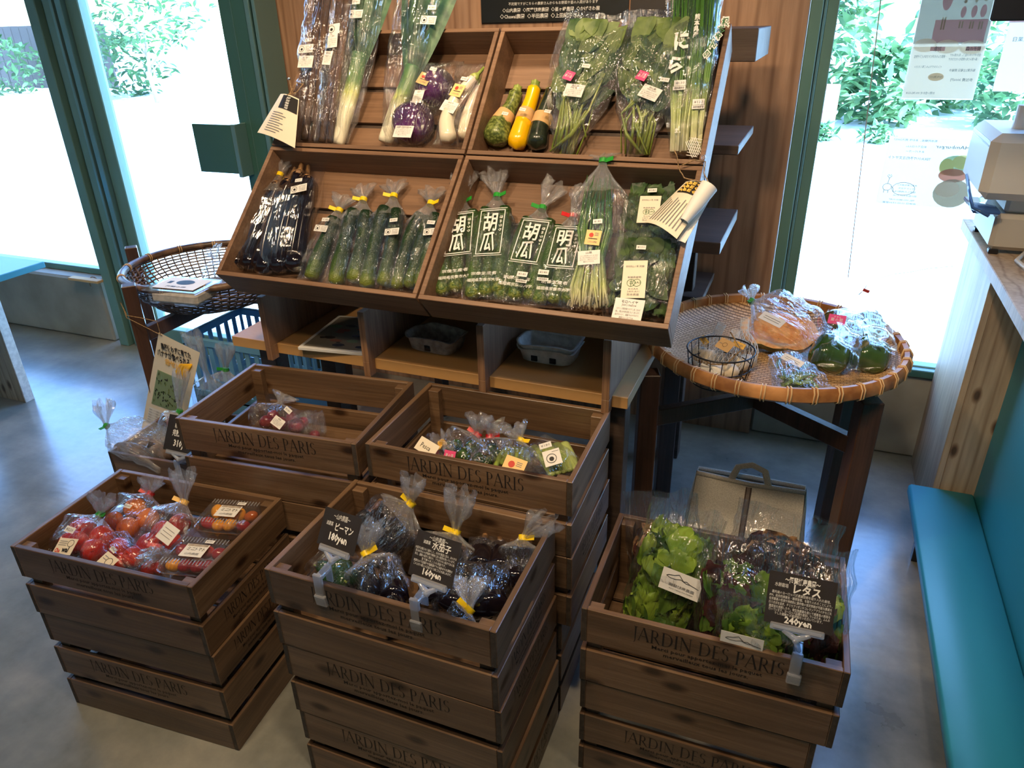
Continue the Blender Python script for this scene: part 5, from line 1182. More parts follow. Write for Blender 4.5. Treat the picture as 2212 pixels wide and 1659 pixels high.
# ---- middle front crate: dark aubergines and green peppers
GA = 'bagged aubergines in the middle front crate'; z1 = .545
def L3(a, b, r, z=z1, dz=0): p, q_ = zc(*a, z), zc(*b, z + dz); return ([p, p.lerp(q_, .35) + Vector((.004, 0, .003)), p.lerp(q_, .7), q_], r * 1.22)
t, k = pilebag('bagged_aubergines', 'aubergine bag with yellow tie standing tallest at the back left of the crate', 'bag of aubergines', zc(800, 1190, z1 - .01), zc(888, 1088, z1 + .085), m(150, zc(840, 1140, z1)), .095, 211,
    longs=[L3((790, 1170), (825, 1098), .030), L3((835, 1190), (868, 1130), .032), L3((770, 1150), (800, 1110), .026, dz=.02)], tie='yellow', tail=.065, tdir=(.02, .1, 1), group=GA, vname='aubergine')
t, k = pilebag('bagged_peppers', 'bag of glossy green peppers behind the left price sign', 'bag of peppers', zc(690, 1262, z1 - .01), zc(765, 1195, z1 + .02), m(120, zc(730, 1235, z1)), .07, 212,
    balls([(708, 1250, 22, 0), (735, 1228, 22, .005), (762, 1250, 20, 0), (700, 1225, 16, 0), (740, 1258, 20, -.01)], z1), 'pepper_dark', necked=False, group=None, vname='green_pepper', sq=1.3)
t, k = pilebag('bagged_aubergines', 'aubergine bag with yellow tie and fine pleats between the two price signs', 'bag of aubergines', zc(835, 1305, z1 - .02), zc(790, 1196, z1 + .05), m(118, zc(810, 1250, z1)), .085, 213,
    longs=[L3((850, 1300), (842, 1225), .026), L3((795, 1290), (790, 1230), .022), L3((858, 1325), (835, 1275), .020, dz=.0)], tie='yellow', tail=.07, tdir=(.0, .25, 1), group=GA, vname='aubergine', wr=1.6)
t, k = pilebag('bagged_aubergines', 'aubergine bag with a crumpled clear top behind the right price sign', 'bag of aubergines', zc(950, 1240, z1 - .02), zc(985, 1150, z1 + .045), m(120, zc(960, 1190, z1)), .09, 214,
    longs=[L3((925, 1240), (935, 1180), .028), L3((975, 1250), (980, 1190), .026)], tie='yellow', tail=.10, tdir=(.05, .15, 1), group=GA, vname='aubergine', wr=1.7)
t, k = pilebag('bagged_aubergines', 'large aubergine bag beneath the right price sign at the near right', 'bag of aubergines', zc(1010, 1330, z1 - .01), zc(1040, 1205, z1 + .02), m(165, zc(1030, 1260, z1)), .095, 215,
    longs=[L3((975, 1320), (990, 1240), .026), L3((1060, 1330), (1030, 1225), .034), L3((925, 1300), (925, 1230), .022)], necked=False, group=GA, vname='aubergine')
t, k = pilebag('bagged_aubergines', 'small bag top with a yellow tie lying at the near right edge of the crate', 'bag of aubergines', zc(985, 1350, z1 + .01), zc(1014, 1318, z1 + .03), m(80, zc(1000, 1330, z1)), .05, 216,
    longs=[L3((985, 1345), (1000, 1328), .016)], tie='yellow', tail=.06, tdir=(-.3, .8, .7), group=GA, vname='aubergine')
t, k = pilebag('bagged_aubergines', 'narrow aubergine bag with a yellow tie leaning at the right side of the crate', 'bag of aubergines', zc(1120, 1270, z1 - .02), zc(1130, 1162, z1 + .05), m(90, zc(1120, 1210, z1)), .075, 217,
    longs=[L3((1112, 1268), (1108, 1190), .028), L3((1140, 1240), (1135, 1185), .022)], tie='yellow', tail=.08, tdir=(.6, .1, .7), group=GA, vname='aubergine', wr=1.5)
t, k = pilebag('bagged_aubergines', 'dark aubergine bag at the back right, between the crumpled top and the leaning bag', 'bag of aubergines', zc(1050, 1235, z1 - .02), zc(1065, 1160, z1), m(110, zc(1060, 1200, z1)), .08, 218,
    longs=[L3((1035, 1235), (1045, 1175), .028), L3((1080, 1240), (1080, 1180), .028)], necked=False, group=GA, vname='aubergine')

# ---- back right crate
z2 = .625
t, k = pilebag('bagged_peppers', 'bag of small peppers with a red tie, left one in the back right crate', 'bag of peppers', zc(985, 1000, z2), zc(1032, 940, z2 + .05), m(120, zc(1000, 975, z2)), .075, 221,
    balls([(968, 968, 17, 0), (1000, 985, 17, 0), (985, 962, 14, .01), (1020, 965, 16, 0), (1035, 992, 16, 0)], z2), 'pepper_green', tie='red', tail=.055, tdir=(0, .1, 1), vname='green_pepper', sq=1.2, wr=1.5, group='red-tied pepper bags')
card(t, 'pink_seal', onb(k, 971, 984, .006), (1, 0, 0), (0, .5, .8), .03, .024, 'pink_ink', [('夏の菜', .5, .5, .3, 'white_ink', .7)])
t, k = pilebag('bagged_peppers', 'bag of small peppers with a red tie, right one in the back right crate', 'bag of peppers', zc(1060, 1000, z2), zc(1058, 944, z2 + .045), m(100, zc(1055, 975, z2)), .07, 222,
    balls([(1050, 998, 15, 0), (1075, 985, 16, 0), (1062, 970, 14, .01)], z2), 'pepper_dark', tie='red', tail=.05, tdir=(.25, .1, 1), vname='green_pepper', sq=1.2, wr=1.5, group='red-tied pepper bags')
t, k = pilebag('bagged_produce', 'clear bag with a cream card and an orange tie in the back right crate', 'bag of vegetables', zc(915, 985, z2), zc(955, 958, z2 + .04), m(80, zc(930, 970, z2)), .06, 223,
    balls([(920, 975, 15, 0), (940, 985, 15, 0)], z2), 'onion_red', tie='orange', tail=.02, vname='shallot')
card(t, 'farm_label', onb(k, 922, 966, .012), (1, -.1, 0), (0, .7, .6), .06, .035, 'card_cream', [('Pesca', .45, .5, .4, 'ink', .5)], -14)
t, k = pilebag('bagged_green_beans', 'bag of green beans with a yellow tie in the middle of the back right crate', 'bag of beans', zc(1095, 1010, z2), zc(1125, 952, z2 + .04), m(100, zc(1110, 985, z2)), .06, 224,
    longs=[([zc(1070 + i * 14, 1010 - (i % 3) * 6, z2), zc(1080 + i * 12, 985, z2 + .01), zc(1095 + i * 8, 968, z2 + .01)], .007) for i in range(6)], kind='stem', tie='yellow', tail=.045, tdir=(-.5, .2, .8), vname='green_bean')
orange(t, onb(k, 1108, 1012, .012), (1, 0, 0), (0, .7, .6), .055, -8)
t, k = pilebag('bagged_celery_greens', 'bag of thick pale green stems with a square farm label', 'bag of greens', zc(1225, 1030, z2), zc(1140, 965, z2 + .02), m(100, zc(1190, 1000, z2)), .065, 225,
    longs=[([zc(1150 + i * 17, 965 - i * 2, z2 + .006), zc(1175 + i * 15, 992 - i, z2 + .01), zc(1195 + i * 12, 1028 - i * 3, z2)], .0125) for i in range(5)], kind='choi', necked=False, vname='stem')
card(t, 'farm_label', onb(k, 1193, 988, .006), (1, .0, 0), (0, .8, .5), .042, .042, 'card_white', [('ring', .45, .45, .3, 'ink'), ('o', .45, .42, .14, 'ink'), ('#', .75, .85, .4, .03, 'grey_ink')], 30); price(t, onb(k, 1178, 962, .006), (1, .0, 0), (0, .8, .5), w=.03, rot=30)
# ---- back left crate
z3 = .60
t, k = pilebag('bagged_shallots', 'bag of reddish shallots with a shiny crumpled top in the back left crate', 'bag of shallots', zc(585, 925, z3), zc(605, 872, z3 + .045), m(115, zc(600, 900, z3)), .075, 231,
    balls([(575, 912, 15, 0), (605, 915, 15, 0), (590, 898, 13, .01), (632, 905, 14, 0)], z3), 'onion_red', tail=.03, vname='shallot', sq=1.2, wr=1.6, tie=None, group='bagged shallots')
note(t, onb(k, 600, 912, .008), (1, 0, 0), (0, .7, .6), '赤玉', .04, .026, -20); price(t, onb(k, 622, 886, .006), (1, 0, 0), (0, .7, .6), w=.026, rot=-25)
t, k = pilebag('bagged_shallots', 'small bag with one deep red shallot showing, right of the other bag', 'bag of shallots', zc(642, 935, z3), zc(652, 892, z3 + .01), m(70, zc(645, 915, z3)), .06, 232,
    balls([(640, 920, 17, 0), (655, 912, 12, 0)], z3), 'onion_red', necked=False, vname='shallot', sq=1.1, group='bagged shallots')
t, k = pilebag('bagged_shallots', 'nearly flat clear bag standing on edge near the front of the back left crate', 'bag of shallots', zc(682, 945, z3 - .02), zc(676, 895, z3 + .02), m(50, zc(680, 915, z3)), .03, 233,
    balls([(680, 940, 12, -.02)], z3), 'onion_red', necked=False, vname='shallot', up=Vector((0, -.8, .6)), group='bagged shallots')
# ---- small far left crate
z4 = .30
t, k = pilebag('bagged_sweet_potatoes', 'clear bag of grey-brown sweet potatoes with a green tie pointing at the blue-lit floor', 'bag of sweet potatoes', zc(375, 985, z4), zc(230, 920, z4 + .07), m(95, zc(310, 960, z4)), .09, 241,
    longs=[([zc(250, 965, z4), zc(290, 975, z4 + .01), zc(330, 985, z4)], .026), ([zc(295, 950, z4 + .02), zc(335, 968, z4 + .02), zc(375, 990, z4)], .026)], kind='potato', tie='green', tail=.09, tdir=(-.35, .35, .75), vname='sweet_potato', group='bagged sweet potatoes', fm='film_cloudy')
mb = MB(); c = onb(k, 318, 968, .003)
for i in range(5): d = (k.ax * (-.4 + .2 * i) * -1 + k.side * .9).normalized(); F = frame(c + d * .014, d, k.ax); mb.box((-.012, -.0015, 0), (.012, .0015, .0004), 'ink', F)
mb.build('bag_print', t, smooth=False)
t, k = pilebag('bagged_sweet_potatoes', 'upright clear bag with a wide fanned top, just left of the back left crate corner', 'bag of sweet potatoes', zc(352, 965, z4 + .0), zc(388, 888, z4 + .12), m(80, zc(375, 930, z4)), .07, 242,
    longs=[([zc(352, 960, z4), zc(365, 940, z4 + .02), zc(375, 925, z4 + .04)], .022)], kind='potato', tie='green', tail=.13, tdir=(.02, .25, 1), vname='sweet_potato', group='bagged sweet potatoes', wr=1.3)
t, k = pilebag('bagged_sweet_potatoes', 'clear bag with the tallest twisted top beside the hanging banana poster', 'bag of sweet potatoes', at(455, 905, ('y', 1.74)), at(448, 810, ('y', 1.76)), .13, .08, 243,
    longs=[([at(470, 905, ('y', 1.74)), at(462, 880, ('y', 1.75)), at(458, 862, ('y', 1.75))], .024)], kind='potato', tie=None, tail=.15, tdir=(-.25, .0, 1), vname='sweet_potato', up=Vector((0, -1, .2)), group='bagged sweet potatoes', wr=1.3)
t, k = pilebag('bagged_sweet_potatoes', 'clear bag with a green tie in front of the blue plastic basket', 'bag of sweet potatoes', at(490, 875, ('y', 1.70)), at(488, 798, ('y', 1.72)), .11, .07, 244,
    longs=[([at(495, 880, ('y', 1.70)), at(492, 865, ('y', 1.71)), at(488, 850, ('y', 1.71))], .02)], kind='potato', tie='green', tail=.085, tdir=(.15, .0, 1), vname='sweet_potato', up=Vector((0, -1, .2)), group='bagged sweet potatoes', wr=1.3)

# ---- lettuce in the right front crate
def lettuce_bag(label, A, N, w, th, mats, seed, n=34, cardpx=None, full=.78, crot=0, cwid=.085):
    k = Pack(A, N, Vector((0, -.8, .6)), w, th); t = thing('bagged_lettuce', label, 'bag of lettuce', tuple(A), 0, 'bagged lettuce in the right front crate'); rr_ = random.Random(seed); mb = MB()
    for i in range(n * 2):
        u_ = rr_.random(); tt_ = full * (.08 + .68 * u_); q = rr_.uniform(-.78, .78); h = rr_.uniform(-.4, .45) * th
        d = k.ax + k.side * (q * .9 + rr_.uniform(-.35, .35)) + k.up * rr_.uniform(-.1, .5)
        mb.leaf(k.p(tt_, q * .75, h), d, k.up * rr_.choice((1, 1, .6)) + k.side * rr_.uniform(-.8, .8), k.L * rr_.uniform(.16, .30), w * rr_.uniform(.26, .42), rr_.choice(mats), curl=rr_.uniform(-.2, 1.3), fold=rr_.uniform(0, .4), wav=.0, nu=9, nv=5, shape=lambda t_: .3 + 1.0 * sm(.0, .7, t_) * (1 - .3 * sm(.85, 1, t_)), seed=i)
    for i, v in enumerate(mb.v):   # frilled edges
        e = sm(.2, .9, mb.t[i]); nz = noise.noise_vector(v * 120 + Vector((seed, 0, 0))); n2 = noise.noise_vector(v * 55); mb.v[i] = v + nz * (.010 * e) + n2 * (.010 * e)
    clampto(mb, k, None, .5, full + .1); mb.build('leaves', t)
    film(t, k, seed, 'film_crisp', necked=False, bottom=.9, wr=1.15, top=full * .9)
    if cardpx:
        card(t, 'farm_label', onb(k, cardpx[0], cardpx[1], .006), k.side, k.ax, cwid, cwid * .58, 'card_white', [('line', ((.12, .68), (.17, .74), (.3, .78), (.42, .88), (.55, .66), (.63, .70), (.72, .62), (.95, .54)), .0013, 'ink'), ('line', ((.12, .68), (.22, .62), (.36, .63), (.48, .70), (.6, .62), (.7, .60)), .0011, 'ink'), ('阿蘇健康農園', .55, .34, .12, 'grey_ink', .62, .01), ('ASO HEALTH FARM', .55, .17, .07, 'grey_ink', .6)], crot)
    return t, k
lettuce_bag('bag of frilly bright green lettuce with a white farm card, leftmost', at(1400, 1400, ('y', 1.235)), at(1490, 1095, ('y', 1.33)), .165, .12, ['lettuce_green', 'lettuce_green', 'lettuce_deep'], 301, 46, (1470, 1262), .84)
lettuce_bag('bag of dark red lettuce at the back left, its clear top pointing up', at(1440, 1290, ('y', 1.40)), at(1425, 1062, ('y', 1.43)), .17, .08, ['lettuce_red', 'lettuce_red', 'calyx_brown'], 302, 26, None, .62)
lettuce_bag('bag of dark red leaf lettuce in the middle, wrapped in crumpled film', at(1585, 1440, ('y', 1.19)), at(1600, 1150, ('y', 1.30)), .17, .11, ['lettuce_red', 'lettuce_red', 'lettuce_red', 'lettuce_deep'], 303, 40, None, .72)
lettuce_bag('bag of green lettuce with a farm card half hidden below the rim', at(1610, 1470, ('y', 1.155)), at(1640, 1290, ('y', 1.16)), .15, .05, ['lettuce_green', 'lettuce_deep'], 304, 26, (1601, 1392), .80, cwid=.08)
lettuce_bag('bag of dark lettuce with a yellow-green heart behind the price sign', at(1725, 1500, ('y', 1.20)), at(1765, 1175, ('y', 1.32)), .15, .12, ['lettuce_red', 'lettuce_deep', 'lettuce_red', 'lettuce_green'], 305, 36, None, .70)
lettuce_bag('bag of dark red lettuce at the back right, its clear top spread over the rim', at(1655, 1300, ('y', 1.40)), at(1710, 1105, ('y', 1.43)), .22, .08, ['lettuce_red', 'lettuce_red', 'calyx_brown'], 306, 26, None, .6)

# ---- price signs clipped to the crate rims
def price_sign(label, c, xd, yd, w, h, lines, foot, rimy):
    t = thing('price_sign', label, 'price sign', tuple(foot), 0, 'black price signs in clear clips'); xd = Vector(xd).normalized(); yd = Vector(yd).normalized()
    card(t, 'card', c, xd, yd, w, h, 'sign_black', lines); F = frame(c, xd, yd); cb = MB()
    cb.bbox((-w * .40, -h * .5 - .010, -.004), (w * .40, -h * .5 + .003, .004), 'acrylic', .002, F); cb.bbox((-w * .36, -h * .5 - .006, .004), (w * .36, -h * .5 - .001, .007), 'acrylic', .001, F)
    p0 = F @ Vector((0, -h * .5 - .008, 0)); f = Vector(foot); cb.tube([F @ Vector((-w * .2, -h * .5 - .008, .002)), p0 - F.to_3x3() @ Vector((0, .012, 0))], [.004, .006], 'acrylic', 8); cb.tube([F @ Vector((w * .2, -h * .5 - .008, .002)), p0 - F.to_3x3() @ Vector((0, .012, 0))], [.004, .006], 'acrylic', 8)
    cb.build('holder', t, smooth=False)
    st = MB(); q = p0 - F.to_3x3() @ Vector((0, .014, 0)); st.tube([q, q.lerp(f + Vector((0, -.002, .018)), .5), f + Vector((0, -.004, .02))], [.004, .0055, .005], 'acrylic', 10); st.blob(q, .0065, 'acrylic', seg=12, rings=8); st.build('stem', t)
    f = f + Vector((0, -.009, 0))
    cl = MB(); cl.bbox((-.011, -.012, -.046), (.009, -.004, .024), 'acrylic', .002, Matrix.Translation(f)); cl.bbox((-.013, -.020, -.052), (.013, -.011, -.024), 'acrylic', .002, Matrix.Translation(f) @ Matrix.Rotation(.15, 4, 'X'))
    cl.bbox((-.008, .024, -.02), (.008, .028, .022), 'acrylic', .0015, Matrix.Translation(f)); cl.bbox((-.008, -.006, .010), (.008, .027, .020), 'acrylic', .002, Matrix.Translation(f)); cl.build('clip', t, smooth=False)
    return t
def rim(px, py, z): return zc(px, py, z)
XM = Vector((math.cos(.009), math.sin(.009), 0))
f1 = rim(700, 1250, MZ); c1 = at(733, 1147, ('y', f1.y - .005))
price_sign('small black price sign for green peppers, left of the two on the middle crate', c1, (1, -.14, .03), (-.12, .55, .8), m(104, c1), m(82, c1), [('〜山内農園〜', .5, .84, .13, 'white_ink', .45), ('減農薬', .22, .62, .10, 'white_ink', .18), ('ピーマン', .62, .58, .19, 'white_ink', .48, .02), ('180yen', .52, .28, .22, 'white_ink', .48, .034)], f1, 0)
f2 = rim(907, 1302, MZ); c2 = at(939, 1207, ('y', f2.y - .005))
price_sign('black price sign for water aubergines, right of the two on the middle crate', c2, (1, -.08, -.02), (-.08, .5, .82), m(110, c2), m(100, c2), [('〜山内農園〜', .5, .91, .10, 'white_ink', .42), ('減農薬', .26, .79, .07, 'white_ink', .16), ('水茄子', .6, .77, .15, 'white_ink', .42, .02), ('水茄子は柔らかく瑞々しく、水分を豊富に含み、ほのかな', .5, .63, .05, 'white_ink', .94), ('甘みがあるのが特徴で果物に近い感覚を持っています。', .5, .56, .05, 'white_ink', .9), ('また、通常の茄子と異なり、アクが少ない茄子である為', .5, .49, .05, 'white_ink', .9), ('生で食べることも可能です。', .5, .42, .05, 'white_ink', .55), ('肉厚なので浅漬けや塩麹漬けでの油炒めやお漬物は', .5, .35, .05, 'white_ink', .88), ('この上ない極上の口当たりと味ごたえを楽しめます。', .5, .28, .05, 'white_ink', .86), ('160yen', .52, .15, .15, 'white_ink', .42, .034)], f2, 0)
f3 = rim(1722, 1418, .502); c3 = at(1729, 1301, ('y', f3.y - .008))
price_sign('black price sign for lettuce clipped to the right front crate', c3, (1, .02, .02), (-.02, .5, .84), m(138, c3), m(112, c3), [('〜阿蘇健康農園〜', .5, .88, .11, 'white_ink', .52, .02), ('水耕栽培', .2, .76, .07, 'white_ink', .2), ('レタス', .58, .73, .16, 'white_ink', .40, .03), ('最先端のヨーロッパ式農業技術を取り入れた栽培。', .5, .61, .05, 'white_ink', .86), ('IPM、総合的病害虫・雑草管理、を取り入れることにより、', .5, .54, .05, 'white_ink', .92), ('化学農薬の低減や持続的に農作物の安定供給が可能な農業を', .5, .47, .05, 'white_ink', .92), ('行う方式を追求。チリカブリダニやコレマンアブラバチなど天', .5, .40, .05, 'white_ink', .92), ('敵昆虫を放飼したり、微生物農薬を用いて病害虫の防除を', .5, .33, .05, 'white_ink', .9), ('行っています。ヨーロッパ品種を栽培しているため、ふんわ', .5, .27, .05, 'white_ink', .9), ('りした歯触りが高評価をいただいています。', .5, .21, .05, 'white_ink', .7), ('240yen', .5, .10, .14, 'white_ink', .40, .034)], f3, 0)
f4 = zc(392, 1003, .318); c4 = at(396, 940, ('y', f4.y + .0))
price_sign('black price sign reading 310yen, partly hidden behind the back left stack', c4, (1, .0, .0), (-.1, .5, .84), m(95, c4), m(78, c4), [('糖度抜群', .42, .72, .12, 'white_ink', .4), ('完熟さつまいも', .55, .52, .16, 'white_ink', .72, .02), ('310yen', .5, .22, .20, 'white_ink', .46, .034)], f4, 0)

# ================================================================== RIGHT: STAND, BASKET TRAY AND ITS VEGETABLES
def stand(label, legs, zt, s_, rz, bz, group=None):
    c = sum((Vector((x, y, 0)) for x, y in legs), Vector()) / 4; t = thing('folding_stand', label, 'wooden stand', tuple(c), 0, group)
    for i, (x, y) in enumerate(legs):
        mb = MB(); mb.bbox((-s_ / 2, -s_ / 2, 0), (s_ / 2, s_ / 2, zt if not isinstance(zt, (list, tuple)) else zt[i]), 'post_wood', .0025, Matrix.Translation((x, y, 0)) @ Matrix.Rotation(rz, 4, 'Z')); mb.build('leg', t, smooth=False)
    for i, (a, b) in enumerate(((0, 2), (1, 3))):
        A = Vector((*legs[a], 0)); B = Vector((*legs[b], 0)); d = (B - A); L = d.length; F = Matrix.Translation(A) @ Matrix.Rotation(math.atan2(d.y, d.x), 4, 'Z')
        for z0_ in (bz,):
            mb = MB(); mb.bbox((s_ * .3, -.014, z0_ + i * .0), (L - s_ * .3, .014, z0_ + .052), 'post_wood', .002, F @ Matrix.Translation((0, .0 if i == 0 else 0, 0 if i == 0 else .0005))); mb.build('brace', t, smooth=False)
    return t
stand('dark wooden stand with crossed braces under the round flat basket on the right', [(-.345, 1.871), (.224, 1.896), (.215, 2.33), (-.35, 2.30)], .70, .055, .35, .525)
def flat_basket(label, c, R_, z, depth_, mat, rimmat, rimh, nband):
    t = thing('flat_basket', label, 'basket', (c[0], c[1], z - depth_)); C = Vector((c[0], c[1], z)); n = 72
    mb = MB(); vs = []; fs = []; prof = [(.0, -.92), (.3, -.97), (.6, -.95), (.8, -.75), (.92, -.4), (1.0, 0.0), (1.012, -.02), (.935, -.47), (.81, -.83), (.6, -1.03), (.3, -1.05), (0, -1.0)]
    for r_, h in prof:
        for i in range(n): a = 2 * PI * i / n; vs.append(C + Vector((math.cos(a) * R_ * max(r_, .001), math.sin(a) * R_ * max(r_, .001), h * depth_)))
    for i in range(len(prof) - 1):
        for j in range(n): fs.append((i * n + j, i * n + (j + 1) % n, (i + 1) * n + (j + 1) % n, (i + 1) * n + j))
    mb.add(vs, fs, mat); mb.build('woven_bowl', t)
    rm = MB(); vs = []; fs = []; pr = [(.985, rimh * .55), (1.02, rimh * .62), (1.045, rimh * .3), (1.045, -rimh * .35), (1.015, -rimh * .6), (.99, -rimh * .45), (.975, 0)]
    for i in range(n):
        a = 2 * PI * i / n
        for r_, h in pr: vs.append(C + Vector((math.cos(a) * R_ * r_, math.sin(a) * R_ * r_, h)))
    k = len(pr)
    for i in range(n):
        for j in range(k): fs.append((i * k + j, ((i + 1) % n) * k + j, ((i + 1) % n) * k + (j + 1) % k, i * k + (j + 1) % k))
    rm.add(vs, fs, rimmat)
    bd = rm
    for q in range(nband):
        a = 2 * PI * q / nband
        for da in (-.012, .012):
            pts = []
            for r_, h in pr: pts.append(C + Vector((math.cos(a + da) * R_ * (r_ + .004 * (1 if r_ > 1 else -1)), math.sin(a + da) * R_ * (r_ + .004 * (1 if r_ > 1 else -1)), h * 1.08)))
            bd.tube(pts, .0019, 'straw_pale' if rimmat == 'straw_rim' else 'willow_rim', 5, closed=True)
    rm.build('rim', t, sharp=50)
    return t
BC = (-.035, 2.075); BR = .342; BZT = .755
flat_basket('wide flat round woven basket tray on the dark stand at the right', BC, BR, BZT, .052, 'straw_weave', 'straw_rim', .034, 36)
FZ = BZT - .046
# wire basket with netted garlic
cw = zc(1556, 768, FZ + .075); rw = .088
t = thing('wire_basket', 'small round black wire basket with netted garlic in the flat basket', 'basket', (cw.x, cw.y, FZ + .003)); mb = MB(); n = 40
for zz, r_ in ((.003, rw * .82), (.05, rw * .93), (.094, rw)):
    mb.tube([Vector((cw.x + math.cos(2 * PI * i / n) * r_, cw.y + math.sin(2 * PI * i / n) * r_, FZ + zz)) for i in range(n)], .0022 if zz > .09 else .0016, 'black_wire', 6, closed=True)
for i in range(18):
    a = 2 * PI * i / 18; mb.tube([Vector((cw.x + math.cos(a) * rw * s_, cw.y + math.sin(a) * rw * s_, FZ + h)) for s_, h in ((.0, .002), (.82, .003), (.93, .05), (1.0, .094))], .0013, 'black_wire', 5)
mb.build('wire_frame', t)
mb = MB(); mb.tube([Vector((cw.x - .055, cw.y + .01, FZ + .06)), Vector((cw.x - .02, cw.y - .02, FZ + .055)), cw + Vector((.02, -.03, -.01)), cw + Vector((.05, .02, .015)), cw + Vector((.015, .05, .05))], .0022, 'twine', 7); mb.build('twine_tie', t)
def garlic_net(label, px, py, dz, seed, nb, tip):
    c = zc(px, py, FZ + dz); t = thing('netted_garlic', label, 'garlic', tuple(c - Vector((0, 0, .03))), 0, 'netted garlic bulbs'); rr_ = random.Random(seed)
    for i in range(nb):
        p = c + Vector((rr_.uniform(-.02, .02), rr_.uniform(-.02, .02), rr_.uniform(-.008, .012))); mb = MB()
        mb.blob(p, .024, 'garlic_skin', (rr_.uniform(-.5, .5), rr_.uniform(-.5, .5), 1), seg=20, rings=10, lobes=7, lamp=.07, squash=.9, prof=lambda t_: 1 - .35 * sm(.6, 1, t_)); mb.build('garlic_bulb', t)
    nt = MB(); tp = at(*tip, ('z', FZ + dz + .08)); k = Pack(c - (tp - c).normalized() * .03, tp, Vector((0, -1, .3)), .075, .07); vs = []
    for j in range(20):
        a0 = 2 * PI * j / 20
        for sg in (-1, 1):
            pts = []
            for i in range(9):
                t_ = i / 8; r_ = (.5 * math.sin(PI * min(1, t_ * 1.25 + .05)) + .10) if t_ < .75 else .16 - .0 * t_; a = a0 + sg * t_ * 1.6; pts.append(k.A + k.ax * (k.L * t_) + k.side * (math.cos(a) * k.w * r_) + k.up * (math.sin(a) * k.th * r_))
            nt.tube(pts, .0006, 'card_white', 3, cap=False)
    nt.build('net', t)
    return t, c
t, c = garlic_net('netted garlic at the left side of the black wire basket', 1520, 775, .03, 1, 3, (1560, 700))
c_ = zc(1521, 735, FZ + .085); card(t, 'price_tag', c_, (1, -.5, -.2), (.3, .6, .6), .03, .016, 'tie_orange', [('¥220', .5, .5, .5, 'grey_ink', .7)], -20)
t, c = garlic_net('netted garlic at the right side of the black wire basket with a cream paper tag', 1600, 780, .03, 2, 3, (1610, 690))
card(t, 'paper_tag', zc(1566, 745, FZ + .10), (1, -.45, 0), (.3, .8, .6), .045, .034, 'paper_brown', [('ring', .5, .5, .2, 'ink'), ('#', .2, .5, .2, .04, 'grey_ink')], -10); card(t, 'price_tag', zc(1596, 745, FZ + .09), (1, -.35, 0), (.2, .6, .7), .036, .016, 'tie_orange', [('¥180', .6, .5, .5, 'grey_ink', .5)], -8)
t, c = garlic_net('loose looking white garlic at the near side of the wire basket', 1560, 805, .022, 3, 3, (1590, 715))
card(t, 'paper_tag', zc(1526, 805, FZ + .055), (1, -.7, 0), (.5, .3, .8), .055, .036, 'card_white', [('ring', .7, .7, .2, 'grey_ink'), ('#', .45, .35, .6, .04, 'grey_ink'), ('#', .45, .22, .6, .04, 'grey_ink')], 0)
# wrapped piece of pumpkin
c = zc(1682, 722, FZ + .05); t = thing('wrapped_pumpkin', 'cut half of a pumpkin with pale orange flesh wrapped in clear film', 'pumpkin', (c.x, c.y, FZ)); R_ = .088
mb = MB(); N_ = Vector((.12, -.42, .9)).normalized(); F = frame(c + Vector((0, 0, .012)), Vector((1, -.12, 0)), N_.cross(Vector((1, -.12, 0)))); n = 32; vs = []; fs = []; rings = 9
for i in range(rings):
    a = PI / 2 * i / (rings - 1); r_ = R_ * math.cos(a); h = -R_ * .66 * math.sin(a)
    for j in range(n): b = 2 * PI * j / n; rr__ = r_ * (1 + .03 * math.cos(8 * b)) * (1.12 if abs(math.cos(b)) > .5 else 1); vs.append(F @ Vector((math.cos(b) * max(rr__, .0005) * 1.1, math.sin(b) * max(rr__, .0005) * .82, h)))
for i in range(rings - 1):
    for j in range(n): fs.append((i * n + j, (i + 1) * n + j, (i + 1) * n + (j + 1) % n, i * n + (j + 1) % n))
mb.add(vs, fs, 'pumpkin_rind'); mb.build('rind', t)
mb = MB(); vs = []; fs = []; pf = [(1, 0), (.93, .002), (.72, .001), (.6, -.012), (.35, -.03), (.02, -.034)]
for s_, h in pf:
    for j in range(n): b = 2 * PI * j / n; q_ = (1.12 if abs(math.cos(b)) > .5 else 1) * (1 + .03 * math.cos(8 * b)); vs.append(F @ Vector((math.cos(b) * R_ * s_ * 1.1 * q_, math.sin(b) * R_ * s_ * .82 * q_, h)))
for i in range(len(pf) - 1):
    for j in range(n): fs.append((i * n + j, i * n + (j + 1) % n, (i + 1) * n + (j + 1) % n, (i + 1) * n + j))
mb.add(vs, fs, 'pumpkin_flesh'); mb.build('flesh', t)
k = Pack(c + Vector((.11, -.03, .01)), c + Vector((-.09, .05, .075)), Vector((0, -.2, 1)), .165, .125); film(t, k, 401, 'film', tie='green', tail=.05, tdir=(-.2, .3, .9), wr=1.4)
card(t, 'farm_label', onb(k, 1668, 690, .004), (1, -.2, 0), (0, .8, .4), .07, .03, 'card_white', [('#', .5, .6, .7, .05, 'grey_ink'), ('#', .5, .35, .7, .05, 'grey_ink')], -20)
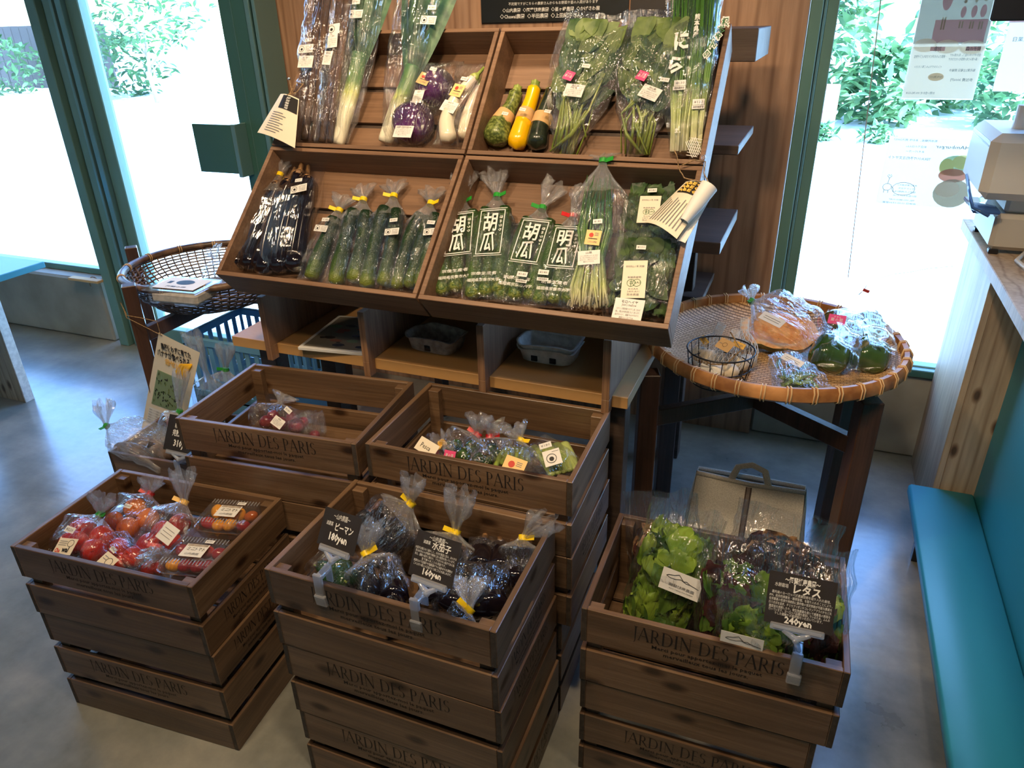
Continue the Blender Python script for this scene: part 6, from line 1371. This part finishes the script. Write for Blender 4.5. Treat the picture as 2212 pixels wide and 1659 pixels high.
# bag of pea pods
c = zc(1706, 806, FZ + .03); k = Pack(zc(1735, 842, FZ + .03), zc(1690, 762, FZ + .05), Vector((0, -.3, 1)), .125, .065); t = thing('bagged_pea_pods', 'clear bag of green pea pods at the near rim of the flat basket', 'bag of peas', (c.x, c.y, FZ)); rr_ = random.Random(4); mb = MB()
for i in range(34):
    p = k.p(rr_.uniform(.08, .62), rr_.uniform(-.65, .65), rr_.uniform(-.018, .016)); d = k.ax * rr_.uniform(-.6, .6) + k.side * rr_.uniform(-1, 1); d.normalize(); mb.tube([p - d * .028, p - d * .02, p, p + d * .02, p + d * .028], [.001, .0055, .007, .0055, .001], 'peapod', 8, sq=.45, up=(0, 0, 1))
clampto(mb, k); mb.build('pea_pods', t); film(t, k, 402, 'film', necked=False, wr=1.3, bottom=1.05, wfun=lambda t_: 1.1 - .45 * t_)
card(t, 'farm_label', onb(k, 1712, 778, .004), (1, -.25, 0), (0, .8, .4), .06, .022, 'card_white', [('#', .5, .6, .7, .05, 'grey_ink'), ('#', .5, .35, .7, .05, 'grey_ink')], -18)
# two bags of big green peppers
for i, (lab, bl, A_, N_) in enumerate((('bag of two big green peppers with a pink seal, left one in the flat basket', [(1793, 765, 46, 0), (1812, 702, 38, 0)], (1800, 805), (1835, 668)), ('bag of two big green peppers at the right edge of the flat basket', [(1880, 768, 44, 0), (1873, 708, 42, .0)], (1888, 810), (1868, 662)))):
    z_ = FZ + .045; A = zc(*A_, z_ - .01); N = zc(*N_, z_ + .01); k = Pack(A, N, Vector((0, -.3, 1)), m(104, A), .115); t = thing('bagged_green_peppers', lab, 'bag of peppers', (A.x, A.y, FZ), 0, 'bagged big green peppers')
    for j, (x, y, r_, dz) in enumerate(bl):
        c = zc(x, y, z_ + dz); mb = MB(); mb.blob(c, m(r_, c) * .96, 'pepper_green', (.3 * (-1) ** j, -.4, .8), seg=28, rings=16, lobes=4, lamp=.075, squash=1.0, dent=.28); o = mb.build('green_pepper', t)
    film(t, k, 410 + i, 'film_soft', necked=False, wr=.8)
    if i == 0: card(t, 'pink_seal', onb(k, 1808, 690, .004), (1, -.1, 0), (0, .8, .5), .046, .034, 'pink_ink', [('夏の菜', .5, .45, .3, 'white_ink', .7), ('やまと', .5, .75, .16, 'white_ink', .4)], 0)
# folded fabric shopping bag on the floor under the stand
t = thing('fabric_bag', 'open grey linen bag with a handle standing on the floor under the right stand', 'bag', (-.04, 1.93, 0)); x0, x1, y0, y1, zt = -.20, .12, 1.78, 2.04, .305
mb = MB(); n = 12
def wallp(a, b, name):
    mb = MB(); vs = []; fs = []; a = Vector(a); b = Vector(b); nn = Vector((-(b - a).y, (b - a).x, 0)).normalized()
    for s_ in (0, 1):
        for i in range(n + 1):
            for j in range(7):
                t_ = i / n; h = j / 6; p = a.lerp(b, t_); c0_ = Vector(((x0 + x1) / 2, (y0 + y1) / 2, 0)); p = c0_ + (p - c0_) * (1.06 - .06 * h); p = p + nn * (-.012 * math.sin(PI * t_) * math.sin(PI * h) - s_ * .003 + .004 * noise.noise(Vector((t_ * 5, h * 5, a.x * 9)))); p.z = h * zt; p.y = y1 - (y1 - p.y) * (1 - .90 * h); vs.append(p)
    kk = (n + 1) * 7
    for i in range(n):
        for j in range(6): q_ = i * 7 + j; fs.append((q_, q_ + 7, q_ + 8, q_ + 1)); fs.append((kk + q_, kk + q_ + 1, kk + q_ + 8, kk + q_ + 7))
    mb.add(vs, fs, 'linen'); mb.build(name, t)
wallp((x0, y0, 0), (x1, y0, 0), 'front_panel'); wallp((x1, y0, 0), (x1, y1, 0), 'side_panel'); wallp((x1, y1, 0), (x0, y1, 0), 'back_panel'); wallp((x0, y1, 0), (x0, y0, 0), 'side_panel')
mb = MB(); mb.tube([(x0, y1 - .026, zt), ((x0 + x1) / 2, y1 - .03, zt - .004), (x1, y1 - .026, zt), (x1, y1, zt), ((x0 + x1) / 2, y1, zt + .002), (x0, y1, zt)], .008, 'linen', 8, closed=True); mb.build('hem', t)
mb = MB(); xc = (x0 + x1) / 2 + .0; y1 -= .03; mb.tube([Vector((xc - .055, y1 + .004, zt - .06)), Vector((xc - .055, y1 + .002, zt)), Vector((xc - .04, y1, zt + .05)), Vector((xc, y1, zt + .066)), Vector((xc + .04, y1, zt + .05)), Vector((xc + .055, y1 + .002, zt)), Vector((xc + .055, y1 + .004, zt - .06))], .011, 'linen', 10, sq=.35, up=(0, 1, 0)); mb.build('handle', t); y1 += .03
mb = MB(); mb.tube([(xc, y1 - .040, zt - .01), (xc, y1 - .27, .01)], .009, 'dark_board', 6, sq=.3); mb.build('strap', t, smooth=False)

# ================================================================== RIGHT: COUNTER, BENCH, DEVICES
t = thing('plywood_cabinet', 'pale plywood cabinet end under the counter at the right wall', 'cabinet', (.585, 2.64, 0))
mb = MB(); mb.bbox((.53, 2.415, 0), (.549, 2.86, .925), 'ply_pale', .001); mb.build('side_panel', t, smooth=False)
mb = MB(); mb.bbox((.5495, 2.415, 0), (.80, 2.433, .925), 'ply_pale', .001); mb.build('front_panel', t, smooth=False)
mb = MB(); mb.bbox((.495, -.4, .927), (1.15, 2.86, .962), 'ply_pale', .002); tag(mb.build('long_counter', smooth=False), 'long pale wooden counter top along the right side', 'counter')
mb = MB(); mb.bbox((.650, -.4, .0), (.672, 2.412, .925), 'teal_paint', .002); tag(mb.build('teal_partition', smooth=False), 'tall teal painted panel under the counter behind the low bench', 'panel')
t = thing('low_bench', 'low teal painted bench board in front of the teal panel', 'bench', (.55, 1.2, 0))
mb = MB(); mb.bbox((.455, -.4, .135), (.648, 2.40, .172), 'teal_paint', .007); mb.build('seat', t, smooth=True, sharp=50)
for yy in (1.15, -.2, 2.2):
    mb = MB(); mb.bbox((.48, yy, 0), (.63, yy + .03, .134), 'black_plastic', .002); mb.build('leg', t, smooth=False)
# printer
t = thing('label_printer', 'white label printer standing on the counter by the window', 'printer', (.64, 2.57, .963))
mb = MB(); mb.bbox((.500, 2.42, .975), (.78, 2.72, 1.078), 'printer_beige', .012); mb.build('base', t, smooth=False)
for xx in (.505, .74):
    for yy in (2.425, 2.68): mb = MB(); mb.bbox((xx, yy, .962), (xx + .025, yy + .025, .976), 'black_plastic', .002); mb.build('foot', t, smooth=False)
mb = MB(); mb.bbox((.432, 2.36, 1.125), (.78, 2.70, 1.300), 'printer_white', .022); mb.bbox((.52, 2.44, 1.075), (.77, 2.69, 1.13), 'printer_white', .01)
for i in range(2): mb.box((.4315, 2.39, 1.275 - i * .012), (.4328, 2.66, 1.279 - i * .012), 'black_plastic')
mb.build('body', t, smooth=False)
mb = MB(); mb.tube([(.52, 2.5, 1.29), (.52, 2.5, 1.36)], .025, 'printer_white', 20); mb.build('knob', t, smooth=False)
mb = MB(); P_ = [Vector((.432, 2.60, 1.15)), Vector((.425, 2.45, 1.125)), Vector((.43, 2.38, 1.10)), Vector((.47, 2.36, 1.085))]; mb.tube(P_, .005, 'lens_blue', 7); mb.bbox((.432, 2.38, 1.085), (.50, 2.56, 1.095), 'lens_blue', .003); mb.build('side_lever', t)
mb = MB(); mb.tube([(.60, 2.42, .985), (.56, 2.34, .972), (.58, 2.22, .968), (.68, 2.12, .968), (.85, 2.08, .968)], .006, 'printer_white', 8); tag(mb.build('power_cable'), 'white cable curling on the counter in front of the printer', 'cable')
t = thing('tablet_screen', 'black back of a screen on a stand at the top right corner', 'screen', (.62, 2.02, .963))
a = at(2137, 46, ('y', 2.0)); mb = MB(); mb.bbox((a.x, 1.995, a.z), (a.x + .40, 2.012, a.z + .28), 'black_plastic', .012); mb.build('screen', t, smooth=False)
mb = MB(); mb.bbox((a.x + .33, 2.012, .963), (a.x + .36, 2.03, a.z + .05), 'black_plastic', .003); mb.bbox((a.x + .29, 1.95, .962), (a.x + .40, 2.1, .972), 'black_plastic', .003); mb.build('stand', t, smooth=False)
# ---- papers stuck on the right pane, seen from behind
def poster(label, c0, c1, z0, z1, blocks, texts, y=2.908, tilt=0):
    t = thing('window_poster', label, 'poster', ((c0 + c1) / 2, y, z0)); mb = MB(); w_, h_ = c1 - c0, z1 - z0
    M = Matrix.Translation(((c0 + c1) / 2, y, (z0 + z1) / 2)) @ Matrix.Rotation(math.radians(tilt), 4, 'Y')
    mb.box((-w_ / 2, 0, -h_ / 2), (w_ / 2, .0006, h_ / 2), 'poster_paper', M)
    for i, (kind, x, z, a_, b_2, mt) in enumerate(blocks):
        yy = -.0003 - .00008 * i
        if kind == 'r': pts = [(-a_, -b_2), (a_, -b_2), (a_, b_2), (-a_, b_2)]
        else: pts = [(math.cos(2 * PI * k_ / 20) * a_, math.sin(2 * PI * k_ / 20) * b_2) for k_ in range(20)]
        mb.add([M @ Vector(((x - .5) * w_ + p * w_ / 2, yy, (z - .5) * h_ + q_ * h_ / 2)) for p, q_ in pts], [tuple(range(len(pts)))], mt)
    for body, x, z, hh, ww in texts:
        F = M @ Matrix.Translation(((x - .5) * w_, -.0035, (z - .5) * h_)) @ Matrix.Rotation(PI / 2, 4, 'X'); write(mb, body, F, hh * h_, 'poster_ink', ww * w_, .0, True)
    mb.build('sheet', t, smooth=False); return t
fig = []
for i, (x, z, s_) in enumerate(((.36, .66, 1.5), (.60, .60, .8), (.74, .60, .85), (.86, .60, .9))):
    fig += [('o', x, z + .13 * s_, .05 * s_, .035 * s_, 'poster_brown'), ('o', x, z + .04 * s_, .09 * s_, .10 * s_, 'poster_pink'), ('r', x - .015, z - .07 * s_, .02, .06 * s_, 'poster_brown'), ('r', x + .02, z - .07 * s_, .02, .06 * s_, 'poster_brown')]
poster('tall flyer with a photo of walking people above small print, taped on the right window', .238, .447, 1.333, 1.74, [('r', .5, .70, .98, .58, 'poster_pic'), ('o', .2, .85, .35, .25, 'poster_green'), ('r', .6, .50, .7, .16, 'poster_pink')] + fig + [('o', .18, .40, .32, .10, 'poster_paper'), ('o', .48, .39, .34, .10, 'poster_paper'), ('o', .82, .385, .36, .10, 'poster_paper'), ('r', .5, .2, .99, .38, 'poster_paper'), ('o', .42, .17, .22, .06, 'poster_peach'), ('r', .36, .375, .2, .03, 'poster_pink'), ('r', .84, .375, .2, .03, 'poster_pink')],
       [('対象', .36, .375, .04, .1), ('親子の森', .84, .375, .035, .2), ('・親御さんもおひとりさまもどうぞ参加', .28, .32, .025, .44), ('・自然の中でのびのび過ごし、安心を育みます', .76, .33, .022, .42), ('・森の恵みと旬の野菜をいただきます', .74, .30, .022, .40), ('お問い合わせ 090-782-3218', .25, .05, .022, .4), ('参加費 3000円', .78, .15, .025, .3), ('毎月第2土曜日 開催中', .76, .22, .022, .35), ('どなたでもご参加ください', .42, .17, .02, .18), ('インスタグラムもご覧ください', .28, .245, .02, .38)])
poster('wide flyer with a burger picture and mirrored lettering, taped low on the right window', .224, .535, .985, 1.212, [('o', .70, .62, .30, .30, 'poster_green'), ('o', .62, .60, .14, .24, 'poster_yellow'), ('o', .76, .68, .20, .2, 'poster_yellow'), ('o', .70, .48, .28, .20, 'poster_red'), ('o', .73, .22, .36, .42, 'poster_brown'), ('o', .68, .28, .24, .24, 'poster_paper')],
       [('ENOHAmburger', .70, .88, .07, .46), ('TEKAOUT予約注文サイト', .24, .70, .05, .42), ('熊本阿蘇産、あか牛 肉汁200%！', .26, .96, .035, .42), ('新店でのはんbo', .28, .87, .035, .2), ('あそバーガー', .28, .80, .035, .18), ('未来に夢を語るに', .28, .30, .028, .2), ('キットで注文', .28, .25, .028, .16), ('指定した時間に', .28, .20, .028, .2), ('受け取るだけでOK', .28, .14, .028, .24), ('TEL 090-4800-0147', .26, .075, .03, .26), ('定休日 11:00-17:00営業', .24, .025, .03, .34)], tilt=1)
t = bpy.data.objects['window_poster.001']; mb = MB(); cx, cz = .249, 1.045
def loop(pts): mb.tube([Vector((cx + x, 2.9065, cz + z)) for x, z in pts], .0006, 'poster_ink', 4)
loop([(math.cos(a / 10 * PI * 2) * .014, math.sin(a / 10 * PI * 2) * .012) for a in range(11)]); loop([(.012, .004), (.02, -.004), (.022, -.014), (.028, -.016), (.030, -.011)]); loop([(.052 + math.cos(a / 16 * PI * 2) * .036, -.004 + math.sin(a / 16 * PI * 2) * .022) for a in range(17)]); loop([(-.008, -.010), (-.008, -.02)]); loop([(.005, -.011), (.005, -.02)]); loop([(.0, .012), (.002, .03)]); loop([(.002, .03), (-.005, .038), (-.002, .043), (.002, .038), (.006, .043), (.009, .038), (.002, .03)])
mb.build('elephant_drawing', t)
poster('lilac and white flyer at the right picture edge on the window', .495, .70, 1.36, 1.72, [('r', .4, .8, .9, .3, 'poster_pic'), ('r', .4, .62, .9, .14, 'poster_pink')], [('営業日', .2, .42, .04, .2), ('お知らせ', .2, .62, .05, .3)])
mb = MB(); a = at(1905, -20, ('y', 2.89)); b = at(1832, 600, ('y', 2.89)); mb.tube([a, a.lerp(b, .5), b], .0018, 'bark', 6); tag(mb.build('thin_cord'), 'thin cord hanging in front of the right window', 'cord')
q = at(1871, 628, ('y', 2.893)); t = thing('window_sticker', 'small red and grey marker sticker low on the right window pane', 'sticker', tuple(q)); mb = MB(); mb.bbox((-.012, -.002, -.006), (.012, .0, .006), 'red_ink', .001, Matrix.Translation(q) @ Matrix.Rotation(.3, 4, 'Y')); mb.build('red_piece', t, smooth=False); mb = MB(); mb.tube([q + Vector((-.012, 0, -.004)), q + Vector((-.022, 0, -.018))], .002, 'grey_ink', 5); mb.tube([q + Vector((-.006, 0, .006)), q + Vector((-.002, 0, .022))], .0015, 'grey_ink', 5); mb.build('grey_stroke', t)
mb = MB(); pts = [at(x, y, ('y', 2.894)) for x, y in ((1897, 602), (1930, 592), (1965, 588), (2005, 580), (2060, 575))]; mb.tube(pts, .0012, 'grey_ink', 5); o = mb.build('drawn_line', None); tag(o, 'thin grey curved line drawn on the right window above the red sticker', 'drawing')

# ================================================================== LEFT: STAND, WILLOW BASKET, POSTER, TABLE
LL = [(-2.158, 1.763), (-1.69, 2.30), (-2.17, 2.47), (-2.545, 2.137)]
stand('dark wooden stand with a round willow basket between its posts on the left', [LL[0], LL[1], LL[2], LL[3]], [.80, .62, .80, .80], .045, PI / 4 + .03, .582)
C_ = Vector((-2.13, 2.12, .765)); t = thing('willow_basket', 'round dark willow basket with open weave on the left stand', 'basket', (C_.x, C_.y, .65)); Rb = .305; Hb = .115
mb = MB()
def bprof(q_): return Rb * (.72 + .28 * math.sin(q_ * PI / 2)), -Hb * (1 - q_)
for j in range(11):
    q_ = j / 11; r_, h = bprof(q_); n = 120
    mb.tube([C_ + Vector((math.cos(2 * PI * i / n) * (r_ + .0028 * (1 if (i // 2 + j) % 2 else -1)), math.sin(2 * PI * i / n) * (r_ + .0028 * (1 if (i // 2 + j) % 2 else -1)), h)) for i in range(n)], .0034, 'willow_rim', 5, closed=True)
mb.build('woven_side', t)
mb = MB()
for i in range(60):
    a = 2 * PI * i / 60; mb.tube([C_ + Vector((math.cos(a) * bprof(q_)[0], math.sin(a) * bprof(q_)[0], bprof(q_)[1])) for q_ in (0, .3, .6, 1.0)], .0030, 'willow_rim', 5)
mb.build('stakes', t)
mb = MB(); n = 64; mb.tube([C_ + Vector((math.cos(2 * PI * i / n) * Rb * 1.02, math.sin(2 * PI * i / n) * Rb * 1.02, .004)) for i in range(n)], .014, 'willow_rim', 10, closed=True); rimb = mb
mb = MB(); mb.tube([C_ - Vector((0, 0, Hb + .004)), C_ - Vector((0, 0, Hb - .003))], Rb * .73, 'willow_rim', 48); mb.build('base', t, sharp=40)
mb = rimb
for i in range(14):
    a = 2 * PI * i / 14
    for da in (-.015, .015): mb.tube([C_ + Vector((math.cos(a + da) * (Rb * 1.02 + math.cos(b) * .0155), math.sin(a + da) * (Rb * 1.02 + math.cos(b) * .0155), .004 + math.sin(b) * .0155)) for b in [2 * PI * s_ / 10 for s_ in range(10)]], .0016, 'straw_pale', 4, closed=True)
mb.build('rim', t)
c = zc(396, 622, .77); t = thing('plastic_pack', 'flat clear plastic pack with a white label in the willow basket', 'pack', (c.x, c.y, .725), .1)
mb = MB(); mb.bbox((-.105, -.07, .0), (.105, .07, .052), 'hard_clear', .016); mb.bbox((-.112, -.077, .052), (.112, .077, .058), 'hard_clear', .002); mb.build('tray', t, smooth=False, world=False)
mb = MB(); mb.bbox((-.095, -.06, .004), (.095, .06, .045), 'pulp_white', .012); mb.build('contents', t, smooth=False, world=False)
mb = MB(); mb.box((-.085, -.055, .060), (.085, .055, .0612), 'card_white'); F = Matrix.Translation((.0, .0, .0616)); n = 24
mb.add([F @ Vector((.005 + math.cos(2 * PI * i / n) * .035, .012 + math.sin(2 * PI * i / n) * .024, 0)) for i in range(n)], [tuple(range(n))], 'ink'); mb.box((-.062, -.005, .0612), (-.045, .018, .0615), 'ink'); write(mb, '阿蘇の卵', F @ Matrix.Translation((0, -.035, 0)), .013, 'ink', .08, .02); mb.build('label', t, smooth=False, world=False)
pilebag('empty_film_bag', 'crumpled clear bag at the back right of the willow basket, beside the display', 'bag', at(468, 640, ('y', 2.02)), at(466, 560, ('y', 2.10)), .10, .08, 431, balls([], .7), 'onion_red', tie=None, tail=.05, vname='x', up=Vector((0, -1, .2)))
# banana poster tied to the post
q = [at(306, 925, ('y', 1.735)), at(392, 950, ('y', 1.70)), at(432, 762, ('y', 1.70)), at(343, 718, ('y', 1.735))]
t = thing('banana_poster', 'tall narrow poster with bananas and green farm photo tied to the left stand', 'poster', tuple(q[0])); o, P = sheet(t, 'paper', q, 'card_cream', .002, items=[(.14, .30, .80, .66, 'poster_green'), (.10, .06, .80, .26, 'card_white'), (.58, .12, .74, .22, 'poster_pink'), (.10, .0, .9, .035, 'card_orange')])
xd = P(1, .5) - P(0, .5); yd = P(.5, 1) - P(.5, 0); W_ = xd.length
mb = MB()
for s_, u, v, w_, hh, mt in (('農薬使わずに育てた', .48, .915, .70, .026, 'ink'), ('バナナが食べられる', .46, .845, .78, .03, 'ink'), ('幸せ♪', .44, .775, .3, .028, 'tie_orange'), ('定期予約', .34, .032, .3, .022, 'ink')): write(mb, s_, frame(P(u, v, .003), xd, yd), hh, mt, w_ * W_, .03)
for i in range(6): write(mb, '無農薬のバナナを農園からお届けします', frame(P(.34, .235 - i * .028, .003), xd, yd), .007, 'grey_ink', .42 * W_)
mb.build('writing', t, smooth=False)
mb = MB()
for i in range(4):
    u0, v0 = .84 + .02 * i, .80; pts = [P(.90, .86, .004), P(.66 + .06 * i, .80 + .0 * i, .004), P(.60 + .07 * i, .72, .004), P(.64 + .07 * i, .665, .004)]
    mb.tube(pts, [.002, .0065, .0065, .002], 'zucchini_yellow', 7, sq=.3, up=(0, -1, 0))
mb.build('banana_picture', t)
rr_ = random.Random(9); mb = MB()
for i in range(60): u = rr_.uniform(.18, .76); v = rr_.uniform(.34, .62); mb.leaf(P(u, v, .002), xd * rr_.uniform(-1, 1) + yd * rr_.uniform(-1, 1), -(xd.cross(yd)) * -1, .016, .006, rr_.choice(['spinach_leaf', 'spinach_leaf_dark', 'ink']), curl=0, fold=0, nu=2, nv=1)
mb.build('farm_picture', t)
twine(t, [P(.05, .99), P(.05, .99) + Vector((.0, .0, .05)), Vector((-2.158, 1.725, .70)), Vector((-2.19, 1.74, .74)), Vector((-2.16, 1.725, .69)), P(.10, .99)])
# blue plastic basket
t = thing('plastic_basket', 'light blue plastic basket with slotted sides behind the left crates', 'basket', (-1.98, 2.15, 0)); bx0, bx1, by0, by1, bh = -2.12, -1.74, 1.90, 2.22, .56
def slotwall(A, B, name, ns):
    mb = MB(); A = Vector(A); B = Vector(B); d = (B - A); L = d.length; ang = math.atan2(d.y, d.x); M = Matrix.Translation(A) @ Matrix.Rotation(ang, 4, 'Z')
    mb.bbox((0, 0, 0), (L, .006, bh * .60), 'plastic_blue', .001, M); mb.bbox((0, -.006, bh - .03), (L, .010, bh), 'plastic_blue', .003, M)
    st = L / ns
    for i in range(ns + 1): mb.bbox((max(0, i * st - .010), 0, bh * .60), (min(L, i * st + .010), .006, bh - .03), 'plastic_blue', .001, M)
    mb.build(name, t, smooth=False)
slotwall((bx0, by0, 0), (bx1, by0, 0), 'front_side', 9); slotwall((bx1, by0, 0), (bx1, by1, 0), 'end_side', 7); slotwall((bx1, by1, 0), (bx0, by1, 0), 'back_side', 9); slotwall((bx0, by1, 0), (bx0, by0, 0), 'end_side', 7)
mb = MB(); mb.bbox((bx0, by0, .30), (bx1, by1, .31), 'plastic_blue', .001); mb.build('base', t, smooth=False)
# table
t = thing('blue_table', 'table with a bright blue top and wooden panel leg at the left picture edge', 'table', (-3.6, 1.9, 0))
mb = MB(); mb.bbox((-4.4, 1.20, .685), (-3.006, 2.08, .712), 'table_blue', .003); mb.build('tabletop', t, smooth=False)
mb = MB(); mb.bbox((-3.80, 2.01, 0), (-3.352, 2.055, .6845), 'ply_pale', .002); mb.build('panel_leg', t, smooth=False)
mb = MB(); mb.bbox((-3.352, 2.01, 0), (-3.345, 2.055, .6845), 'pulp_white', .001); mb.build('edge_strip', t, smooth=False)
mb = MB(); q = at(195, 578, ('y', 2.69)); mb.bbox((q.x - .16, 2.66, .372), (q.x + .06, 2.70, .386), 'paper_brown', .002); tag(mb.build('wood_wedge', smooth=False), 'small tan wooden slat on the low wall by the door frame', 'wooden slat')
mb = MB(); mb.tube([Vector((q.x - .02 + math.cos(a_) * .04, 2.705 + .0, .345 + math.sin(a_) * .045)) for a_ in [PI * (.1 + i / 9) for i in range(10)]], .003, 'twine', 6); tag(mb.build('cord_loop'), 'thin cord loop over the end of the low concrete wall', 'cord')
# ---- ceiling fittings of the spot lamps, the added basket spot included
for i, (a, b, e) in enumerate(LAMPS):
    t = thing('spotlight', 'black ceiling spotlight above the produce display', 'spotlight', (a[0], a[1], 2.6), 0, 'ceiling spotlights'); mb = MB(); d = (Vector(b) - Vector(a)).normalized(); A = Vector(a)
    mb.tube([A - d * .10, A - d * .09, A - d * .005, A + d * .0], [.02, .045, .048, .052], 'black_plastic', 20, cap=False); mb.build('shade', t, sharp=40); mb = MB(); mb.tube([A - d * .08, Vector((a[0], a[1], 2.75))], .008, 'black_plastic', 8); mb.build('mount', t)
